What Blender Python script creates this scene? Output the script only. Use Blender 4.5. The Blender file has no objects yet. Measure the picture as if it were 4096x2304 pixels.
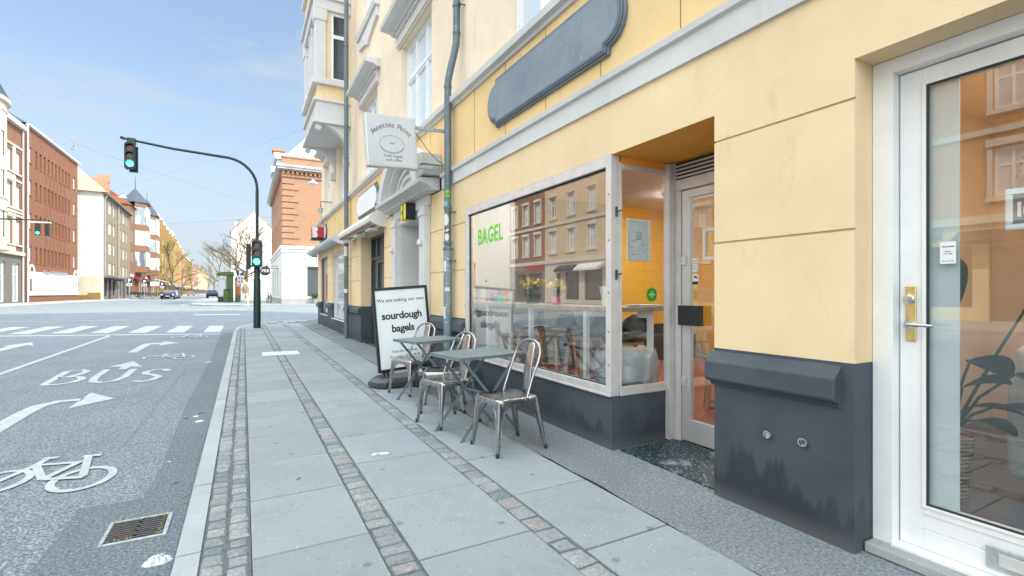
import bpy, bmesh, math, random
from mathutils import Vector, Matrix, Euler
random.seed(7)
R = math.radians
SC = bpy.context.scene
COL = SC.collection
OFF = {}

# ------------------------------------------------------------------ mesh builder
class MB:
    def __init__(s): s.v = []; s.f = []; s.c = []; s.col = None
    def _f(s, idx):
        s.f.append(idx)
        if s.col is not None: s.c.append(s.col)
    def quad(s, a, b, c, d): s.poly([a, b, c, d])
    def poly(s, pts):
        n = len(s.v); s.v += [tuple(p) for p in pts]; s._f(list(range(n, n + len(pts))))
    def hexa(s, p):
        n = len(s.v); s.v += [tuple(q) for q in p]
        for f in ((0,3,2,1),(4,5,6,7),(0,1,5,4),(1,2,6,5),(2,3,7,6),(3,0,4,7)): s._f([n+i for i in f])
    def box(s, x0, x1, y0, y1, z0, z1, jit=0):
        p = [(x0,y0,z0),(x1,y0,z0),(x1,y1,z0),(x0,y1,z0),(x0,y0,z1),(x1,y0,z1),(x1,y1,z1),(x0,y1,z1)]
        if jit: p = [tuple(c + random.uniform(-jit, jit) for c in q) for q in p]
        s.hexa(p)
    def prism(s, poly, fn, d0, d1):
        """poly: 2D outline; fn(a,b,d) -> 3D"""
        n = len(s.v); k = len(poly)
        s.v += [tuple(fn(a, b, d0)) for a, b in poly] + [tuple(fn(a, b, d1)) for a, b in poly]
        s._f([n + i for i in range(k)][::-1]); s._f([n + k + i for i in range(k)])
        for i in range(k):
            j = (i + 1) % k; s._f([n + i, n + j, n + k + j, n + k + i])
    def tube(s, pts, r, n=8, caps=True, closed=False, flat=1.0):
        pts = [Vector(p) for p in pts]; m = len(pts)
        rs = r if isinstance(r, (list, tuple)) else [r] * m
        base = len(s.v); up = None
        for i, p in enumerate(pts):
            if closed: t = pts[(i + 1) % m] - pts[i - 1]
            else: t = pts[min(i + 1, m - 1)] - pts[max(i - 1, 0)]
            t.normalize()
            if up is None:
                up = Vector((0,0,1)) if abs(t.z) < .9 else Vector((0,1,0))
            x = up.cross(t)
            if x.length < 1e-5: x = Vector((1,0,0)).cross(t)
            x.normalize(); y = t.cross(x); up = y
            for k in range(n):
                a = 2 * math.pi * (k + .5) / n
                s.v.append(tuple(p + x * math.cos(a) * rs[i] + y * math.sin(a) * rs[i] * flat))
        for i in range(m if closed else m - 1):
            for k in range(n):
                a = base + i * n; b = base + ((i + 1) % m) * n
                s._f([a + k, a + (k + 1) % n, b + (k + 1) % n, b + k])
        if caps and not closed:
            s._f([base + k for k in range(n)][::-1]); s._f([base + (m - 1) * n + k for k in range(n)])
    def lathe(s, prof, c=(0,0,0), n=16, ax='z', caps=True):
        base = len(s.v); c = Vector(c)
        for r, z in prof:
            for k in range(n):
                a = 2 * math.pi * k / n; p, q = r * math.cos(a), r * math.sin(a)
                s.v.append(tuple(c + Vector({'z': (p, q, z), 'y': (p, z, q), 'x': (z, p, q)}[ax])))
        for i in range(len(prof) - 1):
            for k in range(n):
                s._f([base + i*n + k, base + i*n + (k+1) % n, base + (i+1)*n + (k+1) % n, base + (i+1)*n + k])
        if caps:
            s._f([base + k for k in range(n)][::-1]); s._f([base + (len(prof)-1)*n + k for k in range(n)])
    def mesh(s, me, M):
        n = len(s.v); s.v += [tuple(M @ v.co) for v in me.vertices]
        for p in me.polygons: s._f([n + i for i in p.vertices])
    def data(s, name, off=(0,0,0), smooth=False):
        me = bpy.data.meshes.new(name)
        ox, oy, oz = off
        me.from_pydata([(x - ox, y - oy, z - oz) for x, y, z in s.v], [], s.f)
        if s.c:
            at = me.attributes.new('tint', 'FLOAT', 'FACE')
            at.data.foreach_set('value', [.5]*(len(s.f)-len(s.c)) + s.c)
        bm = bmesh.new(); bm.from_mesh(me)
        if smooth: bmesh.ops.remove_doubles(bm, verts=bm.verts, dist=1e-5)
        bmesh.ops.recalc_face_normals(bm, faces=bm.faces); bm.to_mesh(me); bm.free()
        if smooth:
            me.shade_smooth()
        return me
    def build(s, name, m, parent=None, smooth=False, bevel=0, angle=40):
        off = OFF.get(parent.name, (0,0,0)) if parent else (0,0,0)
        me = s.data(name, off, smooth); me.materials.append(m)
        o = bpy.data.objects.new(name, me); COL.objects.link(o)
        if smooth:
            try: me.set_sharp_from_angle(angle=R(angle))
            except Exception: pass
        if parent: o.parent = parent; OFF[o.name] = off
        if bevel:
            b = o.modifiers.new('bev', 'BEVEL'); b.width = bevel; b.segments = 2; b.limit_method = 'ANGLE'; b.angle_limit = R(35)
        return o

def tag(o, label=None, cat=None, group=None, kind=None):
    if label: o['label'] = label
    if cat: o['category'] = cat
    if group: o['group'] = group
    if kind: o['kind'] = kind
    return o
def thing(name, label, cat, loc=(0,0,0), rz=0, group=None, local=False):
    """Empty at the base. local=False: parts are given in world coordinates."""
    o = bpy.data.objects.new(name, None); COL.objects.link(o)
    o.location = loc; o.rotation_euler = (0,0,rz); o.empty_display_size = .2
    OFF[o.name] = (0,0,0) if local else tuple(loc)
    return tag(o, label, cat, group)
def single(name, mb, m, label, cat, group=None, **k):
    """A thing that is one mesh; its origin is moved to its base."""
    xs = [v[0] for v in mb.v]; ys = [v[1] for v in mb.v]; zs = [v[2] for v in mb.v]
    c = ((min(xs)+max(xs))/2, (min(ys)+max(ys))/2, min(zs))
    mb.v = [(x-c[0], y-c[1], z-c[2]) for x, y, z in mb.v]
    o = mb.build(name, m, None, **k); o.location = c
    return tag(o, label, cat, group)
def struct(name, mb, m, label=None, **k):
    o = mb.build(name, m, None, **k); o['kind'] = 'structure'
    if label: o['label'] = label
    return o
def dup(root, loc, rz, label, group=None):
    r = root.copy(); COL.objects.link(r); r.location = loc; r.rotation_euler = (0,0,rz); r['label'] = label
    if group: r['group'] = group
    for ch in list(root.children):
        c = ch.copy(); COL.objects.link(c); c.parent = r
        for g in ch.children:
            d = g.copy(); COL.objects.link(d); d.parent = c
    return r

# ------------------------------------------------------------------ materials
def new_mat(name):
    m = bpy.data.materials.new(name); m.use_nodes = True
    nt = m.node_tree; b = nt.nodes['Principled BSDF']; return m, nt, b
def nd(nt, t, **k):
    n = nt.nodes.new(t)
    for a, v in k.items():
        if a in n.inputs.keys() if isinstance(a, str) else False: n.inputs[a].default_value = v
        else: setattr(n, a, v)
    return n
def ramp(nt, src, stops, interp='LINEAR'):
    r = nt.nodes.new('ShaderNodeValToRGB'); r.color_ramp.interpolation = interp
    el = r.color_ramp.elements
    while len(el) < len(stops): el.new(.5)
    for e, (p, c) in zip(el, stops):
        e.position = p; e.color = (c, c, c, 1) if isinstance(c, (int, float)) else (*c, 1)
    nt.links.new(src, r.inputs[0]); return r.outputs[0]
def noise(nt, scale, detail=3, rough=.55, vec=None, stretch=None):
    co = nt.nodes.new('ShaderNodeNewGeometry').outputs['Position'] if vec is None else vec
    if stretch:
        mp = nt.nodes.new('ShaderNodeMapping'); mp.inputs['Scale'].default_value = stretch
        nt.links.new(co, mp.inputs[0]); co = mp.outputs[0]
    n = nt.nodes.new('ShaderNodeTexNoise'); n.inputs['Scale'].default_value = scale
    n.inputs['Detail'].default_value = detail; n.inputs['Roughness'].default_value = rough
    nt.links.new(co, n.inputs['Vector']); return n.outputs['Fac']
def mixc(nt, fac, a, b, mode='MIX'):
    x = nt.nodes.new('ShaderNodeMix'); x.data_type = 'RGBA'; x.blend_type = mode
    for i, v in ((0, fac), (6, a), (7, b)):
        if isinstance(v, bpy.types.NodeSocket): nt.links.new(v, x.inputs[i])
        elif i == 0: x.inputs[0].default_value = v
        else: x.inputs[i].default_value = (*v, 1)
    return x.outputs[2]
def bump(nt, b, h, strength=.3, dist=.01):
    u = nt.nodes.new('ShaderNodeBump'); u.inputs['Strength'].default_value = strength; u.inputs['Distance'].default_value = dist
    nt.links.new(h, u.inputs['Height']); nt.links.new(u.outputs[0], b.inputs['Normal'])
def sc(c, k): return tuple(min(1, x * k) for x in c)

def plain(name, c, rough=.6, metal=0, var=.12, scale=6, bmp=0, bscale=60, spec=.5):
    m, nt, b = new_mat(name)
    f = ramp(nt, noise(nt, scale, 4), [(.3, 0), (.7, 1)])
    nt.links.new(mixc(nt, f, sc(c, 1 - var), sc(c, 1 + var)), b.inputs['Base Color'])
    b.inputs['Roughness'].default_value = rough; b.inputs['Metallic'].default_value = metal
    b.inputs['Specular IOR Level'].default_value = spec
    if bmp: bump(nt, b, noise(nt, bscale, 3), bmp, .004)
    return m
def stucco(name, c, stain=(.5,.45,.38), amt=.35, rough=.85):
    m, nt, b = new_mat(name)
    f = ramp(nt, noise(nt, 1.1, 6, .6), [(.35, 0), (.7, 1)])
    base = mixc(nt, f, sc(c, .90), sc(c, 1.05))
    st = ramp(nt, noise(nt, 1.6, 6, .7, stretch=(1, 1, .22)), [(.56, 0), (.74, amt)])
    base = mixc(nt, st, base, (c[0]*stain[0]*1.5, c[1]*stain[1]*1.6, c[2]*stain[2]*1.8))
    sp = ramp(nt, noise(nt, 22, 2), [(.70, 0), (.76, .35)])
    base = mixc(nt, sp, base, sc(c, .72))
    gr = ramp(nt, noise(nt, 2.6, 7, .78, stretch=(1, 1, .5)), [(.60, 0), (.70, .30)])
    base = mixc(nt, gr, base, (c[0]*.62, c[1]*.56, c[2]*.55))
    fl = ramp(nt, noise(nt, 9, 5, .8), [(.715, 0), (.735, .55)])
    base = mixc(nt, fl, base, (.45, .44, .42))
    wv = nt.nodes.new('ShaderNodeVectorMath'); wv.operation = 'MULTIPLY_ADD'; nn = nt.nodes.new('ShaderNodeTexNoise'); nn.inputs['Scale'].default_value = 3.0; nn.inputs['Detail'].default_value = 5
    ps = nt.nodes.new('ShaderNodeNewGeometry'); wv.inputs[1].default_value = (.7, .7, .7); nt.links.new(nn.outputs['Color'], wv.inputs[0]); nt.links.new(ps.outputs['Position'], wv.inputs[2])
    vc = nt.nodes.new('ShaderNodeTexVoronoi'); vc.feature = 'DISTANCE_TO_EDGE'; vc.inputs['Scale'].default_value = .55; nt.links.new(wv.outputs[0], vc.inputs['Vector'])
    base = mixc(nt, ramp(nt, vc.outputs['Distance'], [(0, .10), (.0022, 0)]), base, sc(c, .5))
    nt.links.new(base, b.inputs['Base Color']); b.inputs['Roughness'].default_value = rough
    b.inputs['Specular IOR Level'].default_value = .3
    bump(nt, b, noise(nt, 45, 5, .7), .22, .006)
    return m
def emit(name, c, s):
    m, nt, b = new_mat(name); b.inputs['Base Color'].default_value = (*sc(c, .3), 1)
    b.inputs['Emission Color'].default_value = (*c, 1); b.inputs['Emission Strength'].default_value = s; return m
def glass(name, boost=1.3, base=.02, tint=(.96,.98,.98), rough=0.0):
    m = bpy.data.materials.new(name); m.use_nodes = True; nt = m.node_tree; nt.nodes.clear()
    out = nt.nodes.new('ShaderNodeOutputMaterial'); mix = nt.nodes.new('ShaderNodeMixShader')
    tr = nt.nodes.new('ShaderNodeBsdfTransparent'); tr.inputs[0].default_value = (*tint, 1)
    gl = nt.nodes.new('ShaderNodeBsdfGlossy'); gl.inputs['Roughness'].default_value = rough; gl.inputs[0].default_value = (1,1,1,1)
    fr = nt.nodes.new('ShaderNodeLayerWeight'); fr.inputs[0].default_value = .5
    pw = nt.nodes.new('ShaderNodeMath'); pw.operation = 'POWER'; pw.inputs[1].default_value = 4
    ma = nt.nodes.new('ShaderNodeMath'); ma.operation = 'MULTIPLY_ADD'; ma.use_clamp = True
    ma.inputs[1].default_value = boost; ma.inputs[2].default_value = base
    nt.links.new(fr.outputs['Facing'], pw.inputs[0]); nt.links.new(pw.outputs[0], ma.inputs[0]); nt.links.new(ma.outputs[0], mix.inputs[0])
    nt.links.new(tr.outputs[0], mix.inputs[1]); nt.links.new(gl.outputs[0], mix.inputs[2]); nt.links.new(mix.outputs[0], out.inputs[0])
    return m
def pane_mat(name, c1, c2, rough=.04):
    """window pane seen from outside: curtain or dark room behind a reflecting sheet"""
    m, nt, b = new_mat(name)
    oi = nt.nodes.new('ShaderNodeObjectInfo')
    f = ramp(nt, oi.outputs['Random'], [(.0, 0), (1, 1)])
    n = ramp(nt, noise(nt, .9, 3, stretch=(1,1,.3)), [(.42, 0), (.6, 1)])
    nt.links.new(mixc(nt, n, mixc(nt, f, c1, c2), c2), b.inputs['Base Color'])
    b.inputs['Roughness'].default_value = rough; b.inputs['IOR'].default_value = 1.55
    return m
def brick(name, c1, c2, mortar, scale=1.0, dirt=.5):
    m, nt, b = new_mat(name)
    pos = nt.nodes.new('ShaderNodeNewGeometry')
    sx = nt.nodes.new('ShaderNodeSeparateXYZ'); nt.links.new(pos.outputs['Position'], sx.inputs[0])
    ad = nt.nodes.new('ShaderNodeMath'); ad.operation = 'ADD'; nt.links.new(sx.outputs[0], ad.inputs[0]); nt.links.new(sx.outputs[1], ad.inputs[1])
    cb = nt.nodes.new('ShaderNodeCombineXYZ'); nt.links.new(ad.outputs[0], cb.inputs[0]); nt.links.new(sx.outputs[2], cb.inputs[1])
    bt = nt.nodes.new('ShaderNodeTexBrick'); nt.links.new(cb.outputs[0], bt.inputs['Vector'])
    bt.inputs['Color1'].default_value = (*c1, 1); bt.inputs['Color2'].default_value = (*c2, 1); bt.inputs['Mortar'].default_value = (*mortar, 1)
    bt.inputs['Scale'].default_value = 1; bt.inputs['Brick Width'].default_value = .24 * scale; bt.inputs['Row Height'].default_value = .075 * scale
    bt.inputs['Mortar Size'].default_value = .008 * scale; bt.inputs['Bias'].default_value = -.1
    f = ramp(nt, noise(nt, .5, 7, .65), [(.35, .25 * dirt), (.65, 0)])
    base = mixc(nt, f, bt.outputs[0], sc(c1, .45))
    f2 = ramp(nt, noise(nt, 2.2, 4, .6), [(.60, 0), (.68, .5 * dirt)])
    base = mixc(nt, f2, base, sc(c1, .5))
    nt.links.new(base, b.inputs['Base Color']); b.inputs['Roughness'].default_value = .9; b.inputs['Specular IOR Level'].default_value = .25
    return m
def asphalt(name, c, light=.5, patchy=.2):
    m, nt, b = new_mat(name)
    g = ramp(nt, noise(nt, 62, 3, .85), [(.34, sc(c, .35)), (.47, sc(c, .95)), (.57, sc(c, 1.05 + light*.8)), (.66, sc(c, 1.7 + light * 1.8))])
    p = ramp(nt, noise(nt, .6, 6, .7), [(.35, 0), (.68, 1)])
    base = mixc(nt, p, mixc(nt, patchy, g, sc(c, .6)), g)
    s = ramp(nt, noise(nt, .9, 5, .6, stretch=(3.0, .18, 1)), [(.55, 0), (.72, .22)])
    base = mixc(nt, s, base, sc(c, .6))
    cr = nt.nodes.new('ShaderNodeTexVoronoi'); cr.feature = 'DISTANCE_TO_EDGE'; cr.inputs['Scale'].default_value = .28
    ps = nt.nodes.new('ShaderNodeNewGeometry'); wv = nt.nodes.new('ShaderNodeVectorMath'); wv.operation = 'MULTIPLY_ADD'
    nn = nt.nodes.new('ShaderNodeTexNoise'); nn.inputs['Scale'].default_value = 2.3; nn.inputs['Detail'].default_value = 5
    wv.inputs[1].default_value = (1.4, 1.4, 0); nt.links.new(nn.outputs['Color'], wv.inputs[0]); nt.links.new(ps.outputs['Position'], wv.inputs[2])
    nt.links.new(wv.outputs[0], cr.inputs['Vector'])
    base = mixc(nt, ramp(nt, cr.outputs['Distance'], [(0, .3), (.004, 0)]), base, sc(c, .35))
    nt.links.new(base, b.inputs['Base Color']); b.inputs['Roughness'].default_value = .9; b.inputs['Specular IOR Level'].default_value = .3
    bump(nt, b, noise(nt, 80, 3, .8), .6, .008)
    return m
def concrete(name, c, spots=True, tint=False):
    m, nt, b = new_mat(name)
    f = ramp(nt, noise(nt, 1.5, 7, .65), [(.32, 0), (.68, 1)])
    base = mixc(nt, f, sc(c, .88), sc(c, 1.08))
    if tint:
        at = nt.nodes.new('ShaderNodeAttribute'); at.attribute_name = 'tint'
        base = mixc(nt, .35, base, ramp(nt, at.outputs['Fac'], [(0, sc(c, .70)), (1, sc(c, 1.22))]))
    g = ramp(nt, noise(nt, 220, 2, .7), [(.36, 0), (.44, 1), (.60, 1), (.68, 0)])
    base = mixc(nt, g, mixc(nt, .3, base, sc(c, .6)), base)
    lt = ramp(nt, noise(nt, 60, 1), [(.70, 0), (.73, .5)]); base = mixc(nt, lt, base, (.75, .75, .72))
    if spots:
        v = nt.nodes.new('ShaderNodeTexVoronoi'); v.voronoi_dimensions = '2D'; v.inputs['Scale'].default_value = 1.9
        ps = nt.nodes.new('ShaderNodeNewGeometry'); nt.links.new(ps.outputs['Position'], v.inputs['Vector'])
        sp = ramp(nt, v.outputs['Distance'], [(.030, .55), (.042, 0)]); base = mixc(nt, sp, base, sc(c, .38))
        v2 = nt.nodes.new('ShaderNodeTexVoronoi'); v2.voronoi_dimensions = '2D'; v2.inputs['Scale'].default_value = 5.3
        nt.links.new(ps.outputs['Position'], v2.inputs['Vector'])
        base = mixc(nt, ramp(nt, v2.outputs['Distance'], [(.04, .35), (.06, 0)]), base, sc(c, .5))
        w = ramp(nt, noise(nt, 2.6, 7, .75), [(.54, 0), (.72, .45)]); base = mixc(nt, w, base, sc(c, .62))
        w = ramp(nt, noise(nt, .8, 5, .6), [(.50, 0), (.66, .28)]); base = mixc(nt, w, base, sc(c, .72))
    nt.links.new(base, b.inputs['Base Color']); b.inputs['Roughness'].default_value = .85; b.inputs['Specular IOR Level'].default_value = .3
    bump(nt, b, noise(nt, 160, 3, .7), .3, .003)
    return m
def stone_mat(name, cols):
    m, nt, b = new_mat(name)
    at = nt.nodes.new('ShaderNodeAttribute'); at.attribute_name = 'tint'
    n = len(cols)
    base = ramp(nt, at.outputs['Fac'], [(i / n, c) for i, c in enumerate(cols)], 'CONSTANT')
    g = ramp(nt, noise(nt, 55, 4, .75), [(.3, 0), (.65, 1)])
    base = mixc(nt, g, mixc(nt, .7, base, (.10, .115, .125)), base)
    base = mixc(nt, ramp(nt, noise(nt, 18, 3), [(.6, 0), (.75, .45)]), base, (.55, .52, .48))
    nt.links.new(base, b.inputs['Base Color']); b.inputs['Roughness'].default_value = .7
    bump(nt, b, noise(nt, 38, 4, .65), .8, .012)
    return m
def drip_paint(name, c, wet):
    m, nt, b = new_mat(name)
    f = ramp(nt, noise(nt, 2.2, 6, .6), [(.35, 0), (.7, 1)])
    base = mixc(nt, f, sc(c, .85), sc(c, 1.25))
    pos = nt.nodes.new('ShaderNodeNewGeometry'); sx = nt.nodes.new('ShaderNodeSeparateXYZ'); nt.links.new(pos.outputs['Position'], sx.inputs[0])
    n1 = noise(nt, 7.0, 7, .62, stretch=(1, 1, .22))
    mr = nt.nodes.new('ShaderNodeMapRange'); mr.inputs['From Min'].default_value = 0; mr.inputs['From Max'].default_value = .55
    mr.inputs['To Min'].default_value = .30; mr.inputs['To Max'].default_value = -.30
    nt.links.new(sx.outputs[2], mr.inputs[0])
    ad = nt.nodes.new('ShaderNodeMath'); ad.operation = 'ADD'; nt.links.new(n1, ad.inputs[0]); nt.links.new(mr.outputs[0], ad.inputs[1])
    w = ramp(nt, ad.outputs[0], [(.56, 0), (.625, .85)])
    w2 = ramp(nt, noise(nt, .9, 2), [(.42, .3), (.55, 1)])
    mm = nt.nodes.new('ShaderNodeMath'); mm.operation = 'MULTIPLY'; nt.links.new(w, mm.inputs[0]); nt.links.new(w2, mm.inputs[1])
    base = mixc(nt, mm.outputs[0], base, wet)
    sp = ramp(nt, noise(nt, 3.5, 7, .8, stretch=(1,1,.5)), [(.60, 0), (.80, .35)]); base = mixc(nt, sp, base, (.16, .17, .19))
    dz = nt.nodes.new('ShaderNodeMapRange'); dz.inputs['From Min'].default_value = .0; dz.inputs['From Max'].default_value = .10; dz.inputs['To Min'].default_value = .55; dz.inputs['To Max'].default_value = 0
    nt.links.new(sx.outputs[2], dz.inputs[0]); base = mixc(nt, dz.outputs[0], base, (.15, .15, .15))
    nt.links.new(base, b.inputs['Base Color']); b.inputs['Roughness'].default_value = .55; b.inputs['Specular IOR Level'].default_value = .3
    bump(nt, b, noise(nt, 26, 5, .7), .25, .006)
    return m
def brushed(name, c, rough=.35, rust=0.0, scale=30, metal=1):
    m, nt, b = new_mat(name)
    f = ramp(nt, noise(nt, scale, 4, .6, stretch=(1, 1, .3)), [(.35, 0), (.65, 1)])
    base = mixc(nt, f, sc(c, .78), sc(c, 1.15))
    if rust: base = mixc(nt, ramp(nt, noise(nt, 9, 5, .7), [(.52, 0), (.68, rust)]), base, (.24, .13, .07))
    nt.links.new(base, b.inputs['Base Color']); b.inputs['Metallic'].default_value = metal
    nt.links.new(ramp(nt, noise(nt, 12, 4), [(.3, rough * .75), (.7, rough * 1.3)]), b.inputs['Roughness'])
    return m
def pipe_mat(name, c, scuff):
    m, nt, b = new_mat(name)
    f = ramp(nt, noise(nt, 6, 5, .65, stretch=(1,1,.4)), [(.35, 0), (.7, 1)])
    base = mixc(nt, f, sc(c, .8), sc(c, 1.2))
    base = mixc(nt, ramp(nt, noise(nt, 24, 4, .7), [(.60, 0), (.65, scuff)]), base, (.62, .64, .65))
    nt.links.new(base, b.inputs['Base Color']); b.inputs['Roughness'].default_value = .5; b.inputs['Metallic'].default_value = .25
    return m

M = {}
M['cream_up'] = stucco('upper_stucco', (.84, .71, .53), amt=.3)
M['cream'] = stucco('pier_stucco', (.84, .645, .395), amt=.34)
M['yellow'] = stucco('frieze_stucco', (.84, .60, .30), amt=.25)
M['greywhite'] = stucco('band_paint', (.66, .65, .64), amt=.55)
M['orange_soffit'] = plain('soffit_paint', (.85, .36, .05), .8, var=.06)
M['plinth'] = drip_paint('plinth_paint', (.062, .074, .088), (.032, .038, .048))
M['dark_sign'] = None
M['alu'] = plain('aluminium', (.70, .70, .70), .36, metal=.5, var=.05, scale=3)
M['alu_dirty'] = plain('worn_aluminium', (.70, .665, .65), .42, metal=.35, var=.09, scale=9)
M['white_wood'] = plain('white_paint', (.80, .80, .79), .38, var=.05, scale=5, bmp=.1, bscale=30)
M['white'] = plain('white_plain', (.80, .80, .80), .5, var=.04)
M['black'] = plain('black_plastic', (.018, .02, .022), .38, var=.2)
M['rubber'] = plain('rubber', (.03, .03, .03), .7)
M['dark_frame'] = plain('dark_window_paint', (.035, .045, .055), .35, var=.2)
M['glass'] = glass('shop_glass', 1.0, .14)
M['glass_side'] = glass('side_glass', .8, .02)
M['glass_door'] = glass('door_glass', .9, .095)
M['pane'] = pane_mat('house_pane', (.10, .14, .18), (.55, .60, .64))
M['pane_dark'] = pane_mat('dark_pane', (.02, .025, .03), (.10, .12, .14))
M['pane_curtain'] = pane_mat('curtained_pane', (.50, .58, .66), (.72, .78, .82), .02)
M['asphalt'] = asphalt('asphalt', (.190, .224, .248), .7, .3)
M['asphalt_dark'] = asphalt('patched_asphalt', (.165, .192, .212), .35, .3)
M['asphalt_walk'] = asphalt('walk_asphalt', (.245, .266, .280), .10, .4)
M['marking'] = plain('road_paint', (.47, .50, .52), .7, var=.16, scale=14, bmp=.3, bscale=120)
M['slab'] = concrete('paving_slab', (.305, .342, .362), True, True)
M['concrete'] = concrete('concrete', (.40, .41, .41), True)
M['bed'] = plain('joint_mortar', (.085, .092, .10), .95, var=.25, scale=40)
M['sett_bed'] = plain('sett_mortar', (.125, .138, .148), .95, var=.25, scale=40, bmp=.4)
M['kerb'] = concrete('granite_kerb', (.40, .435, .45), False)
M['sett'] = stone_mat('granite_setts', [(.36,.385,.39), (.30,.325,.34), (.40,.41,.42), (.20,.26,.29), (.37,.345,.345), (.33,.355,.37), (.39,.41,.42), (.28,.305,.32)])
M['galv'] = brushed('galvanised', (.45, .50, .53), .5, metal=.6)
M['cast_iron'] = brushed('cast_iron', (.12, .12, .12), .55, .5, metal=.5)
M['raw_steel'] = brushed('raw_steel_chair', (.43, .43, .435), .27, .06, 18)
M['table_paint'] = plain('slate_blue_paint', (.15, .20, .22), .33, var=.12, scale=8)
M['pipe'] = pipe_mat('drainpipe_paint', (.125, .165, .185), .25)
M['pipe_scuffed'] = pipe_mat('scuffed_pipe_paint', (.20, .26, .29), .95)
M['pole_green'] = plain('dark_green_paint', (.008, .03, .028), .35, var=.3)
M['ink'] = plain('ink', (.02, .03, .04), .6, var=.1)
M['ink_grey'] = plain('grey_ink', (.16, .17, .19), .6, var=.1)
M['poster'] = plain('poster_paper', (.84, .87, .88), .35, var=.02, scale=2, bmp=.15, bscale=3)
M['paper'] = plain('paper', (.66, .68, .69), .8, var=.12, scale=30, bmp=.3)
M['brick_red'] = brick('red_brick', (.26, .105, .062), (.31, .13, .078), (.22, .14, .10))
M['brick_orange'] = brick('orange_brick', (.42, .215, .125), (.48, .26, .15), (.42, .32, .25), dirt=.3)
M['brick_warm'] = brick('warm_brick', (.52, .22, .07), (.58, .27, .10), (.46, .30, .2), dirt=.2)
M['brick_brown'] = brick('brown_brick', (.25, .115, .065), (.30, .15, .085), (.25, .2, .16), 1, .3)
M['brick_grey'] = brick('grey_brown_render', (.27, .21, .15), (.30, .235, .17), (.30, .26, .21), 1, .5)
M['ochre'] = stucco('ochre_render', (.30, .19, .07), amt=.6)
M['ochre2'] = stucco('golden_render', (.38, .25, .08), amt=.6)
M['tan'] = stucco('tan_render', (.66, .50, .32), amt=.3)
M['column_in'] = plain('inner_pale_grey', (.42, .45, .49), .8, var=.04)
M['sign_face'] = plain('translucent_sign_face', (.62, .64, .67), .4, var=.04, scale=3)
M['grey_in'] = plain('inner_grey', (.16, .14, .13), .8, var=.1)
M['pink'] = stucco('pink_render', (.56, .33, .27), amt=.3)
M['stone'] = stucco('pale_stone', (.66, .60, .50), amt=.35)
M['stone_dark'] = stucco('dark_stone', (.20, .18, .17), amt=.35)
M['render_white'] = stucco('white_render', (.80, .77, .72), amt=.3)
M['slate'] = plain('roof_slate', (.07, .09, .11), .55, var=.3, scale=1.5)
M['slate_blue'] = plain('blue_slate', (.035, .055, .085), .45, var=.3, scale=2)
M['zinc'] = plain('zinc_roof', (.46, .49, .50), .45, var=.15, scale=1.2, metal=.3)
M['tile_red'] = plain('tile_roof', (.30, .11, .06), .8, var=.3, scale=2)
M['tile_beige'] = plain('pale_tile_roof', (.48, .38, .27), .8, var=.15, scale=2)
M['bark'] = plain('bark', (.17, .125, .07), .9, var=.35, scale=8)
M['bark_dark'] = plain('dark_bark', (.05, .04, .035), .9, var=.3, scale=8)
M['leaf'] = plain('leaf', (.05, .12, .04), .5, var=.4, scale=20)
M['leaf_dark'] = plain('dark_leaf', (.02, .065, .045), .35, var=.35, scale=9)
M['bud'] = plain('spring_buds', (.34, .27, .07), .8, var=.4, scale=6)
M['petal'] = plain('yellow_petal', (.85, .66, .02), .6, var=.15, scale=30)
M['orange_wall'] = None
M['wood'] = brushed('birch_wood', (.52, .32, .15), .5, metal=0, scale=14)
M['counter'] = brushed('oak_counter', (.46, .30, .17), .45, metal=0, scale=10)
M['steel'] = brushed('polished_steel', (.65, .66, .67), .2)
M['green_lamp'] = emit('lit_green_lens', (.08, 1.0, .62), 2.6)
M['fill_lamp'] = emit('fill_lamp', (1,.94,.86), 60)  # glow of the ceiling lamps added to brighten both shop interiors
M['red_lens'] = plain('red_lens', (.22, .008, .012), .15, var=.1)
M['amber_lens'] = plain('amber_lens', (.12, .05, .02), .15, var=.1)
M['lime'] = plain('lime_film', (.16, .62, .02), .5, var=.05)
M['green_film'] = plain('green_film', (.02, .22, .05), .4, var=.05)
M['red'] = plain('red_plastic', (.42, .02, .03), .35, var=.1)
M['teal'] = plain('teal_plastic', (.08, .50, .45), .4, var=.08)
M['orange'] = plain('orange_box', (.65, .20, .03), .4, var=.08)
M['pinkbox'] = plain('pink_box', (.75, .15, .35), .4, var=.08)
M['brass'] = brushed('brass_plate', (.80, .66, .30), .25)
M['kiosk_green'] = plain('moss_green_paint', (.07, .13, .03), .45, var=.2)
M['navy'] = plain('parking_blue', (.02, .045, .11), .4, var=.05)
M['wicker'] = None
M['skin'] = plain('skin', (.55, .36, .27), .6, var=.05)
M['cloth_dark'] = plain('dark_cloth', (.02, .022, .03), .9)
M['cloth_brown'] = plain('brown_cloth', (.30, .20, .14), .9)
M['cloth_cream'] = plain('cream_cloth', (.70, .64, .54), .9)
M['hair_blond'] = plain('blond_hair', (.60, .42, .18), .7)
M['hair_dark'] = plain('dark_hair', (.04, .03, .02), .7)
M['car_dark'] = plain('dark_car_paint', (.02, .025, .04), .2, metal=.4, var=.1)
M['car_silver'] = plain('silver_car_paint', (.45, .46, .47), .25, metal=.6, var=.05)
M['car_red'] = plain('red_car_paint', (.35, .03, .02), .25, var=.05)
M['sofa'] = plain('sofa_cloth', (.60, .66, .68), .9, var=.12, scale=12)
M['curtain'] = plain('frosted_film', (.62, .70, .70), .6, var=.05)
M['tilefloor'] = plain('dark_tile', (.05, .06, .08), .3, var=.3, scale=5)
M['terracotta'] = plain('terracotta', (.30, .085, .04), .45, var=.25, scale=4)
M['wall_in'] = plain('inner_white', (.78, .78, .76), .8, var=.03)
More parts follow.
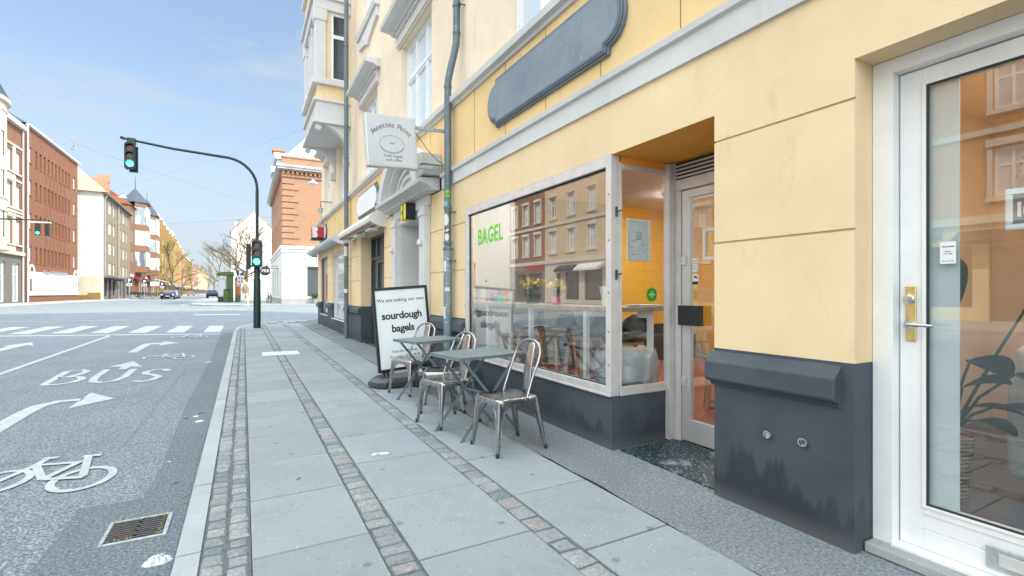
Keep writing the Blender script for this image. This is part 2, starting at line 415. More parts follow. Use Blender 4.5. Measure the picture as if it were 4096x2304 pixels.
M['wall_warm'] = plain('inner_warm', (.72, .52, .34), .8, var=.06)

def mk_orange_wall():
    m, nt, b = new_mat('painted_brick_yellow')
    pos = nt.nodes.new('ShaderNodeNewGeometry'); sx = nt.nodes.new('ShaderNodeSeparateXYZ'); nt.links.new(pos.outputs['Position'], sx.inputs[0])
    cb = nt.nodes.new('ShaderNodeCombineXYZ'); axy = nt.nodes.new('ShaderNodeMath'); axy.operation = 'ADD'; nt.links.new(sx.outputs[0], axy.inputs[0]); nt.links.new(sx.outputs[1], axy.inputs[1]); nt.links.new(axy.outputs[0], cb.inputs[0]); nt.links.new(sx.outputs[2], cb.inputs[1])
    bt = nt.nodes.new('ShaderNodeTexBrick'); nt.links.new(cb.outputs[0], bt.inputs['Vector'])
    bt.inputs['Color1'].default_value = (.86, .50, .06, 1); bt.inputs['Color2'].default_value = (.84, .485, .055, 1); bt.inputs['Mortar'].default_value = (.74, .41, .04, 1)
    bt.inputs['Scale'].default_value = 1; bt.inputs['Brick Width'].default_value = .6; bt.inputs['Row Height'].default_value = .2; bt.inputs['Mortar Size'].default_value = .007
    nt.links.new(bt.outputs[0], b.inputs['Base Color']); b.inputs['Roughness'].default_value = .6
    return m
M['orange_wall'] = mk_orange_wall()
def mk_sign():
    m, nt, b = new_mat('weathered_sign_paint')
    f = ramp(nt, noise(nt, 2.5, 6, .65), [(.35, 0), (.7, 1)])
    base = mixc(nt, f, (.17, .215, .245), (.24, .285, .315))
    w = ramp(nt, noise(nt, 7, 6, .75, stretch=(1, 1.6, .7)), [(.60, 0), (.72, .5)])
    base = mixc(nt, w, base, (.40, .44, .46))
    nt.links.new(base, b.inputs['Base Color']); b.inputs['Roughness'].default_value = .42
    bump(nt, b, noise(nt, 12, 5, .7), .3, .006)
    return m
M['dark_sign'] = mk_sign()
M['sign_frame'] = plain('slate_grey_paint', (.13, .16, .19), .4, var=.15)
def mk_wicker():
    m, nt, b = new_mat('woven_seagrass')
    w = nt.nodes.new('ShaderNodeTexWave'); w.bands_direction = 'Z'; w.inputs['Scale'].default_value = 14; w.inputs['Distortion'].default_value = 3; w.inputs['Detail Scale'].default_value = 3
    ps = nt.nodes.new('ShaderNodeNewGeometry'); nt.links.new(ps.outputs['Position'], w.inputs['Vector'])
    nt.links.new(mixc(nt, w.outputs['Fac'], (.20, .12, .08), (.50, .36, .27)), b.inputs['Base Color']); b.inputs['Roughness'].default_value = .9
    bump(nt, b, w.outputs['Fac'], .8, .02)
    return m
M['wicker'] = mk_wicker()
def mk_bag():
    m, nt, b = new_mat('clear_plastic_bag')
    b.inputs['Base Color'].default_value = (.85, .88, .9, 1); b.inputs['Roughness'].default_value = .18
    b.inputs['Alpha'].default_value = .38; b.inputs['Specular IOR Level'].default_value = .9
    bump(nt, b, noise(nt, 22, 4, .6), 1.0, .02)
    return m
M['bag'] = mk_bag()

# ------------------------------------------------------------------ text
def text_mesh(s, size=1, bold=0, ext=0.0, align='CENTER', shear=0, sp=1.0):
    c = bpy.data.curves.new('t', 'FONT'); c.body = s; c.size = size; c.align_x = align; c.offset = bold; c.extrude = ext
    c.shear = shear; c.space_character = sp; c.resolution_u = 3
    o = bpy.data.objects.new('t', c); COL.objects.link(o)
    dg = bpy.context.evaluated_depsgraph_get(); me = bpy.data.meshes.new_from_object(o.evaluated_get(dg))
    bpy.data.objects.remove(o); bpy.data.curves.remove(c)
    return me
def basis(o, x, y):
    x = Vector(x).normalized(); y = Vector(y).normalized(); z = x.cross(y)
    m = Matrix((x, y, z)).transposed().to_4x4(); m.translation = Vector(o); return m
def put_text(mb, s, o, x, y, size, **k):
    me = text_mesh(s, size, **k); mb.mesh(me, basis(o, x, y)); bpy.data.meshes.remove(me)

# ------------------------------------------------------------------ walls
def wallgrid(mb, u0, u1, z0, z1, holes, fn, depth, cap=False):
    """front sheet with openings; fn(u,z,d) -> point, d = metres behind the face"""
    us = sorted({u0, u1, *[c for h in holes for c in (h[0], h[1]) if u0 < c < u1]})
    zs = sorted({z0, z1, *[c for h in holes for c in (h[2], h[3]) if z0 < c < z1]})
    for i in range(len(us)-1):
        for j in range(len(zs)-1):
            cu, cz = (us[i]+us[i+1])/2, (zs[j]+zs[j+1])/2
            if any(h[0] < cu < h[1] and h[2] < cz < h[3] for h in holes): continue
            mb.quad(fn(us[i],zs[j],0), fn(us[i+1],zs[j],0), fn(us[i+1],zs[j+1],0), fn(us[i],zs[j+1],0))
    for h in holes:
        a, b, c, d = h[:4]; dp = h[4] if len(h) > 4 else depth
        for p, q in (((a,c),(a,d)), ((a,d),(b,d)), ((b,d),(b,c)), ((b,c),(a,c))):
            if p[1] == q[1] == z0: continue
            mb.quad(fn(*p,0), fn(*q,0), fn(*q,dp), fn(*p,dp))

def frame_box(mb, fn, u0, u1, z0, z1, w, d0, d1, bars_v=(), bars_h=(), bw=.05):
    """rectangular frame made of butted bars; fn(u,z,d)"""
    def bx(a, b, c, d, e0=d0, e1=d1):
        mb.hexa([fn(a,c,e1), fn(b,c,e1), fn(b,c,e0), fn(a,c,e0), fn(a,d,e1), fn(b,d,e1), fn(b,d,e0), fn(a,d,e0)])
    bx(u0, u1, z0, z0+w); bx(u0, u1, z1-w, z1); bx(u0, u0+w, z0+w, z1-w); bx(u1-w, u1, z0+w, z1-w)
    hs = sorted(bars_h)
    for h in hs: bx(u0+w, u1-w, h-bw/2, h+bw/2, d0+.004, d1-.004)
    for v in bars_v:
        zz = [z0+w] + [c for h in hs for c in (h-bw/2, h+bw/2)] + [z1-w]
        for k in range(0, len(zz), 2): bx(v-bw/2, v+bw/2, zz[k], zz[k+1], d0+.008, d1-.008)

# shared window kinds, local: x right, z up, y inward
WCACHE = {}
def window_kind(w, h, nv=1, th=.66, fw=.07, fm='white', pm='pane'):
    key = (round(w,2), round(h,2), nv, th, fw, fm, pm)
    if key not in WCACHE:
        fn = lambda u, z, d: (u, d, z)
        a = MB(); frame_box(a, fn, 0, w, 0, h, fw, 0, .06, [w*(i+1)/(nv+1) for i in range(nv)], [h*th] if th else [], fw*.9)
        b = MB(); b.quad((fw*.5,.045,fw*.5), (w-fw*.5,.045,fw*.5), (w-fw*.5,.045,h-fw*.5), (fw*.5,.045,h-fw*.5))
        fa = a.data('window'); fa.materials.append(M[fm]); pb = b.data('pane'); pb.materials.append(M[pm])
        WCACHE[key] = (fa, pb)
    return WCACHE[key]
def put_window(parent, loc, kind, rot=None):
    f = bpy.data.objects.new('window', kind[0]); COL.objects.link(f); f.parent = parent; f.location = loc
    if rot is not None: f.rotation_euler = (0,0,rot)
    p = bpy.data.objects.new('pane', kind[1]); COL.objects.link(p); p.parent = f
    return f
# ------------------------------------------------------------------ ground
def gz(y):
    """road level along the street: dips little, climbs gently past the crossing"""
    t = min(1, max(0, (y - 22) / 16)); t = t * t * (3 - 2 * t)
    return -.10 + .32 * t
YS = [-60, -20, 0, 10, 18, 22] + [22 + i for i in range(1, 17)] + [60, 100, 160, 300, 700, 1500]
def sheet(xs, ys, dz):
    mb = MB()
    for i in range(len(xs)-1):
        for j in range(len(ys)-1):
            a, b, c, d = xs[i], xs[i+1], ys[j], ys[j+1]
            mb.quad((a,c,gz(c)+dz), (b,c,gz(c)+dz), (b,d,gz(d)+dz), (a,d,gz(d)+dz))
    return mb
struct('ground', sheet([-1200, 1200], YS, -.05), M['concrete'])
struct('road', sheet([-60, -30, 0, 30, 90], YS[:-2], 0), M['asphalt'])

def flat(pts, z): mb = MB(); mb.poly([(x, y, z) for x, y in pts]); return mb
ZR = -.10
# darker repaired asphalt along the kerb
pm = [(-.30,-2), (-1.05,-2), (-.95,2.6), (-.871,3.151), (-.868,3.817), (-.747,3.83), (-.56,3.83), (-.534,4.454), (-.557,5.215), (-.59,6.929), (-.57,9), (-.585,13.136), (-.62,16.4), (-.60,18.5), (-.30,18.6)]
struct('asphalt_patch', flat(pm, ZR + .004), M['asphalt_dark'])

# kerb stones (own joints), straight then round the corner
kerb_path = [(-.225,-3), (-.225,17.6), (-.19,19.0), (-.08,20.3), (.14,21.3), (.46,22.25), (1.0,23.1), (1.9,23.55), (4.0,23.65), (12,23.7)]
def along(path, step, gap):
    segs = []; L = [0]
    for a, b in zip(path, path[1:]): L.append(L[-1] + math.dist(a, b))
    def at(t):
        for i in range(len(path)-1):
            if t <= L[i+1]:
                k = (t - L[i]) / (L[i+1]-L[i]); return (path[i][0]+(path[i+1][0]-path[i][0])*k, path[i][1]+(path[i+1][1]-path[i][1])*k)
        return path[-1]
    t = 0
    while t < L[-1]:
        st = step if not isinstance(step, tuple) else random.uniform(*step)
        segs.append((at(t+gap/2), at(min(t+st-gap/2, L[-1])))); t += st
    return segs
kb = MB()
for a, b in along(kerb_path, (.92, 1.0), .010):
    d = Vector((b[0]-a[0], b[1]-a[1])); n = Vector((d.y, -d.x)).normalized(); w = .050
    z1 = random.uniform(-.003, .003); ch = .012
    zb = ZR - .05
    base = [(a[0]-n.x*w, a[1]-n.y*w), (a[0]+n.x*w, a[1]+n.y*w), (b[0]+n.x*w, b[1]+n.y*w), (b[0]-n.x*w, b[1]-n.y*w)]
    top = [(a[0]-n.x*(w-ch), a[1]-n.y*(w-ch)), base[1], base[2], (b[0]-n.x*(w-ch), b[1]-n.y*(w-ch))]
    kb.hexa([(x,y,zb) for x,y in base] + [(x,y,z1-ch) for x,y in base])
    kb.hexa([(x,y,z1-ch) for x,y in base] + [(x,y,z1) for x,y in top])
struct('kerb', kb, M['kerb'])

# mortar bed under the pavement
bed = MB()
inner = [(-.176,-3), (-.176,17.6), (-.14,19.0), (-.03,20.3), (.19,21.3), (.50,22.2), (1.03,23.05), (1.9,23.5), (4.0,23.6), (12,23.64), (12,-3)]
bed.poly([(x, y, -.016) for x, y in inner])
struct('pavement_bed', bed, M['bed'])
sb = MB()
for a, b, c in ((-.176,.030,18.9), (.556,.689,21.6), (1.277,1.403,22.2)): sb.quad((a,-1,-.008),(b,-1,-.008),(b,c,-.008),(a,c,-.008))
struct('sett_mortar', sb, M['sett_bed'])

def setts(x0, x1, y0, y1, pitch=(.085,.115), cols=1, jit=.006):
    mb = MB(); w = (x1-x0)/cols
    for c in range(cols):
        y = y0 + random.uniform(0,.05)
        while y < y1:
            L = random.uniform(*pitch); a, b = x0+c*w+.004+random.uniform(0,jit), x0+(c+1)*w-.005-random.uniform(0,jit)
            ya, yb = y+.0075, y+L-.0075; z = random.uniform(-.005,.003); i = random.uniform(.007,.013)
            mb.col = random.random()
            q = [(a,ya),(b,ya),(b,yb),(a,yb)]
            q = [(px+random.uniform(-.004,.004), py+random.uniform(-.005,.005)) for px,py in q]
            cx_, cy_ = (a+b)/2, (ya+yb)/2
            t = [(px+(i if px<cx_ else -i), py+(i if py<cy_ else -i)) for px,py in q]
            lo = [(px,py,-.03) for px,py in q]; mid = [(px,py,z-.009) for px,py in q]; hi = [(px,py,z+random.uniform(-.002,.002)) for px,py in t]
            n = len(mb.v); mb.v += lo+mid+hi+[(cx_,cy_,z+.004)]
            for k in range(4):
                j = (k+1)%4
                mb._f([n+k,n+j,n+4+j,n+4+k]); mb._f([n+4+k,n+4+j,n+8+j,n+8+k]); mb._f([n+8+k,n+8+j,n+12])
            y += L
    return mb
struct('sett_strip', setts(-.172, .028, -1, 18.9, cols=2), M['sett'], 'double row of granite setts behind the kerb')
struct('sett_strip', setts(.558, .688, -1, 21.6, (.078,.108)), M['sett'], 'single row of granite setts between the first two slab lanes')
struct('sett_strip', setts(1.278, 1.402, -1, 22.2, (.11,.15)), M['sett'], 'single row of granite setts nearest the cafe tables')

def slabs(x0, x1, y0, y1, pitch, first, skip=None):
    mb = MB(); y = first - pitch * math.ceil((first - y0) / pitch)
    while y < y1:
        mb.col = random.random(); g = .0055
        a, b, c, d = x0+.003, x1-.003, y+g, min(y+pitch, y1)-g; z = random.uniform(-.0015,.0015)
        if skip and skip[0] < (c+d)/2 < skip[1]: y += pitch; continue
        ch = .004
        jx = lambda: random.uniform(-.0015,.0015)
        mb.hexa([(a,c,-.03),(b,c,-.03),(b,d,-.03),(a,d,-.03),(a,c,z-ch),(b,c,z-ch),(b,d,z-ch),(a,d,z-ch)])
        mb.hexa([(a,c,z-ch),(b,c,z-ch),(b,d,z-ch),(a,d,z-ch),(a+ch,c+ch,z+jx()),(b-ch,c+ch,z+jx()),(b-ch,d-ch,z+jx()),(a+ch,d-ch,z+jx())])
        y += pitch
    return mb
struct('pavement', slabs(.031, .555, -1.2, 19.4, .703, 3.205), M['slab'], 'first lane of concrete slabs beside the kerb setts')
struct('pavement', slabs(.690, 1.276, -1.2, 22.2, .711, 2.846), M['slab'], 'middle lane of concrete slabs')
struct('pavement', slabs(1.404, 1.93, -1.2, 22.8, .70, 2.55), M['slab'], 'lane of concrete slabs under the cafe tables')
# rounded corner infill
cp = [(-.165,18.95), (-.12,19.4), (-.02,20.3), (.20,21.3), (.50,22.2), (1.03,23.0), (1.27,23.2), (1.27,22.25), (.69,22.25), (.69,21.7), (.56,21.7), (.56,19.45), (.03,19.45), (.03,18.95)]
cm = flat(cp, -.006); cm.col = .5
cm.poly([(1.285,22.9,-.006), (1.285,23.2,-.006), (1.9,23.5,-.006), (4,23.6,-.006), (12,23.64,-.006), (12,20.0,-.006), (2.5,20.0,-.006), (2.5,22.0,-.006), (1.94,22.9,-.006)])
struct('pavement_corner', cm, M['slab'])
tac = MB()
for x in (.78,1.00,1.50,1.72): tac.box(x, x+.18, 21.2, 21.75, -.002, .0035)
struct('tactile_paving', tac, M['bed'])
# asphalt / cobbled margin against the house
aw = MB()
ya = [-1.2, 3, 6, 9, 12, 13.6]
edge = lambda y: 1.935 + .012*math.sin(y*3.1) + .008*math.sin(y*11)
yy = [-1.2 + .15*i for i in range(100)]
for a, b in zip(yy, yy[1:]):
    aw.quad((edge(a),a,-.002), (2.52,a,.004), (2.52,b,.004), (edge(b),b,-.002))
aw.quad((2.52,1.95,.004), (3.12,1.95,.004), (3.12,2.93,.004), (2.52,2.93,.004))
struct('asphalt_margin', aw, M['asphalt_walk'])
cob = MB(); y = 13.6
while y < 22.0:
    xx = 1.95
    while xx < (2.5 if y < 19.7 else 2.9):
        w = random.uniform(.13,.2); cob.col = random.choice([.45,.9,.95,.5]); z = .004+.12*(xx-1.95)*min(1,(y-13.6)/4)
        cob.box(xx+.004, xx+w-.004, y+.004, y+.15, -.03, z); xx += w
    y += .158
struct('cobbled_margin', cob, M['sett'])
st = MB(); st.box(2.50, 3.06, 1.985, 2.865, .0045, .016)
def mk_step():
    m, nt, b = new_mat('wet_mottled_terrazzo')
    v = nt.nodes.new('ShaderNodeTexVoronoi'); v.inputs['Scale'].default_value = 38
    ps = nt.nodes.new('ShaderNodeNewGeometry'); nt.links.new(ps.outputs['Position'], v.inputs['Vector'])
    a = ramp(nt, v.outputs['Distance'], [(.18, (.26,.33,.35)), (.34, (.022,.040,.050))])
    k = ramp(nt, noise(nt, 4, 4), [(.34, 0), (.44, 1)])
    nt.links.new(mixc(nt, k, (.26,.29,.30), a), b.inputs['Base Color']); b.inputs['Roughness'].default_value = .45
    return m
M['step'] = mk_step()
struct('doorstep', st, M['step'])

# ------------------------------------------------------------------ painted markings
def zm(y): return gz(y) + .005
def mark(pts, name, label, holes=None):
    mb = MB(); mb.poly([(x, y, zm(y)) for x, y in pts]); return struct(name, mb, M['marking'], label)
def ribbon(mb, pts, w, closed=False):
    P = [Vector(p) for p in pts]; n = len(P); L = []; Rr = []
    for i, p in enumerate(P):
        t = (P[(i+1)%n] - P[i-1]) if closed else (P[min(i+1,n-1)] - P[max(i-1,0)])
        t.normalize(); nn = Vector((-t.y, t.x)); ww = w/2
        L.append(p + nn*ww); Rr.append(p - nn*ww)
    for i in range(n if closed else n-1):
        j = (i+1)%n
        mb.quad(*[(q.x, q.y, zm(q.y)+RZ[0]) for q in (L[i], L[j], Rr[j], Rr[i])])
    RZ[0] += .0004
RZ = [0]
for i in range(14):
    x0 = -1.171 + .35*0 - i*1.09; x0 = -.925 - i*1.055
    w = .25 + i*.006; y0 = 18.9 + (-.925 - x0)*.42 if i < 5 else 18.9 + 4*1.055*.42 + (i-4)*.25
    y1 = y0 + 3.55
    mark([(x0-w, y0+.12), (x0+w, y0-.12), (x0+w, y1-.12), (x0-w, y1+.12)], 'crosswalk_stripe', None)
mark([(-.65,17.82), (-.65,18.12), (-6.45,20.45), (-14,23.3), (-14,22.9), (-6.45,20.05)], 'stop_line', None)
mark([(-3.42,-3), (-3.36,-3), (-3.36,10.6), (-3.50,19.1), (-3.61,19.15), (-3.46,10.9)], 'lane_line', None)
mark([(-2.218,13.35), (-2.043,13.283), (-2.039,15.1), (-1.861,15.211), (-1.823,14.76), (-1.45,15.3), (-1.881,15.99), (-1.852,15.55), (-2.05,15.6), (-2.232,15.35)], 'turn_arrow', 'small right turn arrow near the stop line')
mark([(-4.72,13.4), (-4.91,13.6), (-5.0,16.306), (-5.16,16.40), (-4.86,17.3), (-4.50,16.087), (-4.72,16.45)], 'lane_arrow', None)
mark([(-2.078,10.869), (-1.828,11.60), (-1.555,10.626), (-1.745,10.80), (-1.752,10.45), (-1.86,10.48), (-1.89,10.87)], 'lane_arrow', 'straight arrow head above the bus lettering')
ba = MB(); ribbon(ba, [(-2.0,3.2), (-2.03,5.2), (-2.07,6.6), (-2.08,7.2), (-2.05,7.55), (-1.93,7.74), (-1.72,7.74)], .165)
struct('turn_arrow', ba, M['marking'], 'large right turn arrow before the bus lettering')
mark([(-1.74,8.22), (-1.39,7.62), (-1.73,7.20)], 'turn_arrow_head', None)
bus = MB()
ribbon(bus, [(-2.47,9.22), (-2.55,10.60), (-2.38,10.72), (-2.27,10.50), (-2.28,10.15), (-2.37,9.92), (-2.49,9.90)], .10)
ribbon(bus, [(-2.40,9.92), (-2.22,9.85), (-2.13,9.58), (-2.17,9.30), (-2.30,9.17), (-2.49,9.20)], .10)
ribbon(bus, [(-2.02,10.55), (-1.99,9.6), (-1.93,9.20), (-1.80,9.04), (-1.67,9.15), (-1.61,9.5), (-1.64,10.42)], .10)
ribbon(bus, [(-1.10,9.88), (-1.17,10.12), (-1.30,10.16), (-1.40,9.95), (-1.38,9.70), (-1.24,9.50), (-1.15,9.28), (-1.19,9.00), (-1.30,8.86), (-1.42,9.0)], .10)
struct('bus_lettering', bus, M['marking'])
def bike_mark(lw_, rw_, rx, ry, ht, lw, label):
    """painted bicycle: left and right wheel centres, wheel radii, frame height"""
    mb = MB(); dx, dy = rw_[0]-lw_[0], rw_[1]-lw_[1]
    T = lambda a, b: (lw_[0]+a*dx, lw_[1]+a*dy+b*ht)
    for c in (lw_, rw_): ribbon(mb, [(c[0]+rx*math.cos(t), c[1]+ry*math.sin(t)) for t in [2*math.pi*i/32 for i in range(32)]], lw, True)
    for pl in ([(0,0),(.22,.62),(.28,.92)], [(.22,.98),(.42,1.0)], [(.24,.66),(.78,.72)], [(.26,.60),(.52,.02)], [(.52,.02),(.78,.78)], [(.52,.02),(1.0,.04)], [(.74,1.0),(.98,1.03)], [(.82,.98),(.98,.08)]):
        ribbon(mb, [T(*p) for p in pl], lw)
    return struct('bike_symbol', mb, M['marking'], label)
bike_mark((-1.483,4.63), (-.985,4.44), .162, .235, .54, .05, 'nearest painted bicycle')
bike_mark((-1.575,12.04), (-1.04,11.78), .165, .30, .72, .045, 'painted bicycle between arrow and bus lettering')
bike_mark((-1.66,17.10), (-1.07,16.88), .15, .36, .85, .05, 'painted bicycle at the stop line')
# lines on the crossing street and beyond
for a, b, label in [(( -30,29.0),(-4.5,27.4),'thin line across the junction'), ((-30,34.6),(-9,33.6),'broken line across the junction')]:
    w = .06; mark([(a[0],a[1]-w), (b[0],b[1]-w), (b[0],b[1]+w), (a[0],a[1]+w)], 'junction_line', label)
mark([(-2.2,29.6), (-.2,29.5), (-.2,30.1), (-2.2,30.2)], 'junction_dash', None)
mark([(-11.8,52), (-11.65,52), (-12.6,140), (-12.8,140)], 'cycle_line', 'line along the left side of the far street')
mark([(-4.35,46), (-4.2,46), (-6.4,120), (-6.6,120)], 'cycle_line', 'line along the right side of the far street')

# far pavements, raised above the road
def raised(pts, name, m, h=.12):
    mb = MB(); n = len(pts)
    mb.poly([(x, y, gz(y)+h) for x, y in pts])
    for i in range(n):
        a, b = pts[i], pts[(i+1)%n]
        mb.quad((*a, gz(a[1])-.05), (*b, gz(b[1])-.05), (*b, gz(b[1])+h), (*a, gz(a[1])+h))
    return struct(name, mb, m)
raised([(-13.6,44), (-13.4,52), (-13.4,79), (-12.6,81), (-14.2,150), (-19,260), (-26,540), (-70,540), (-40,200), (-17.5,79), (-17.5,44)], 'far_pavement', M['concrete'], .10)
raised([(-3.6,45), (-2.6,42.6), (0,41.4), (30,41.0), (30,130), (-4.5,130), (-8.5,400), (-9.5,400), (-5.8,130), (-4.2,60)], 'far_pavement', M['concrete'], .10)
raised([(-22,-40), (-15.5,-40), (-15.5,21), (-16.5,22.5), (-22,23)], 'far_pavement', M['concrete'], .10)

# ------------------------------------------------------------------ things lying on the ground
g = thing('storm_drain', 'square iron storm drain grate full of leaves in the gutter beside the kerb', 'drain grate', (-.51,3.34,ZR))
fr = MB(); Z0 = ZR+.006
for a, b, c, d in ((-.655,-.635,3.195,3.50), (-.385,-.362,3.195,3.50), (-.635,-.385,3.195,3.215), (-.635,-.385,3.475,3.50)): fr.box(a,b,c,d,ZR-.02,ZR+.012)
fr.build('frame', M['galv'], g, bevel=.003)
pit = MB(); pit.box(-.635,-.385,3.215,3.475,ZR+.0045,ZR+.0055); pit.build('pit', M['black'], g)
gr = MB()
for i in range(9):
    yb = 3.228 + i*.0285
    gr.box(-.633,-.518,yb,yb+.012,ZR+.006,ZR+.014); gr.box(-.502,-.387,yb,yb+.012,ZR+.006,ZR+.014)
    gr.tube([(-.518,yb+.006,ZR+.012),(-.502,yb+.006+(.008 if i%2 else -.008),ZR+.012)], .005, 5)
gr.build('grating', M['cast_iron'], g)
lv = MB()
for _ in range(70):
    t = random.random(); x, y = (random.uniform(-.63,-.39), random.choice([3.222,3.468])+random.uniform(-.012,.012)) if t < .7 else (random.uniform(-.41,-.388), random.uniform(3.22,3.47))
    a = random.uniform(0,6.3); s_ = random.uniform(.004,.011)
    lv.poly([(x+s_*math.cos(a), y+s_*math.sin(a), ZR+.016), (x-.4*s_*math.sin(a), y+.4*s_*math.cos(a), ZR+.018), (x-s_*math.cos(a), y-s_*math.sin(a), ZR+.015), (x+.4*s_*math.sin(a), y-.4*s_*math.cos(a), ZR+.017)])
lv.build('leaves', M['bud'], g)['kind'] = 'stuff'

def crumple(cx_, cy_, z, r, ratio, name, label, cat, mat, seed, lump=.3, rot=0):
    rnd = random.Random(seed); mb = MB(); n = 22; rings = 4; base = 0
    pr = [1 + rnd.uniform(-.28,.22) for _ in range(n)]; pr = [(pr[i]+pr[i-1])/2 for i in range(n)]
    top = []
    for k in range(rings+1):
        q = 1 - k/rings
        ring = []
        for i in range(n):
            a = 2*math.pi*i/n; rr = r*pr[i]*q; x, y = rr*math.cos(a), rr*ratio*math.sin(a)
            ring.append((cx_ + x*math.cos(rot)-y*math.sin(rot), cy_ + x*math.sin(rot)+y*math.cos(rot), z + (0 if k == 0 else r*lump*rnd.uniform(.0,1.3)*(.5+.5*k/rings))))
        top.append(ring)
    for k in range(rings):
        for i in range(n): mb.quad(top[k][i], top[k][(i+1)%n], top[k+1][(i+1)%n], top[k+1][i])
    mb.poly(top[0][::-1])
    return single(name, mb, M[mat], label, cat)
crumple(-.362, 2.90, ZR+.005, .062, .75, 'paper_scrap', 'crumpled white paper lying in the gutter below the storm drain', 'litter', 'paper', 3, .45, .3)
crumple(.862, 3.68, .002, .040, .5, 'paper_scrap', 'left half of the torn white paper on the slabs in front of the chairs', 'litter', 'paper', 5, .3, .5)
crumple(.920, 3.665, .002, .040, .55, 'paper_scrap', 'right half of the torn white paper on the slabs in front of the chairs', 'litter', 'paper', 6, .3, -.3)
crumple(.12, 3.70+3.0, .002, .022, .6, 'paper_scrap', 'grey scrap on the first lane of slabs', 'litter', 'galv', 8, .2, .2)
crumple(-.57, 10.75, ZR+.006, .055, .6, 'paper_scrap', 'small white scrap in the gutter far along the kerb', 'litter', 'paper', 9, .15)
for x, y, r, lab in [(-.44,6.10,.026,'smaller of the two round white covers in the gutter'), (-.392,5.85,.038,'larger of the two round white covers in the gutter')]:
    mb = MB(); mb.lathe([(r*1.0,0),(r,.004),(r*.86,.006),(r*.8,.003),(r*.3,.005)], (x,y,ZR+.004), 20)
    single('round_cover', mb, M['paper'], lab, 'utility cover')
cg = MB(); cg.box(.32,.97,10.45,11.05,-.001,.004)
single('service_cover', cg, M['paper'], 'pale rectangular service cover set in the slabs of the pavement', 'utility cover', bevel=.002)
for i, (x, y, L, a, lab) in enumerate([(-.405,4.02,.045,.9,'thin twig in the gutter above the storm drain'), (-.395,6.22,.06,.1,'dark twig beside the round covers'), (-.52,6.04,.05,-.3,'dark twig by the edge of the repaired asphalt'), (.31,3.42,.035,.7,'dark twig on the first lane of slabs')]):
    mb = MB(); mb.tube([(x-L/2*math.cos(a),y-L/2*math.sin(a),(0 if x>0 else ZR)+.008),(x,y+.003,(0 if x>0 else ZR)+.010),(x+L/2*math.cos(a),y+L/2*math.sin(a),(0 if x>0 else ZR)+.008)], .003, 5)
    single('twig', mb, M['bark' if i == 0 else 'bark_dark'], lab, 'twig')
for i, (x, y, a, lab) in enumerate([(-.315,3.62,.4,'cigarette butt lying nearest the storm drain against the kerb'), (-.325,3.74,1.0,'cigarette butt furthest from the storm drain against the kerb'), (-.50,4.55,.2,'cigarette butt on the repaired asphalt edge')]):
    mb = MB(); L = .022; mb.tube([(x-L/2*math.cos(a),y-L/2*math.sin(a),ZR+.010),(x+L/2*math.cos(a),y+L/2*math.sin(a),ZR+.010)], .0042, 8)
    single('cigarette_butt', mb, M['wood' if i < 2 else 'paper'], lab, 'cigarette butt')
# loose specks and grit in the gutter and on the slabs
sp = MB()
for _ in range(420):
    if random.random() < .6: x, y, z = random.uniform(-.75,-.285), random.uniform(1.8,12), ZR+.005
    else: x, y, z = random.uniform(-.1,2.4), random.uniform(1.2,12), .0025
    s_ = random.uniform(.0015,.005); a = random.uniform(0,3)
    sp.poly([(x+s_*math.cos(a), y+s_*math.sin(a), z+.002), (x-s_*.6*math.sin(a), y+s_*.6*math.cos(a), z+.003), (x-s_*math.cos(a), y-s_*math.sin(a), z+.001), (x+s_*.6*math.sin(a), y-s_*.6*math.cos(a), z+.003)])
tag(sp.build('grit', M['bark_dark']), 'scattered dark grit and leaf bits along the gutter and the slabs', 'grit', kind='stuff')
# ------------------------------------------------------------------ the yellow corner building
HB = thing('apartment_building', 'yellow plastered corner building with dark plinth, shops at street level and a projecting bay window', 'building', (2.45, 10, 0))
XF, XU, YC, YB, TOP = 2.45, 2.58, 19.72, -14.0, 18.2
def fX(x0): return lambda u, z, d: (x0 + d, u, z)
def zone(mb, x0, y0, y1, z0, z1, holes, dflt=.12):
    fn = fX(x0); hs = []
    for h in holes:
        if h[3] <= z0 or h[2] >= z1: continue
        hs.append((h[0], h[1], max(h[2], z0), min(h[3], z1), h[4] if len(h) > 4 else dflt, h[2] > z0, h[3] < z1))
    us = sorted({y0, y1, *[c for h in hs for c in h[:2] if y0 < c < y1]}); zs = sorted({z0, z1, *[c for h in hs for c in h[2:4]]})
    for i in range(len(us)-1):
        for j in range(len(zs)-1):
            cu, cz = (us[i]+us[i+1])/2, (zs[j]+zs[j+1])/2
            if any(h[0] < cu < h[1] and h[2] < cz < h[3] for h in hs): continue
            mb.quad(fn(us[i],zs[j],0), fn(us[i+1],zs[j],0), fn(us[i+1],zs[j+1],0), fn(us[i],zs[j+1],0))
    for a, b, c, d, dp, lo, hi in hs:
        if a != 2.903: mb.quad(fn(a,c,0), fn(a,d,0), fn(a,d,dp), fn(a,c,dp))
        if b != 2.903: mb.quad(fn(b,c,0), fn(b,d,0), fn(b,d,dp), fn(b,c,dp))
        if lo: mb.quad(fn(a,c,0), fn(b,c,0), fn(b,c,dp), fn(a,c,dp))
        if hi and a not in (1.982,): mb.quad(fn(a,d,0), fn(b,d,0), fn(b,d,dp), fn(a,d,dp))
DOOR = (.13, 1.22, 0, 2.27, .21); REC = (1.982, 2.903, 0, 2.25, .66); WIN = (2.903, 5.696, .406, 2.257, .14)
PORT = (7.30, 8.62, 0, 2.40, .85); SH2 = (9.79, 12.02, .0, 2.52, .30); W3 = (14.02, 16.28, .42, 2.40, .14); W4 = (17.30, 18.95, .46, 2.42, .14)
GH = [DOOR, REC, WIN, PORT, SH2, W3, W4]
pl = MB(); zone(pl, XF, YB, YC, 0, .875, GH)
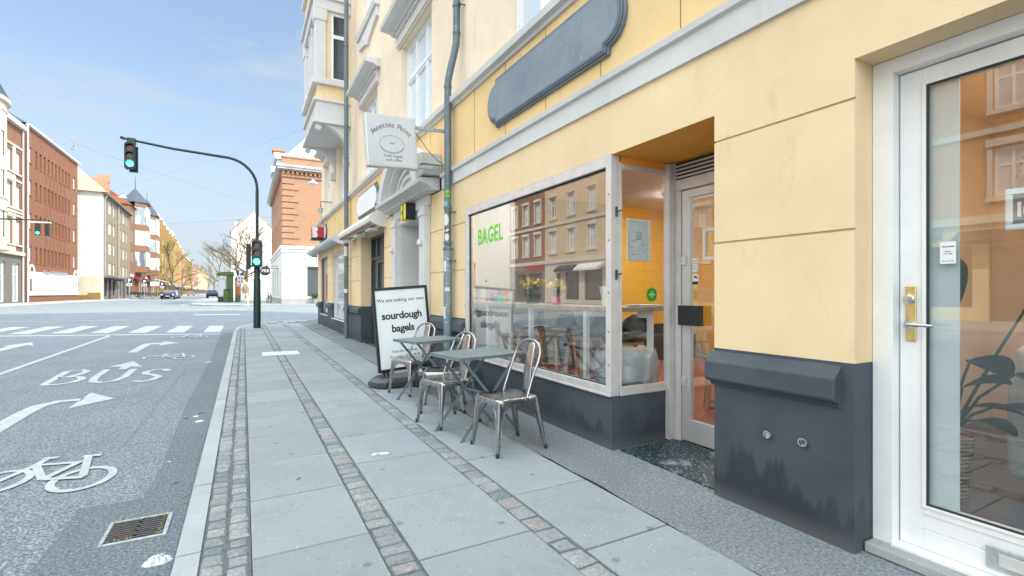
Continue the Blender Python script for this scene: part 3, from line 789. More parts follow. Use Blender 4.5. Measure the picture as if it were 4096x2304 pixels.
pl.quad((XF,2.903,0), (3.10,2.903,0), (3.10,2.903,.406), (XF,2.903,.406))
pl.quad((XF,YC,0), (12,YC,0), (12,YC,.875), (XF,YC,.875))
pl.build('plinth', M['plinth'], HB)
wl = MB()
for a, b in ((.875,1.486), (1.498,2.084), (2.096,2.645)): zone(wl, XF, YB, YC, a, b, GH)
for a, b in ((1.486,1.498), (2.084,2.096)):
    zone(wl, XF+.014, YB, YC, a, b, [h[:4]+(h[4]-.014,) for h in GH])
    hs = sorted([h for h in GH if h[3] > b], key=lambda h: h[0]); y = YB
    for h in hs + [(YC, YC)]:
        for z in (a, b): wl.quad((XF,y,z), (XF,h[0],z), (XF+.014,h[0],z), (XF+.014,y,z))
        y = h[1]
wl.quad((XF,YC,.875), (12,YC,.875), (12,YC,2.645), (XF,YC,2.645))
wl.build('pier_wall', M['cream'], HB)
# recess soffit and fascia
sf = MB(); sf.quad((XF,1.982,2.25), (XF,2.903,2.25), (3.12,2.903,2.25), (3.12,1.982,2.25)); sf.build('recess_ceiling', M['orange_soffit'], HB)
# plinth cap mouldings on each pier
PROF = [(XF+.004,.862), (XF-.010,.850), (XF-.062,.800), (XF-.066,.705), (XF-.052,.690), (XF-.020,.680), (XF-.010,.660), (XF+.004,.655)]
cap = MB()
def capm(y0, y1, c0=.045, c1=.045):
    k = len(PROF); n = len(cap.v)
    # mitred ends
    for (yy, s_) in ((y0, c0), (y1, -c1)):
        cap.v += [(x, yy + s_*(XF+.004-x)/.07*0 + (s_ if x > XF-.03 and s_ > 0 else 0)*0, z) for x, z in PROF]
    for i in range(k-1): cap._f([n+i, n+i+1, n+k+i+1, n+k+i])
    cap._f([n+i for i in range(k)]); cap._f([n+k+i for i in range(k)][::-1])
for a, b in ((YB,.12), (1.275,1.982+.02), (5.71,6.98), (8.92,9.78), (12.03,14.0), (16.30,17.29), (18.96,YC+.06)): capm(a, b)
cap.build('plinth_cap', M['plinth'], HB, bevel=.006)
band = MB()
def ext(mb, prof, y0, y1): mb.prism(prof, lambda a, b, d: (a, d, b), y0, y1)
BP = [(XF+.01,2.645), (XF-.022,2.645), (XF-.024,2.795), (XF-.050,2.808), (XF-.056,2.850), (XF+.01,2.868)]
ext(band, BP, YB, 6.50); ext(band, BP, 9.34, YC+.05)
band.build('string_course', M['greywhite'], HB)
fz = MB(); zone(fz, XF+.006, YB, YC, 2.86, 3.66, [])
fz.quad((XF+.006,YC,2.645),(12,YC,2.645),(12,YC,3.66),(XF+.006,YC,3.66))
fz.build('frieze', M['yellow'], HB)
jt = MB(); y = .64
while y < 19.6: jt.box(XF+.0035, XF+.02, y, y+.007, 2.87, 3.655); y += .80
jt.build('panel_joints', M['ochre'], HB)
cn = MB(); CP = [(XU+.02,3.655), (XF-.02,3.655), (XF-.03,3.685), (XF-.075,3.70), (XF-.085,3.765), (XF-.06,3.785), (XU+.02,3.86)]
ext(cn, CP, YB, YC+.09); cn.build('cornice', M['greywhite'], HB)

# upper storeys
WY = [(3.15,4.82), (7.35,9.02), (10.91,12.48), (14.35,15.95), (17.75,18.95)] + [(-.9,.75), (-4.9,-3.2), (-8.9,-7.2)]
LV = [(3.90,5.75), (7.60,9.50), (10.9,12.7), (14.1,15.8)]
UH = [(a, b, c, d, .16) for (a, b) in WY for (c, d) in LV if not (14 < a < 16 and c > 4)]
uw = MB(); zone(uw, XU, YB, YC, 3.80, TOP, UH, .16)
uw.quad((XU,YC,3.66), (14,YC,3.66), (14,YC,TOP), (XU,YC,TOP))
uw.build('upper_wall', M['cream_up'], HB)
pp = MB(); pp.poly([(XU-.0015, y, z) for y, z in ((5.70,4.27),(5.735,4.31),(5.73,4.40),(5.75,4.46),(5.725,4.55),(5.74,4.64),(5.715,4.77),(5.70,4.70),(5.705,4.60),(5.685,4.52),(5.695,4.42),(5.68,4.35))]); pp.build('bare_patch', M['greywhite'], HB)
rf = MB(); rf.hexa([(2.2,YB,TOP),(14,YB,TOP),(14,YC+.3,TOP),(2.2,YC+.3,TOP),(2.5,YB,TOP+.5),(13.5,YB,TOP+.5),(13.5,YC,TOP+.5),(2.5,YC,TOP+.5)])
rf.build('roof', M['slate'], HB)
bk = MB(); bk.box(13.9,14,YB,YC,0,TOP); bk.box(2.6,13.9,YB,YB+.1,0,TOP); bk.build('rear_wall', M['cream_up'], HB)
sl = MB(); sl.box(2.60,13.9,YB+.1,YC-.02,2.80,2.95); sl.build('floor_slab', M['wall_in'], HB)
def open_window(y0, y1, z0, z1, x, nv=2, th=.66, fm='white_wood', pm='pane_curtain', fw=.055):
    f = MB(); fn = fX(x)
    frame_box(f, fn, y0, y1, z0, z1, fw, 0, .07, [y0+(y1-y0)*(i+1)/(nv+1) for i in range(nv)], [z0+(z1-z0)*th] if th else [], fw)
    o = f.build('window', M[fm], HB)
    # casement stiles inside each light
    g = MB(); g.quad(fn(y0+.02,z0+.02,.05), fn(y1-.02,z0+.02,.05), fn(y1-.02,z1-.02,.05), fn(y0+.02,z1-.02,.05)); g.build('pane', M[pm], o)
    k = MB(); us = [y0+fw]+[c for i in range(nv) for c in (y0+(y1-y0)*(i+1)/(nv+1)-fw/2, y0+(y1-y0)*(i+1)/(nv+1)+fw/2)]+[y1-fw]
    zz = [(z0+fw, z0+(z1-z0)*th-fw/2), (z0+(z1-z0)*th+fw/2, z1-fw)] if th else [(z0+fw, z1-fw)]
    for i in range(0, len(us), 2):
        for a, b in zz: frame_box(k, fn, us[i]+.003, us[i+1]-.003, a+.003, b-.003, .035, .018, .05)
    k.build('sash', M[fm], o); return o
for (a, b) in WY:
    for (c, d) in LV:
        if 14 < a < 16 and c > 4: continue
        if a < 2 and a > 0 and c > 7: continue
        open_window(a+.005, b-.005, c+.005, d-.005, XU+.10)
def hood(y0, y1, z, name='window_hood'):
    h = MB()
    h.box(XU-.06, XU-.002, y0-.14, y1+.14, z+.04, z+.30)
    ext(h, [(XU-.003,z+.305), (XU-.10,z+.305), (XU-.14,z+.345), (XU-.32,z+.365), (XU-.34,z+.43), (XU-.003,z+.49)], y0-.30, y1+.30)
    y = y0 - .10
    while y < y1+.08: h.box(XU-.10, XU-.062, y, y+.035, z+.20, z+.285); y += .075
    o = h.build(name, M['greywhite'], HB)
    s_ = MB(); s_.box(XU-.035, XU-.002, y0-.12, y1+.12, z+.0, z+.038); s_.build('architrave', M['stone'], o)
for a, b in WY[:3] + WY[4:5]: hood(a, b, 5.76)
for a, b in WY[:3] + WY[4:5]:
    s_ = MB(); ext(s_, [(XU-.003,7.44),(XU-.10,7.46),(XU-.13,7.56),(XU-.003,7.59)], a-.2, b+.2)
    n = 14; pr = [(a-.15,7.437)] + [(a-.15+(b-a+.3)*i/n, 7.05+.18*abs(math.cos(math.pi*i/n))**.6-.06*math.sin(math.pi*i/n)) for i in range(n+1)] + [(b+.15,7.437)]
    s_.prism(pr, lambda p, q, d: (XU-d, p, q), .002, .06)
    s_.build('sill_apron', M['greywhite'], HB)

# bay window
by0, by1, bx = 14.02, 16.75, 1.67
bay = MB()
bay.box(bx+.03, XU-.002, by0+.02, by1-.02, 5.83, 6.35); bay.build('bay_fascia', M['greywhite'], HB)
b2 = MB(); b2.box(bx+.06, XU-.002, by0+.05, by1-.05, 6.42, 6.80); b2.build('bay_panel', M['cream'], HB)
b3 = MB()
for z0, z1, p in ((5.76,5.83,.05), (6.35,6.42,.04), (6.80,6.96,.07), (8.82,9.10,.03), (9.10,9.22,.10), (10.1,10.22,.07), (12.3,12.5,.06)): b3.box(bx-p, XU-.003, by0-p, by1+p, z0, z1)
for z0, z1 in ((6.96,8.82), (10.22,12.3)):
    for y0, y1 in ((by0, by0+.30), (by1-.30, by1)): b3.box(bx, bx+.28, y0, y1, z0, z1)
    for y0, y1 in ((by0-.03, by0+.33), (by1-.33, by1+.03)): b3.box(bx-.03, bx+.31, y0, y1, z1-.30, z1-.002)
    for y0 in (by0+1.05, by0+1.55): b3.box(bx+.02, bx+.2, y0, y0+.12, z0, z1)
b3.build('bay_mouldings', M['greywhite'], HB, bevel=.012)
b4 = MB()
for z0, z1 in ((6.96,8.82), (10.22,12.3)):
    b4.box(bx+.281, bx+.40, by0+.05, by0+.15, z0, z1); b4.box(XU-.08, XU-.003, by0+.05, by0+.15, z0, z1)
    b4.box(bx+.281, bx+.40, by1-.15, by1-.05, z0, z1)
b4.box(bx+.03, XU-.003, by0+.03, by1-.03, 9.22, 10.1); b4.box(bx+.03, XU-.003, by0+.03, by1-.03, 12.5, 17.6)
b4.build('bay_wall', M['cream'], HB)
for z0, z1 in ((6.965,8.815), (10.225,12.295)):
    fn = lambda u, z, d: (u, by0+.06+d, z)
    f = MB(); frame_box(f, fn, bx+.405, XU-.085, z0, z1, .07, 0, .06, [], [z0+(z1-z0)*.66], .1); o = f.build('bay_side_window', M['white_wood'], HB)
    g = MB(); g.quad(fn(bx+.44,z0+.03,.04), fn(XU-.11,z0+.03,.04), fn(XU-.11,z1-.03,.04), fn(bx+.44,z1-.03,.04)); g.build('pane', M['pane_dark'], o)
    f = MB(); fn2 = fX(bx+.10); frame_box(f, fn2, by0+.30, by1-.30, z0, z1, .07, 0, .06, [by0+1.1, by0+1.6], [z0+(z1-z0)*.66], .08); o = f.build('bay_front_window', M['white_wood'], HB)
    g = MB(); g.quad(fn2(by0+.34,z0+.03,.04), fn2(by1-.34,z0+.03,.04), fn2(by1-.34,z1-.03,.04), fn2(by0+.34,z1-.03,.04)); g.build('pane', M['pane_curtain'], o)
for y0 in (by0+.06, by1-.30):
    br = MB(); n = 10
    arc = [(bx+.12+(XU-bx-.16)*math.sin(math.pi/2*i/n), 5.00+.74*math.cos(math.pi/2*i/n)) for i in range(n+1)]
    outer = arc; pr = [(XU-.003,5.757)] + [(bx+.02,5.757),(bx+.02,5.62)] + outer + [(XU-.003,4.93)]
    br.prism(pr, lambda a, b, d: (a, d, b), y0, y0+.22)
    for k in (0,1,2):
        br.tube([(a+.012*k, y0-.01+.11, b-.0) for a, b in arc], .012, 6)
    br.lathe([(.0,-.01),(.07,-.01),(.07,.23),(.0,.23)], (bx+.10, y0, 5.66), 16, 'y')
    br.box(XU-.14, XU-.002, y0-.01, y0+.23, 4.80, 5.02)
    br.build('bay_bracket', M['greywhite'], HB)

# ------------------------------------------------ salon door at the right
dn = thing  # alias kept short
D = MB(); D.box(2.60,2.73,1.135,1.218,.0,2.268); D.box(2.60,2.73,.215,1.135,2.205,2.268); D.box(2.60,2.73,.132,.215,.0,2.268)
door_frame = D.build('door_frame', M['white_wood'], HB, bevel=.003)
D = MB(); D.box(2.655,2.70,1.045,1.130,.062,2.198); D.box(2.655,2.70,.22,.305,.062,2.198); D.box(2.655,2.70,.305,1.045,2.118,2.198)
D.box(2.655,2.70,.305,1.045,.215,.262); D.box(2.660,2.695,.305,1.045,.148,.2145); D.box(2.655,2.70,.305,1.045,.062,.147)
D.box(2.648,2.655,1.030,1.046,.245,2.135); D.box(2.648,2.655,.305,1.030,.245,.258); D.box(2.648,2.655,.305,1.030,2.122,2.135)
door = D.build('salon_door', M['white_wood'], HB, bevel=.002)
g = MB(); g.box(2.664,2.674,.305,1.045,.262,2.118); g.build('pane', M['glass_door'], door)
g = MB()
for a, b, c, d in ((1.022,1.030,.258,2.122), (.305,1.022,.258,.266), (.305,1.022,2.114,2.122)): g.box(2.652,2.662,a,b,c,d)
g.build('gasket', M['rubber'], door)
g = MB(); g.box(2.648,2.6555,1.066,1.108,.980,1.232); g.build('lock_plate', M['brass'], door, bevel=.004)
g = MB(); g.lathe([(.016,0),(.021,-.004),(.021,-.016),(.014,-.02)], (2.648,1.088,1.172), 16, 'x'); g.lathe([(.024,0),(.024,-.004)], (2.648,1.088,1.055), 16, 'x')
g.tube([(2.646,1.088,1.058),(2.606,1.088,1.058),(2.600,1.082,1.058),(2.598,.985,1.056)], [.008,.008,.008,.0065], 10)
g.build('lever_handle', M['steel'], door, smooth=True)
g = MB(); g.tube([(2.70,1.088,1.06),(2.73,1.088,1.06),(2.735,1.08,1.06),(2.737,.99,1.06)], .007, 8); g.build('inner_handle', M['cast_iron'], door)
g = MB(); g.box(2.647,2.6555,.46,.83,.088,.176); g.build('letter_slot', M['galv'], door, bevel=.003)
g = MB(); g.box(2.643,2.648,.50,.79,.108,.158); g.build('letter_flap', M['alu_dirty'], door, bevel=.002)
g = MB(); g.box(2.52,2.75,.135,1.215,.005,.050); g.build('threshold', M['concrete'], HB, bevel=.006)
g = MB(); g.box(2.585,2.66,.215,1.135,.0505,.0605); g.build('sill_board', M['white_wood'], HB)
# alarm sticker and hanging sign
g = MB(); g.box(2.6615,2.6625,.930,.985,1.325,1.420)
stk = single('alarm_sticker', g, M['white'], 'small white alarm notice stuck on the glass of the white door', 'sticker')
stk.location = stk.location
def on_thing(root, name, mbw, m, **k):
    """part given in world coordinates for a single-mesh thing"""
    l = root.location; mbw.v = [(x-l[0], y-l[1], z-l[2]) for x, y, z in mbw.v]
    o = mbw.build(name, m, None, **k); o.parent = root; return o
g = MB()
put_text(g, 'TELEALARM', (2.6610,.957,1.396), (0,-1,0), (0,0,1), .0084, bold=.0002, ext=.0001)
for i, s_ in enumerate(['Alarm', 'med vagt']): put_text(g, s_, (2.6610,.957,1.376-.010*i), (0,-1,0), (0,0,1), .0085, bold=.0001, ext=.0001)
put_text(g, '70 23 23 23', (2.6610,.957,1.334), (0,-1,0), (0,0,1), .0085, ext=.0001)
on_thing(stk, 'lettering', g, M['ink'])
hs_ = thing('closed_sign', 'grey hanging door sign with rounded white border behind the glass of the white door', 'sign', (2.70,.60,1.45))
g = MB(); fn = fX(2.690); g2 = MB(); g2.box(2.692,2.698,.50,.77,1.465,1.600); g2.build('panel', M['ink_grey'], hs_)
frame_box(g, fn, .485,.785,1.450,1.615,.024,0,.012); g.build('border', M['white'], hs_, bevel=.004)
g = MB(); put_text(g, 'lukket', (2.6905,.752,1.503), (0,-1,0), (0,0,1), .080, bold=.002, ext=.0004, align='LEFT'); g.build('lettering', M['white'], hs_)
g = MB(); g.tube([(2.694,.765,1.615),(2.694,.64,2.05)], .0018, 5); g.tube([(2.694,.50,1.615),(2.694,.64,2.05)], .0016, 5); g.build('cord', M['wicker'], hs_)

# salon interior
rm = MB()
rm.quad((2.74,-3,.03),(6.2,-3,.03),(6.2,1.9,.03),(2.74,1.9,.03)); rm.build('salon_floor', M['tilefloor'], HB)
rm = MB(); rm.quad((6.2,-3,.03),(6.2,1.9,.03),(6.2,1.9,2.79),(6.2,-3,2.79)); rm.quad((2.74,-3,.03),(6.2,-3,.03),(6.2,-3,2.79),(2.74,-3,2.79)); rm.quad((2.70,1.9,.03),(6.2,1.9,.03),(6.2,1.9,2.79),(2.70,1.9,2.79))
rm.quad((2.74,-3,2.79),(6.2,-3,2.79),(6.2,1.9,2.79),(2.74,1.9,2.79)); rm.build('salon_walls', M['wall_warm'], HB)
g = MB(); g.box(2.682,2.688,.925,1.043,.265,2.115)
single('frosted_screen', g, M['curtain'], 'pale frosted vertical strip behind the glass of the white door', 'screen')
g = MB(); n = 24
pr = [(3.95,.10),(3.92,.35),(3.94,.70),(4.05,.88),(4.4,.95),(5.2,.98),(5.4,.8),(5.4,.10)]
g.prism(pr, lambda a, b, d: (a, d, b), -1.8, 1.15)
sofa = single('sofa', g, M['sofa'], 'pale grey cloth sofa inside the shop behind the white door', 'sofa', smooth=True, bevel=.06)
sofa.modifiers['bev'].segments = 5
pt = thing('potted_plant', 'tall dark leaved plant in a woven pot behind the white door', 'plant', (3.55,1.28,.03))
g = MB(); g.lathe([(.085,.0),(.10,.12),(.115,.33),(.125,.36),(.115,.365),(.105,.34)], (3.55,1.28,.03), 20); g.build('pot', M['wicker'], pt, smooth=True)
g = MB(); g.lathe([(.0,.33),(.108,.335)], (3.55,1.28,.03), 16, caps=False); g.build('soil', M['bark_dark'], pt)
stm = MB(); lfm = MB(); rnd = random.Random(4)
def leafblade(mb, p, d, L, W, droop=.3):
    p = Vector(p); d = Vector(d).normalized(); side = d.cross(Vector((0,0,1)))
    if side.length < .1: side = Vector((.6,-.8,0))
    side.normalize(); side = (side + Vector((0,0,.35))).normalized()
    n = 8; prev = None
    for i in range(n+1):
        t = i/n; c = p + d*L*t + Vector((0,0,-droop*L*t*t)); w = W*math.sin(math.pi*min(1,t*.93+.05))**.7*.5
        cur = (c - side*w + Vector((0,0,.25*w)), c, c + side*w + Vector((0,0,.25*w)))
        if prev: mb.quad(prev[0], prev[1], cur[1], cur[0]); mb.quad(prev[1], prev[2], cur[2], cur[1])
        prev = cur
for tip, dr, L, W in [((3.60,1.27,1.10),(.1,.2,1),.38,.19), ((3.85,1.02,1.15),(.9,-.7,.25),.32,.13), ((3.62,1.20,.82),(.7,-.3,-.1),.22,.14), ((3.74,1.05,.75),(.8,-.7,-.3),.26,.12), ((3.57,1.22,.66),(.3,-.5,.3),.2,.16), ((3.68,1.12,.56),(.9,-.6,.1),.22,.11), ((3.62,1.18,.48),(.8,-.6,-.1),.18,.11), ((3.5,1.35,.95),(-.4,.5,.8),.3,.15), ((3.62,1.2,.55),(.4,-.9,.2),.2,.1)]:
    b = Vector((3.55,1.28,.36)); t = Vector(tip); mid = (b+t)/2 + Vector((rnd.uniform(-.02,.02),rnd.uniform(-.02,.02),.05))
    stm.tube([b, mid, t], [.010,.009,.007], 6); leafblade(lfm, t, dr, L*1.15, W*1.45)
stm.build('stems', M['leaf_dark'], pt); lfm.build('leaves', M['leaf_dark'], pt)
t = thing('added_ceiling_lamp', 'added round ceiling lamp brightening the shop behind the white door', 'lamp', (4.4,.2,2.6)); g = MB(); g.lathe([(.0,0),(.22,0),(.22,.015),(.0,.015)], (4.4,.2,2.70), 20); g.build('diffuser', M['fill_lamp'], t); g = MB(); g.lathe([(.23,.016),(.24,.07),(.0,.075)], (4.4,.2,2.70), 20); g.build('rim', M['white'], t)  # added lamp, lifts the light in the salon
lp = thing('wall_lamp', 'small lit wall lamp glowing inside the shop behind the white door', 'lamp', (4.6,1.86,1.85))
g = MB(); g.lathe([(.02,0),(.07,.0),(.05,.14),(.0,.15)], (4.6,1.78,1.85), 14); g.build('shade', emit('warm_lamp', (1,.62,.25), 9), lp)
g = MB(); g.box(4.57,4.63,1.80,1.895,1.87,1.93); g.build('wall_mount', M['brass'], lp)

# ------------------------------------------------ cafe shopfront
fnw = fX(XF-.008)
f = MB()
def vbox(mb, x0, x1, y0, y1, z0, z1): mb.box(x0, x1, y0, y1, z0, z1)
f.box(XF-.010,XF+.075,2.908,2.968,.410,2.252)      # corner post, street face
f.box(XF-.010,XF+.070,5.622,5.692,.410,2.252)
f.box(XF-.010,XF+.070,2.968,5.622,2.165,2.252); f.box(XF-.010,XF+.070,2.968,5.622,.410,.482)
f.box(XF-.022,XF-.010,2.908,5.692,.408,.425)
wf = f.build('shop_window', M['alu_dirty'], HB, bevel=.003)
g = MB(); g.box(XF+.030,XF+.038,2.968,5.622,.482,2.165); g.build('pane', M['glass'], wf)
g = MB()
for a, b, c, d in ((2.968,2.976,.482,2.165), (5.600,5.622,.482,2.165), (2.976,5.600,2.153,2.165), (2.976,5.600,.482,.488)): g.box(XF+.018,XF+.0295,a,b,c,d)
g.build('gasket', M['rubber'], wf)
f = MB()
f.box(XF+.076,XF+.098,2.902,2.955,.410,2.20); f.box(3.005,3.062,2.862,2.925,.016,2.24); f.box(XF+.076,3.005,2.893,2.94,.410,.475); f.box(XF+.099,3.005,2.90,2.94,2.150,2.19)
sf2 = f.build('return_window', M['alu_dirty'], HB, bevel=.003)
g = MB(); g.box(XF+.099,3.004,2.912,2.920,.476,2.149); g.build('pane', M['glass_side'], sf2)
g = MB(); g.box(3.0625,3.125,2.8585,2.945,.0,2.80); g.build('corner_filler', M['alu_dirty'], HB)
g = MB(); g.box(XF+.099,3.062,2.905,2.94,2.191,2.80); g.build('return_fascia', M['orange_soffit'], HB)
g = MB()
for z in (1.30, 1.78):
    g.box(XF+.030,XF+.05,2.896,2.904,z,z+.075); g.tube([(XF+.04,2.90,z+.04),(XF+.04,2.875,z+.04),(XF+.065,2.870,z+.045)], .006, 8)
g.build('window_catch', M['cast_iron'], sf2)
g = MB()
for y, z in ((5.70,.75),(5.70,1.05),(5.70,1.45),(2.93,.65),(2.93,.9),(2.93,1.2),(2.93,1.6),(2.93,1.95)):
    g.lathe([(.006,0),(.006,-.006),(.003,-.008)], (XF-.009,y,z), 8, 'x')
g.build('screws', M['cast_iron'], wf)
# cafe door in the recess
f = MB(); f.box(3.066,3.12,1.99,2.858,2.02,2.245); f.box(3.066,3.12,2.80,2.8575,.016,2.019); f.box(3.066,3.12,1.99,2.04,.016,2.019)
cf = f.build('cafe_door_frame', M['alu_dirty'], HB, bevel=.003)
g = MB()
for i in range(4): g.box(3.052,3.0655,2.0,2.84,2.115+i*.030,2.128+i*.030)
g.build('vent_louvre', M['alu'], cf)
g = MB(); g.box(3.060,3.0655,2.0,2.845,2.105,2.240); g.build('vent_backing', M['black'], cf)
f = MB()
for a, b, c, d in ((2.715,2.795,.03,2.01), (2.045,2.12,.03,2.01), (2.12,2.715,1.95,2.01), (2.12,2.715,.03,.20)): f.box(3.075,3.115,a,b,c,d)
cd = f.build('cafe_door', M['alu'], HB, bevel=.003)
g = MB(); g.box(3.092,3.100,2.12,2.715,.20,1.95); g.build('pane', M['glass'], cd)
g = MB(); g.box(3.02,3.074,2.585,2.79,.945,1.10); g.build('push_plate', M['black'], cd, bevel=.004)
g = MB()
for z in (.46,1.42): g.box(3.055,3.074,2.745,2.785,z,z+.07); g.lathe([(.008,0),(.008,-.008)], (3.055,2.765,z+.035), 10, 'x')
g.build('lock_case', M['alu'], cd, bevel=.003)
g = MB(); g.box(3.0905,3.0915,2.65,2.705,1.365,1.47)
s1 = single('opening_hours', g, M['white'], 'small white notice high on the glass of the cafe door', 'notice')
g = MB()
for i in range(4): g.box(3.0895,3.0903,2.658,2.697,1.385+i*.02,1.389+i*.02)
on_thing(s1, 'print', g, M['red'])
g = MB(); g.box(3.0905,3.0915,2.65,2.705,1.27,1.345)
s1 = single('camera_notice', g, M['white'], 'white and dark surveillance notice below the other one on the cafe door', 'notice')
g = MB(); g.box(3.0895,3.0903,2.65,2.705,1.265,1.288); g.hexa([(3.0895,2.69,1.32),(3.0903,2.69,1.32),(3.0903,2.66,1.31),(3.0895,2.66,1.31),(3.0895,2.69,1.335),(3.0903,2.69,1.335),(3.0903,2.66,1.325),(3.0895,2.66,1.325)])
on_thing(s1, 'print', g, M['ink'])
g = MB(); frame_box(g, fX(3.083), 2.32,2.60,1.45,1.69,.024,0,.010)
single('door_sign', g, M['white'], 'white framed sign hanging behind the glass of the cafe door', 'sign')
# framed notices
nf = thing('framed_notice', 'silver framed inspection notice with a smiling face hung inside the narrow side window', 'notice', (2.74,2.935,1.47))
g = MB(); fy = lambda u, z, d: (u, 2.926+d, z); frame_box(g, fy, 2.625,2.860,1.45,1.78,.022,0,.014); g.build('frame', M['alu'], nf, bevel=.003)
g = MB(); g.box(2.647,2.838,2.931,2.938,1.472,1.758); g.build('sheet', M['paper'], nf)
g = MB(); cxx, czz = 2.742, 1.655
g.tube([(cxx+.026*math.cos(a), 2.930, czz+.026*math.sin(a)) for a in [2*math.pi*i/24 for i in range(24)]], .0022, 5, closed=True)
g.tube([(cxx+.015*math.cos(a), 2.930, czz+.015*math.sin(a)) for a in [math.pi*(1.15+.7*i/10) for i in range(11)]], .0018, 5)
for s_ in (-.009,.009): g.lathe([(.003,-.001),(.003,.001)], (cxx+s_,2.930,czz+.007), 8, 'y')
g.build('smile_emblem', M['green_film'], nf)
g = MB()
for i, (a, b) in enumerate([(2.665,2.70),(2.665,2.688),(2.665,2.70),(2.77,2.80),(2.665,2.71)]): g.box(a,b,2.9295,2.9305,1.50+.026*i,1.504+.026*i)
g.box(2.70,2.79,2.9295,2.9305,1.618,1.622); g.build('print', M['ink_grey'], nf)
g = MB(); g.lathe([(.0,-.0012),(.060,-.0012),(.060,0),(0,0)], (2.862,2.9115,1.185), 36, 'y')
es = single('round_sticker', g, M['lime'], 'round green sticker on the narrow side window above the counter edge', 'sticker')
g = MB(); g.lathe([(.0,-.0006),(.050,-.0006),(.050,0),(0,0)], (2.862,2.9100,1.185), 36, 'y'); on_thing(es, 'disc', g, M['green_film'])
g = MB(); g.lathe([(.0,-.0004),(.033,-.0004),(.033,0),(0,0)], (2.862,2.9090,1.185), 6, 'y')
g.prism([(-.011,.024),(0,.048),(.011,.024)], lambda a, b, d: (2.862+a, d, 1.185+b), 2.9086, 2.909); g.prism([(-.011,-.024),(0,-.047),(.011,-.024)], lambda a, b, d: (2.862+a, d, 1.185+b), 2.9086, 2.909)
on_thing(es, 'emblem', g, M['lime'])
g = MB(); put_text(g, 'EN REN BY', (2.862,2.9080,1.180), (1,0,0), (0,0,1), .0155, bold=.0002, ext=.0001); on_thing(es, 'lettering', g, M['white'])
# BAGEL lettering on the pane
g = MB(); fyd = XF+.0285
me = text_mesh('BAGEL', .205, .004, .0008, 'LEFT', 0, 1.08); bm_ = basis((fyd,5.40,1.775), (0,-1,0.02), (0,0,1)); sm = Matrix.Diagonal((1.02,1.25,1,1)); g.mesh(me, bm_ @ sm)
bl = single('window_lettering', g, M['lime'], 'green word BAGEL stuck on the large shop window', 'lettering')
g = MB(); g.lathe([(.0,0),(.016,0)], (XF+.028,5.17,1.335), 16, 'x', caps=False)
single('window_dot', g, M['teal'], 'tiny round turquoise dot on the large shop window below the word', 'sticker')

# cafe interior
rm = MB(); rm.quad((2.53,2.945,.017),(7.6,2.945,.017),(7.6,6.9,.017),(2.53,6.9,.017)); rm.quad((3.13,2.0,.017),(7.6,2.0,.017),(7.6,2.945,.017),(3.13,2.945,.017)); rm.build('cafe_floor', M['terracotta'], HB)
rm = MB(); rm.quad((7.6,2.0,0),(7.6,6.9,0),(7.6,6.9,2.79),(7.6,2.0,2.79)); rm.quad((5.7,6.9,0),(7.6,6.9,0),(7.6,6.9,2.79),(5.7,6.9,2.79)); rm.build('cafe_wall', M['orange_wall'], HB)
rm = MB(); rm.quad((3.3,6.9,0),(5.7,6.9,0),(5.7,6.9,2.79),(3.3,6.9,2.79)); rm.build('cafe_grey_wall', M['grey_in'], HB)
rm = MB(); rm.box(2.555,3.30,5.96,6.89,.018,2.775); rm.build('cafe_column', M['column_in'], HB)
rm = MB(); rm.quad((3.12,2.0,0),(7.6,2.0,0),(7.6,2.0,2.79),(3.12,2.0,2.79)); rm.quad((2.53,2.9,2.78),(7.6,2.0,2.78),(7.6,6.9,2.78),(2.53,6.9,2.78))
rm.quad((2.55,5.70,0),(2.55,6.9,0),(2.55,6.9,2.79),(2.55,5.70,2.79)); rm.quad((2.55,2.94,2.26),(2.55,6.9,2.26),(2.55,6.9,2.79),(2.55,2.94,2.79)); rm.quad((2.55,2.94,0),(2.55,5.7,0),(2.55,5.7,.41),(2.55,2.94,.41))
rm.build('cafe_white_wall', M['wall_in'], HB)
ct = thing('window_counter', 'oak bar counter on white metal legs running along the inside of the shop window', 'counter', (2.8,4.5,.017))
g = MB(); g.box(2.56,2.96,3.02,5.93,1.045,1.082); g.box(2.9605,3.30,3.02,3.36,1.045,1.082); g.build('top', M['counter'], ct, bevel=.003)
for x, y in ((2.60,3.42),(2.90,3.42),(3.05,3.12),(2.60,4.35),(2.60,5.35),(2.90,5.35)):
    g = MB(); g.box(x-.02,x+.02,y-.02,y+.02,.018,1.0445); g.build('leg', M['white'], ct)
g = MB(); g.box(2.62,2.88,3.40,3.44,.99,1.0445); g.box(2.62,2.88,5.33,5.37,.99,1.0445); g.box(2.92,3.03,3.10,3.14,.99,1.0445); g.build('crossbar', M['white'], ct)
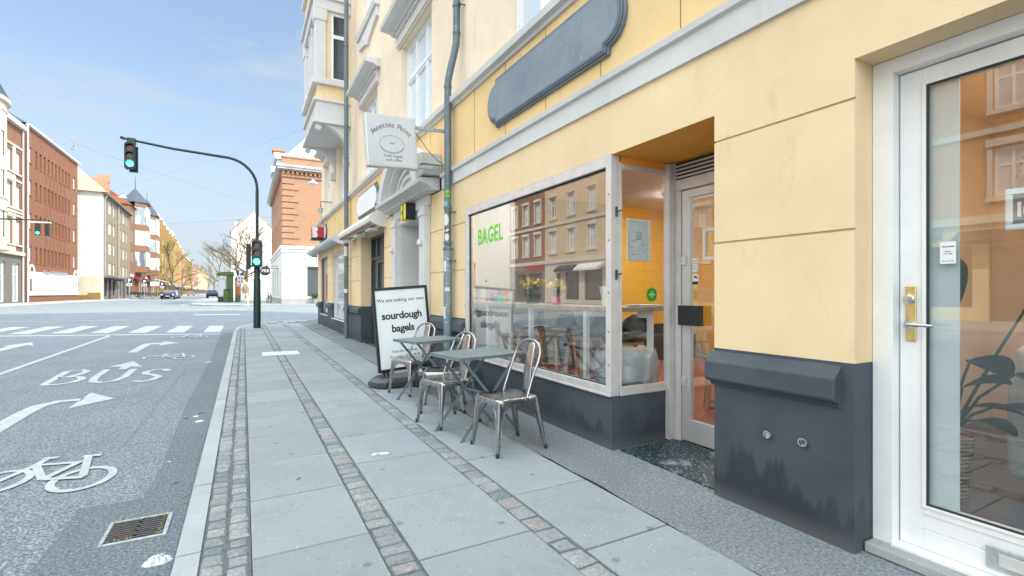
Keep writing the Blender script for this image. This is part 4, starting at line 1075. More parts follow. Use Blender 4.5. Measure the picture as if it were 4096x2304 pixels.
def make_stool():
    t = thing('bar_stool', 'bar stool with black shell seat and birch legs, nearest the side window', 'stool', local=True)
    g = MB(); n = 12; prof = []
    # shell: seat dish flowing into a low back at +x
    for i in range(n+1):
        s_ = i/n; x = -.20 + .42*min(1, s_*1.5); z = .72 + (.0 if s_ < .6 else .24*((s_-.6)/.4)**1.0) - .02*math.sin(math.pi*min(1,s_*1.5))
        if s_ > .667: x = .22 + .05*((s_-.667)/.333)
        w = .20 - .02*abs(s_-.4) if s_ < .6 else .195*math.sqrt(max(.05, 1-((s_-.55)/.47)**2.4))
        prof.append((x, w, z))
    m_ = 8
    for i in range(n):
        for k in range(m_):
            def pt_(j, kk):
                x, w, z = prof[j]; v = -1+2*kk/m_; cz = .035*v*v if z < .78 else .0; cxv = -.05*v*v if z > .76 else 0
                return (x+cxv, w*v, z+cz)
            g.quad(pt_(i,k), pt_(i+1,k), pt_(i+1,k+1), pt_(i,k+1))
    o = g.build('seat_shell', M['black'], t, smooth=True); so = o.modifiers.new('sol', 'SOLIDIFY'); so.thickness = .014
    g = MB(); g.box(-.12,.12,-.12,.12,.665,.695); g.build('seat_block', M['wood'], t)
    for sx in (-1,1):
        for sy in (-1,1):
            g = MB(); g.tube([(sx*.10,sy*.10,.665),(sx*.15,sy*.15,.58),(sx*.19,sy*.19,.02)], [.020,.021,.014], 8); g.build('leg', M['wood'], t)
    g = MB(); c = [(.172,.172),(-.172,.172),(-.172,-.172),(.172,-.172)]
    for i in range(4): g.tube([(*c[i],.26),(*c[(i+1)%4],.26)], .009, 6)
    g.build('footrest', M['cast_iron'], t); return t
stool = make_stool(); GS = 'bar stools along the window counter'
stool.location = (3.38,3.78,.017); stool.rotation_euler.z = .35; stool['group'] = GS
dup(stool, (3.36,4.42,.017), -.1, 'bar stool with black shell seat, second from the side window', GS)
dup(stool, (3.38,5.06,.017), .2, 'bar stool with black shell seat, third from the side window', GS)
dup(stool, (3.34,5.72,.017), -.25, 'bar stool with black shell seat, furthest from the side window', GS)
for x, y, k, lab in [(4.35,3.4,-.8,'low black shell chair standing deeper in the cafe')]:
    dup(stool, (x,y,-.22), k, lab, None)
for i, (x, y, w) in enumerate([(3.35,3.9,'above the counter stools'),(3.35,5.2,'nearest the party wall'),(6.0,3.6,'deeper in the cafe, first'),(6.0,5.6,'deeper in the cafe, second')]):  # lamps added so the cafe interior reads through the glass
    t = thing('added_ceiling_lamp', 'added round ceiling lamp brightening the cafe, '+w, 'lamp', (x,y,2.6)); g = MB(); g.lathe([(.0,0),(.16,0),(.16,.015),(.0,.015)], (x,y,2.70), 20); g.build('diffuser', M['fill_lamp'], t); g = MB(); g.lathe([(.17,.016),(.18,.07),(.0,.075)], (x,y,2.70), 20); g.build('rim', M['white'], t)
bn = MB(); bn.box(4.6,7.3,6.3,6.88,.018,.45); bn.box(4.6,7.3,6.78,6.88,.451,.62); single('wall_bench', bn, M['black'], 'dark bench against the yellow wall inside the cafe', 'bench', bevel=.02)
def planter(x, y, lab, potm, r, h, flowers, fh, seed):
    t = thing('potted_flowers', lab, 'flowers', (x,y,1.082)); rr = random.Random(seed)
    g = MB(); g.lathe([(r*.75,0),(r,h),(r*.93,h),(r*.7,h*.3)], (x,y,1.083), 14); g.build('pot', M[potm], t, smooth=True)
    g = MB(); q = MB()
    for i in range(flowers):
        a = rr.uniform(0,6.3); d = rr.uniform(.2,1)*r*1.3; px, py, pz = x+d*math.cos(a), y+d*math.sin(a)*1.4, 1.083+h+fh*rr.uniform(.4,1)
        g.tube([(x,y,1.083+h*.6),(px,py,pz)], .0025, 4)
        for _ in range(4): leafblade(g, ((x+px)/2,(y+py)/2,(1.083+h+pz)/2), (rr.uniform(-1,1),rr.uniform(-1,1),rr.uniform(-.2,.6)), .06, .035)
        for _ in range(16):
            b = rr.uniform(0,6.3); e = rr.uniform(-.6,1); leafblade(q, (px,py,pz), (math.cos(b),math.sin(b),e), .036, .028, .2)
    g.build('foliage', M['leaf'], t); q.build('blossoms', M['petal'], t); return t
planter(2.74,4.55,'yellow flowers in a dark draped pot on the counter','black',.095,.11,16,.15,1)
planter(2.72,4.06,'yellow flowers in a small pink and green pot on the counter','pinkbox',.055,.08,9,.17,2)
def openbox(x, y, w, d, h, name, lab, cat, m, z=1.083):
    g = MB(); g.prism([(-w/2,-d/2),(w/2,-d/2),(w/2,d/2),(-w/2,d/2)], lambda a, b, k: (x+a*(1+.12*(k>z+.01)), y+b*(1+.12*(k>z+.01)), k), z, z+h)
    return single(name, g, M[m], lab, cat, bevel=.004)
openbox(2.70,5.28,.10,.11,.085,'napkin_box','turquoise box at the far end of the counter','box','teal')
openbox(2.82,5.40,.09,.10,.14,'napkin_box','orange box behind the turquoise one on the counter','box','orange')
openbox(2.78,5.56,.07,.08,.12,'napkin_box','pink box beside the orange one on the counter','box','pinkbox')
for x, y, lab in [(2.72,3.26,'white tapered pot on the counter behind the corner post'), (2.70,5.80,'white pot at the far end of the window counter')]:
    g = MB(); g.lathe([(.055,0),(.085,.17),(.078,.17),(.05,.02)], (x,y,1.083), 20); single('white_pot', g, M['white'], lab, 'pot', smooth=True)
mg = MB()
for i, (x, a) in enumerate([(3.02,.1),(3.06,-.08),(3.0,.02)]):
    z = 1.083+.006*i; c_, s_ = math.cos(a), math.sin(a)
    q = [(x+px*c_-py*s_, 3.13+px*s_+py*c_) for px, py in ((-.17,-.07),(.16,-.07),(.16,.07),(-.17,.07))]
    mg.hexa([(*p,z) for p in q]+[(*p,z+.005) for p in q])
single('magazines', mg, M['paper'], 'stack of magazines lying on the counter beside the side window', 'magazines')
bp = thing('steel_bin', 'polished steel bin with a clear plastic bag hanging over its rim behind the side window', 'bin', (2.86,3.20,.017))
g = MB(); g.lathe([(.27,0),(.27,.58),(.275,.585),(.265,.59),(.26,.3),(.0,.29)], (2.90,3.26,.018), 28); g.build('drum', M['steel'], bp, smooth=True)
g = MB(); n = 40; rnd = random.Random(2); pr = []
rings = []
for j, (r, z) in enumerate([(.285,.47),(.292,.53),(.288,.60),(.27,.66),(.25,.72),(.21,.64)]):
    rings.append([(2.90+(r+rnd.uniform(-.012,.012))*math.cos(2*math.pi*i/n), 3.26+(r+rnd.uniform(-.012,.012))*math.sin(2*math.pi*i/n), z+rnd.uniform(-.02,.02)) for i in range(n)])
for j in range(5):
    for i in range(n): g.quad(rings[j][i], rings[j][(i+1)%n], rings[j+1][(i+1)%n], rings[j+1][i])
g.build('bag', M['bag'], bp, smooth=True, angle=180)
sp_ = thing('ceiling_spotlight', 'black ceiling spotlight seen at the top of the side window', 'lamp', (3.05,3.6,2.78))
g = MB(); g.lathe([(.0,0),(.03,0),(.03,-.10),(0,-.10)], (3.0,3.55,2.25), 14); g.build('lamp_head', M['black'], sp_); g = MB(); g.tube([(3.0,3.55,2.25),(3.0,3.55,2.775)], .006, 6); g.build('rod', M['black'], sp_)

# ------------------------------------------------ pier fittings
for y, z, r, lab in [(1.64,.448,.022,'left of the two round metal inlets in the dark plinth, blank'), (1.452,.456,.024,'right of the two round metal inlets in the dark plinth, with a keyhole')]:
    t = thing('wall_inlet', lab, 'wall fitting', (XF,y,z), group='round inlets in the plinth')
    g = MB(); g.lathe([(.0,.002),(r*1.05,.002),(r*1.05,-.010),(r*.95,-.016),(r*.66,-.016),(r*.60,-.008),(0,-.008)], (XF,y,z), 24, 'x'); g.build('rim', M['steel'], t, smooth=True, angle=30)
    g = MB(); g.lathe([(.0,-.0085),(r*.42,-.0085),(r*.40,-.012),(0,-.012)], (XF,y,z), 16, 'x'); g.build('core', M['galv' if r < .023 else 'cast_iron'], t)

# ------------------------------------------------ oval signs
def plaque_outline(y0, y1, z0, z1, bulge, n=10):
    """rectangle with round ends set in by a small step; y0<y1"""
    zc = (z0+z1)/2; hr = (z1-z0)/2; st_ = hr*.20; P = []
    P.append((y0, z0)); P.append((y1, z0)); P.append((y1, z0+st_)); P.append((y1+.02, z0+st_+.01))
    for i in range(n+1):
        a = -math.pi/2 + math.pi*i/n; P.append((y1+.02+(bulge-.02)*math.cos(a), zc+(hr-st_-.01)*math.sin(a)))
    P += [(y1+.02, z1-st_-.01), (y1, z1-st_), (y1, z1), (y0, z1), (y0, z1-st_), (y0-.02, z1-st_-.01)]
    for i in range(n+1):
        a = math.pi/2 + math.pi*i/n; P.append((y0-.02+(bulge-.02)*math.cos(a), zc+(hr-st_-.01)*math.sin(a)))
    P += [(y0-.02, z0+st_+.01), (y0, z0+st_)]
    return P
def plaque(name, lab, y0, y1, z0, z1, bulge, mf, mp, x):
    t = thing(name, lab, 'sign board', (x,(y0+y1)/2,z0))
    for i, (ins, d0, d1, m) in enumerate([(0,-.004,.030,mf), (.018,.030,.045,mf), (.034,.045,.052,mf)]):
        g = MB(); g.prism(plaque_outline(y0+ins,y1-ins,z0+ins,z1-ins,bulge), lambda a, b, d: (x-d, a, b), d0, d1); g.build(['backing','moulding','inner_moulding'][i], M[m], t, bevel=.005)
    g = MB(); g.prism(plaque_outline(y0+.052,y1-.052,z0+.052,z1-.052,bulge), lambda a, b, d: (x-d, a, b), .0521, .0535); g.build('panel', M[mp], t)
    return t
plaque('name_board', 'large blank grey board with rounded notched ends above the cafe window', 2.92, 4.82, 3.01, 3.545, .19, 'sign_frame', 'dark_sign', XF+.004)
plaque('name_board', 'blank white board with rounded ends above the closed awning', 10.35, 12.15, 2.96, 3.52, .16, 'sign_frame', 'white', XF+.004)
t = plaque('name_board', 'blank white board with dark rim near the building corner carrying a red sign', 17.5, 19.0, 3.0, 3.52, .16, 'sign_frame', 'white', XF+.004)
rs = thing('lit_box_sign', 'red and white box sign projecting from the white board near the building corner', 'sign', (2.2,17.9,3.1))
g = MB(); g.box(2.02,2.395,17.75,18.05,3.06,3.44); g.build('casing', M['red'], rs, bevel=.02)
g = MB(); g.prism([(2.03,3.07),(2.17,3.07),(2.20,3.18),(2.15,3.26),(2.21,3.34),(2.17,3.43),(2.03,3.43)], lambda a, b, d: (a,d,b), 17.742, 17.749); g.build('white_face', M['white'], rs)
g = MB(); g.box(2.0,2.40,17.8,18.0,2.98,3.055); g.build('bracket', M['black'], rs)

# ------------------------------------------------ portal
p = MB()
for y0, y1 in ((7.03,7.28), (8.64,8.88)):
    p.box(XF-.10, XF-.002, y0, y1, .32, 2.50); p.box(XF-.115, XF-.001, y0-.012, y1+.012, 2.36, 2.44); p.box(XF-.125, XF-.0005, y0-.02, y1+.02, 0, .319)
    p.lathe([(.0,-.04),(.045,-.03),(.05,.0),(.035,.05),(.0,.06)], (XF-.125,(y0+y1)/2,1.95), 10)
p.build('pilasters', M['greywhite'], HB, bevel=.006)
p = MB(); p.box(XF-.05, XF-.001, 6.98, 8.93, 2.50, 2.66); p.box(XF-.02, XF-.003, 7.285, 8.635, 2.40, 2.4985)
ext(p, [(XF-.001,2.661), (XF-.12,2.661), (XF-.13,2.70), (XF-.24,2.74), (XF-.30,2.755), (XF-.31,2.81), (XF-.001,2.84)], 6.62, 9.25)
y = 6.72
while y < 9.15: p.box(XF-.17, XF-.122, y, y+.045, 2.668, 2.72); y += .09
p.build('entablature', M['greywhite'], HB, bevel=.004)
p = MB(); yc, n = 7.935, 20
def arc_ring(r0, r1, x0, x1, zc, a0=.26):
    a = [math.pi*a0/2 + (math.pi - math.pi*a0)*i/n for i in range(n+1)]
    pr = [(yc+r1*math.cos(t), zc+r1*math.sin(t)) for t in a] + [(yc+r0*math.cos(t), zc+r0*math.sin(t)) for t in a[::-1]]
    p.prism(pr, lambda u, z, d: (d, u, z), x0, x1)
arc_ring(1.06,1.23, XF-.30, XF-.001, 2.34); arc_ring(.98,1.055, XF-.20, XF-.002, 2.34); arc_ring(.80,.86, XF-.10, XF-.05, 2.40); arc_ring(.62,.68, XF-.09, XF-.05, 2.46)
p.build('pediment_arch', M['greywhite'], HB, smooth=True, angle=35)
p = MB(); a = [math.pi*.14 + math.pi*.72*i/n for i in range(n+1)]
p.prism([(yc+1.02*math.cos(t), 2.34+1.02*math.sin(t)) for t in a], lambda u, z, d: (d, u, z), XF-.05, XF-.003); p.build('tympanum', M['greywhite'], HB)
p = MB(); p.hexa([(2.17,6.55,2.845),(2.45,6.55,2.845),(2.45,7.02,2.845),(2.17,7.02,2.845),(2.17,6.52,2.98),(2.45,6.52,2.98),(2.45,7.02,2.98),(2.17,7.02,2.98)])
p.hexa([(2.14,6.50,2.981),(2.45,6.50,2.981),(2.45,7.05,2.981),(2.14,7.05,2.981),(2.16,6.60,3.16),(2.45,6.60,3.16),(2.45,7.20,3.24),(2.16,7.20,3.24)])
p.hexa([(2.17,8.90,2.845),(2.45,8.90,2.845),(2.45,9.32,2.845),(2.17,9.32,2.845),(2.17,8.9,3.1),(2.45,8.9,3.1),(2.45,9.25,3.05),(2.17,9.25,3.05)])
p.build('cornice_return', stucco('sooty_stone', (.46,.455,.44), amt=.8), HB, bevel=.01)
p = MB()
for (a0_, b0_) in ((7.27,7.302),): p.box(XF, XF+.85, a0_, b0_, 0, 2.42)
p.box(XF+.001, XF+.85, 8.60, 8.62, 0, 2.42); p.box(XF+.001, XF+.85, 7.302, 8.60, 2.385, 2.40); p.build('portal_reveal', M['greywhite'], HB)
p = MB(); p.box(XF+.80, XF+.85, 7.31, 8.59, .10, 2.38); p.build('entrance_door', M['stone_dark'], HB)
p = MB(); p.box(XF-.0, XF+.80, 7.305, 8.598, .005, .10); p.build('entrance_step', M['concrete'], HB)
el = thing('emergency_light', 'yellow and black box lamp mounted over the white entrance portal', 'lamp', (XF-.1,7.75,2.42))
g = MB(); g.box(XF-.20,XF-.051,7.62,7.92,2.37,2.62); g.build('housing', M['petal'], el, bevel=.015)
g = MB(); g.box(XF-.205,XF-.0515,7.60,7.619,2.36,2.63); g.box(XF-.21,XF-.20,7.76,7.78,2.37,2.62); g.build('rim', M['black'], el)
g = MB(); put_text(g, '51', (XF-.202,7.90,2.46), (0,-1,0), (0,0,1), .10, ext=.001, align='LEFT'); g.build('number', M['ink'], el)

# ------------------------------------------------ shop two: dark door and glazing
f = MB(); fn = fX(XF+.24)
frame_box(f, fn, 9.80, 12.01, .02, 2.51, .06, 0, .07, [10.55,11.45], [2.0], .05); s2 = f.build('dark_shopfront', M['dark_frame'], HB, bevel=.004)
f = MB(); frame_box(f, fn, 10.58,11.42,.09,1.965,.09,.005,.055); f.box(XF+.245,XF+.295,10.67,11.33,.18,.42); f.build('shop_door', M['dark_frame'], s2)
g = MB(); g.quad(fn(9.83,.05,.05), fn(11.98,.05,.05), fn(11.98,2.48,.05), fn(9.83,2.48,.05)); g.build('pane', M['pane_dark'], s2)
g = MB(); g.box(XF+.20,XF+.239,9.80,10.5,.02,.50); g.build('stall_riser', M['plinth'], HB)
for (a, b, c, d, *_), nm in ((W3,'large'), (W4,'small')):
    f = MB(); fn3 = fX(XF+.05); frame_box(f, fn3, a+.005, b-.005, c+.002, d-.005, .05, 0, .06); o = f.build('shop_window', M['alu_dirty' if nm == 'large' else 'dark_frame'], HB)
    g = MB(); g.quad(fn3(a+.03,c+.03,.04), fn3(b-.03,c+.03,.04), fn3(b-.03,d-.03,.04), fn3(a+.03,d-.03,.04)); g.build('pane', M['pane_shop'] if 'pane_shop' in M else M['pane'], o)
    g = MB(); g.box(XF-.03,XF+.05,a,b,c-.03,c); g.build('sill', M['white_wood'], o)
g = MB(); g.box(XF+.088,XF+.0885,17.9,18.3,.9,1.85); single('red_poster', g, M['red'], 'narrow red and white poster inside the shop window nearest the corner', 'poster')

# awnings
def awning(name, lab, y0, y1, z, m, proj, arms):
    t = thing(name, lab, 'awning', (XF-proj/2,(y0+y1)/2,z))
    n = 8; pr = [(XF-.002, z+.18), (XF-proj*.55, z+.20)] + [(XF-proj+.06*(1-math.sin(math.pi/2*i/n)), z+.18-.10*i/n) for i in range(n+1)] + [(XF-proj+.02, z+.02), (XF-proj*.7, z-.02), (XF-.002, z+.05)]
    g = MB(); ext(g, pr, y0, y1); g.build('cassette', M[m], t)
    g = MB()
    for yy in (y0-.02, y1): g.prism([(XF-.001,z-.08),(XF-.001,z+.22),(XF-proj*.6,z+.23),(XF-proj-.01,z+.12),(XF-proj-.01,z+.04),(XF-proj*.5,z-.06)], lambda a, b, d: (a,d,b), yy, yy+.02)
    g.build('end_plate', M['greywhite'], t)
    if arms:
        g = MB()
        for k in range(3):
            yy = y0+.3+k*(y1-y0-.9)/2; g.tube([(XF-.06,yy,z-.03),(XF-.18,yy+.35,z-.05)], .03, 8); g.box(XF-.24,XF-.08,yy+.1,yy+.5,z-.10,z-.05)
        g.build('folding_arms', M['white'], t)
        g = MB(); g.tube([(XF-proj+.04,y0+.05,z-.0),(XF-proj+.04,y1-.05,z-.0)], .035, 8); g.build('roller', M['cloth_brown'], t)
    return t
awning('closed_awning', 'closed white awning cassette with folded arms over the dark shopfront', 9.60, 13.05, 2.56, 'white', .34, True)
awning('closed_awning', 'closed pale blue grey awning over the corner shop windows', 14.0, 19.85, 2.60, 'zinc', .36, False)

# ------------------------------------------------ drainpipes
t = thing('drainpipe', 'slate blue drainpipe with a double bend and stickers beside the cafe window', 'drainpipe', (2.36,6.10,0))
g = MB()
g.tube([(2.365,6.10,1.80),(2.365,6.10,3.90),(2.37,6.10,4.0),(2.40,6.10,4.15),(2.455,6.10,4.38),(2.485,6.10,4.52),(2.49,6.10,4.66),(2.49,6.10,TOP)], .047, 18)
g.build('pipe', M['pipe'], t, smooth=True, angle=60)
g = MB(); g.tube([(2.365,6.10,.01),(2.365,6.10,1.79)], .057, 20); g.build('lower_sleeve', M['pipe_scuffed'], t, smooth=True, angle=60)
g = MB()
for z, r in ((1.78,.066),(1.86,.058),(2.32,.054),(3.92,.052),(4.66,.053),(5.02,.054)):
    x = 2.365 if z < 4 else 2.49; g.lathe([(r-.004,-.02),(r,-.015),(r,.015),(r-.004,.02)], (x,6.10,z), 20)
g.build('collars', M['pipe'], t, smooth=True, angle=40)
g = MB()
for z in (1.62,2.26,5.02): x = 2.365 if z < 4 else 2.49; g.tube([(x,6.04,z),(2.46 if z<4 else 2.585,6.02,z)], .009, 6); g.box(x-.01,x+.03,6.02,6.035,z-.012,z+.012)
g.build('brackets', M['cast_iron'], t)
def pipe_sticker(x, y, r, z0, z1, a0, a1, m, lab, round_=False, text=None):
    g = MB(); n = 10
    for i in range(n):
        t0, t1 = a0+(a1-a0)*i/n, a0+(a1-a0)*(i+1)/n
        if round_:
            f0, f1 = [math.sqrt(max(0, 1-(2*(tt-a0)/(a1-a0)-1)**2)) for tt in (t0,t1)]; zc, hh = (z0+z1)/2, (z1-z0)/2
            q = [(t0,zc-hh*f0),(t1,zc-hh*f1),(t1,zc+hh*f1),(t0,zc+hh*f0)]
        else: q = [(t0,z0),(t1,z0),(t1,z1),(t0,z1)]
        g.quad(*[(x+r*math.cos(tt), y+r*math.sin(tt), zz) for tt, zz in q])
    o = single('pipe_sticker', g, M[m], lab, 'sticker')
    if text:
        h = MB(); am = (a0+a1)/2; d = Vector((math.cos(am), math.sin(am), 0)); xx = Vector((0,0,1)).cross(d)
        put_text(h, text, tuple(Vector((x,y,0))+d*(r+.004)+Vector((0,0,(z0+z1)/2-.018))), tuple(xx), (0,0,1), .05, bold=.002, ext=.0004); on_thing(o, 'lettering', h, M['ink' if m != 'black' else 'white'])
A = R(-120)
pipe_sticker(2.365,6.10,.0482,2.46,2.54,A-.5,A+.7,'lime','small green sticker, topmost on the drainpipe beside the cafe window',text='U')
pipe_sticker(2.365,6.10,.0482,2.34,2.40,A-.9,A+.0,'teal','turquoise sticker below the green one on the drainpipe')
pipe_sticker(2.365,6.10,.0482,2.08,2.24,A-1.3,A+.4,'paper','large round white sticker high on the drainpipe',True)
pipe_sticker(2.365,6.10,.0482,1.99,2.05,A-.8,A+.5,'black','black sticker with two white letters on the drainpipe',text='UP')
pipe_sticker(2.365,6.10,.0482,1.88,1.98,A-.8,A+.5,'paper','small round white sticker just above the pipe sleeve',True)
pipe_sticker(2.365,6.10,.0582,1.48,1.62,A-.9,A-.2,'paper','torn white sticker high on the pipe sleeve')
pipe_sticker(2.365,6.10,.0582,1.22,1.27,A-.6,A+.6,'paper','torn white sticker at mid height on the pipe sleeve')
pipe_sticker(2.365,6.10,.0582,.86,1.02,A-1.1,A-.4,'paper','faded white sticker low on the pipe sleeve')
t = thing('drainpipe', 'straight slate blue drainpipe between the two closed awnings', 'drainpipe', (2.36,13.25,0))
g = MB(); g.tube([(2.34,13.27,0.02),(2.34,13.27,TOP)], .055, 14); g.build('pipe', M['pipe'], t, smooth=True, angle=60)
g = MB()
for z in (1.9,2.45,4.7,7.6): g.lathe([(.058,-.02),(.066,-.015),(.066,.015),(.058,.02)], (2.34,13.27,z), 14)
g.build('collars', M['pipe'], t)
for z0, z1, m, lab in ((2.15,2.4,'paper','torn white poster strip wrapped around the straight drainpipe'), (1.2,1.3,'paper','white sticker halfway up the straight drainpipe')): pipe_sticker(2.34,13.27,.0565,z0,z1,A-1,A+.8,m,lab)

# ------------------------------------------------ projecting sign
ps = thing('projecting_sign', 'square white shop sign with a drawn bagel hanging out over the pavement beside the drainpipe', 'sign', (1.64,6.22,2.82))
rot = Matrix.Translation((1.64,6.22,3.11)) @ Matrix.Rotation(R(-3.6),4,'Y') @ Matrix.Rotation(R(4),4,'Z')
def rbuild(mb, name, m, **k): mb.v = [tuple(rot @ Vector(v)) for v in mb.v]; return mb.build(name, m, ps, **k)
g = MB(); g.box(-.325,.325,-.055,.055,-.325,.325)
rbuild(g, 'casing', M['alu'], bevel=.008)
g = MB(); g.box(-.300,.300,-.0575,-.0555,-.300,.300); rbuild(g, 'face', M['sign_face'])
g = MB(); g.box(-.300,.300,.0555,.0575,-.300,.300); rbuild(g, 'rear_face', M['poster'])
g = MB()
s_ = 'Annettes Point'; n = len(s_)
for i, ch in enumerate(s_):
    if ch == ' ': continue
    t_ = (i-(n-1)/2)/(n/2); a = t_*R(50); rr = .30
    o_ = (rr*math.sin(a)*1.0, -.0582, -.125+rr*math.cos(a)); put_text(g, ch, o_, (math.cos(a),0,-math.sin(a)), (math.sin(a),0,math.cos(a)), .092, bold=.0012, ext=.0004)
for i, l in enumerate(['Fresh bagels', 'and coffee']): put_text(g, l, (-.0+.01*i,-.0582,-.200-.050*i), (1,0,0), (0,0,1), .050, bold=.0003, ext=.0004)
rbuild(g, 'lettering', M['ink_grey'])
g = MB()
def ell(cx_, cz_, a, b, k0=0, k1=2*math.pi, w=.0022, sq=0, n=40):
    pts = []
    for i in range(n+1):
        t_ = k0+(k1-k0)*i/n; pts.append((cx_+a*math.cos(t_), -.0585, cz_+b*math.sin(t_)*(1 if math.sin(t_)>0 else 1.0)))
    g.tube(pts, w, 5)
ell(-.005,-.035,.158,.105); ell(-.005,-.052,.155,.100,math.pi*1.08,math.pi*1.92); ell(0,-.015,.042,.020,math.pi*1.0,math.pi*2.0,.0018); ell(0,-.022,.026,.010,0,math.pi,.0018); ell(0,-.020,.026,.010,math.pi,2*math.pi,.0015)
rr_ = random.Random(3)
for _ in range(16):
    a = rr_.uniform(0,6.28); q = rr_.uniform(.4,.85); x, z = .14*q*math.cos(a), -.035+.09*q*math.sin(a); g.tube([(x,-.0585,z),(x+.006,-.0585,z+rr_.uniform(-.004,.004))], .0012, 4)
rbuild(g, 'bagel_drawing', M['ink_grey'])
g = MB(); g.box(.326,.84,-.018,.018,.205,.245); g.box(.326,.84,-.018,.018,-.300,-.260); g.box(.84,.86,-.05,.05,.16,.28); g.box(.84,.86,-.05,.05,-.34,-.22); rbuild(g, 'bracket_arms', M['galv'], bevel=.003)
g = MB(); g.tube([(.33,0,.18),(.42,0,.06),(.52,0,-.07),(.64,0,-.18),(.76,0,-.25)], .005, 6); rbuild(g, 'cable', M['black'])

# camera dome on the cornice near the corner
cmr = thing('security_camera', 'small dome camera on a short arm above the corner shop awning', 'camera', (2.3,17.2,3.9))
g = MB(); g.lathe([(0,-.12),(.06,-.10),(.08,-.03),(.08,.03),(.03,.06)], (2.22,17.2,3.95), 12); g.build('dome', M['galv'], cmr, smooth=True); g = MB(); g.tube([(2.22,17.2,4.0),(2.22,17.2,4.2),(2.57,17.2,4.2)], .015, 6); g.tube([(2.26,17.25,3.95),(2.3,17.5,3.6),(2.4,17.9,3.5)], .008, 5); g.build('arm', M['cast_iron'], cmr)
# ------------------------------------------------------------------ houses across the junction
def block(name, label, p0, p1, z0, h, depth, wall, holes, roof=None, cat='building', side=None, ground=None, ghole=None, sidem=None, zmin=0):
    d = Vector((p1[0]-p0[0], p1[1]-p0[1])); W = d.length; rz = math.atan2(d.y, d.x)
    t = thing(name, label, cat, (p0[0], p0[1], z0), rz, local=True)
    fn = lambda u, z, dd: (u, dd, z); gh = ground[1] if ground else zmin
    mb = MB(); up = [x for x in holes if x[2] >= gh-.01]
    wallgrid(mb, 0, W, gh, h, up, fn, .22)
    mb.quad((W,0,gh),(W,depth,gh),(W,depth,h),(W,0,h)); mb.quad((0,depth,0),(W,depth,0),(W,depth,h),(0,depth,h))
    if sidem is None:
        fs = lambda u, z, dd: (dd, u, z); wallgrid(mb, 0, depth, gh, h, side or [], fs, .2)
    mb.build('wall', M[wall], t)
    if sidem is not None:
        mb = MB(); mb.quad((0,0,-.5),(0,depth,-.5),(0,depth,h),(0,0,h)); mb.build('end_wall', M[sidem], t)
    if ground:
        mb = MB(); wallgrid(mb, 0, W, -.5, gh, [x for x in (ghole or []) ], fn, .3); mb.quad((W,0,-.5),(W,depth,-.5),(W,depth,gh),(W,0,gh))
        if sidem is None: mb.quad((0,0,-.5),(0,depth,-.5),(0,depth,gh),(0,0,gh))
        mb.build('ground_floor', M[ground[0]], t)
    t['W'] = W; del t['W']
    return t, W
def windows(t, holes, nv=1, th=.66, fw=.08, fm='white', pm='pane', inset=.12):
    for x in holes: put_window(t, (x[0], inset, x[2]), window_kind(x[1]-x[0], x[3]-x[2], nv, th, fw, fm, pm))
def part(t, name, m, fill, **k):
    mb = MB(); fill(mb); return mb.build(name, M[m], t, **k)
def lbox(*a): return lambda mb: mb.box(*a)
def shopfronts(t, W, h, seed, fm=('dark_frame','white','red','navy')):
    """row of shop windows and doors between piers at street level"""
    r = random.Random(seed); x = .5; hs = []
    while x < W-1.6:
        w = r.choice([1.2, 2.2, 2.6, 1.0]); hs.append((x, min(x+w, W-.5), .55 if w > 1.3 else .02, h-.75)); x += w + r.choice([.5,.8])
    return hs
def dress_shops(t, hs, W, h, seed):
    r = random.Random(seed+9)
    for x in hs: put_window(t, (x[0], .14, x[2]), window_kind(round(x[1]-x[0],1), round(x[3]-x[2],1), 0, .75, .07, r.choice(['dark_frame','white','stone_dark','dark_frame']), 'pane_dark'))
    k = 0
    while k < W-2.5:
        w = r.uniform(2.2,4.0); m = r.choice(['cloth_dark','red','stone_dark','slate','white','cloth_brown'])
        if r.random() < .65: part(t, 'shop_awning', m, lambda mb: mb.hexa([(k+.2,-.75,h-1.0),(k+w,-.75,h-1.0),(k+w,-.01,h-.75),(k+.2,-.01,h-.75),(k+.2,-.75,h-.8),(k+w,-.75,h-.8),(k+w,-.01,h-.35),(k+.2,-.01,h-.35)]))
        else: part(t, 'fascia_sign', m, lbox(k+.2,k+w,-.10,-.01,h-.62,h-.18))
        k += w+.3
def roofprism(t, W, depth, h, rise, m='slate', over=.3, hip0=0, hip1=0, name='roof'):
    mb = MB(); a, b = -over, W+over
    v = [(a,-over,h),(b,-over,h),(b,depth+over,h),(a,depth+over,h),(a+hip0+over,depth/2,h+rise),(b-hip1-over,depth/2,h+rise)]
    for f in ((0,1,5,4),(2,3,4,5),(0,4,3),(1,2,5),(0,3,2,1)): mb.poly([v[i] for i in f])
    return mb.build(name, M[m], t)
GF = .32
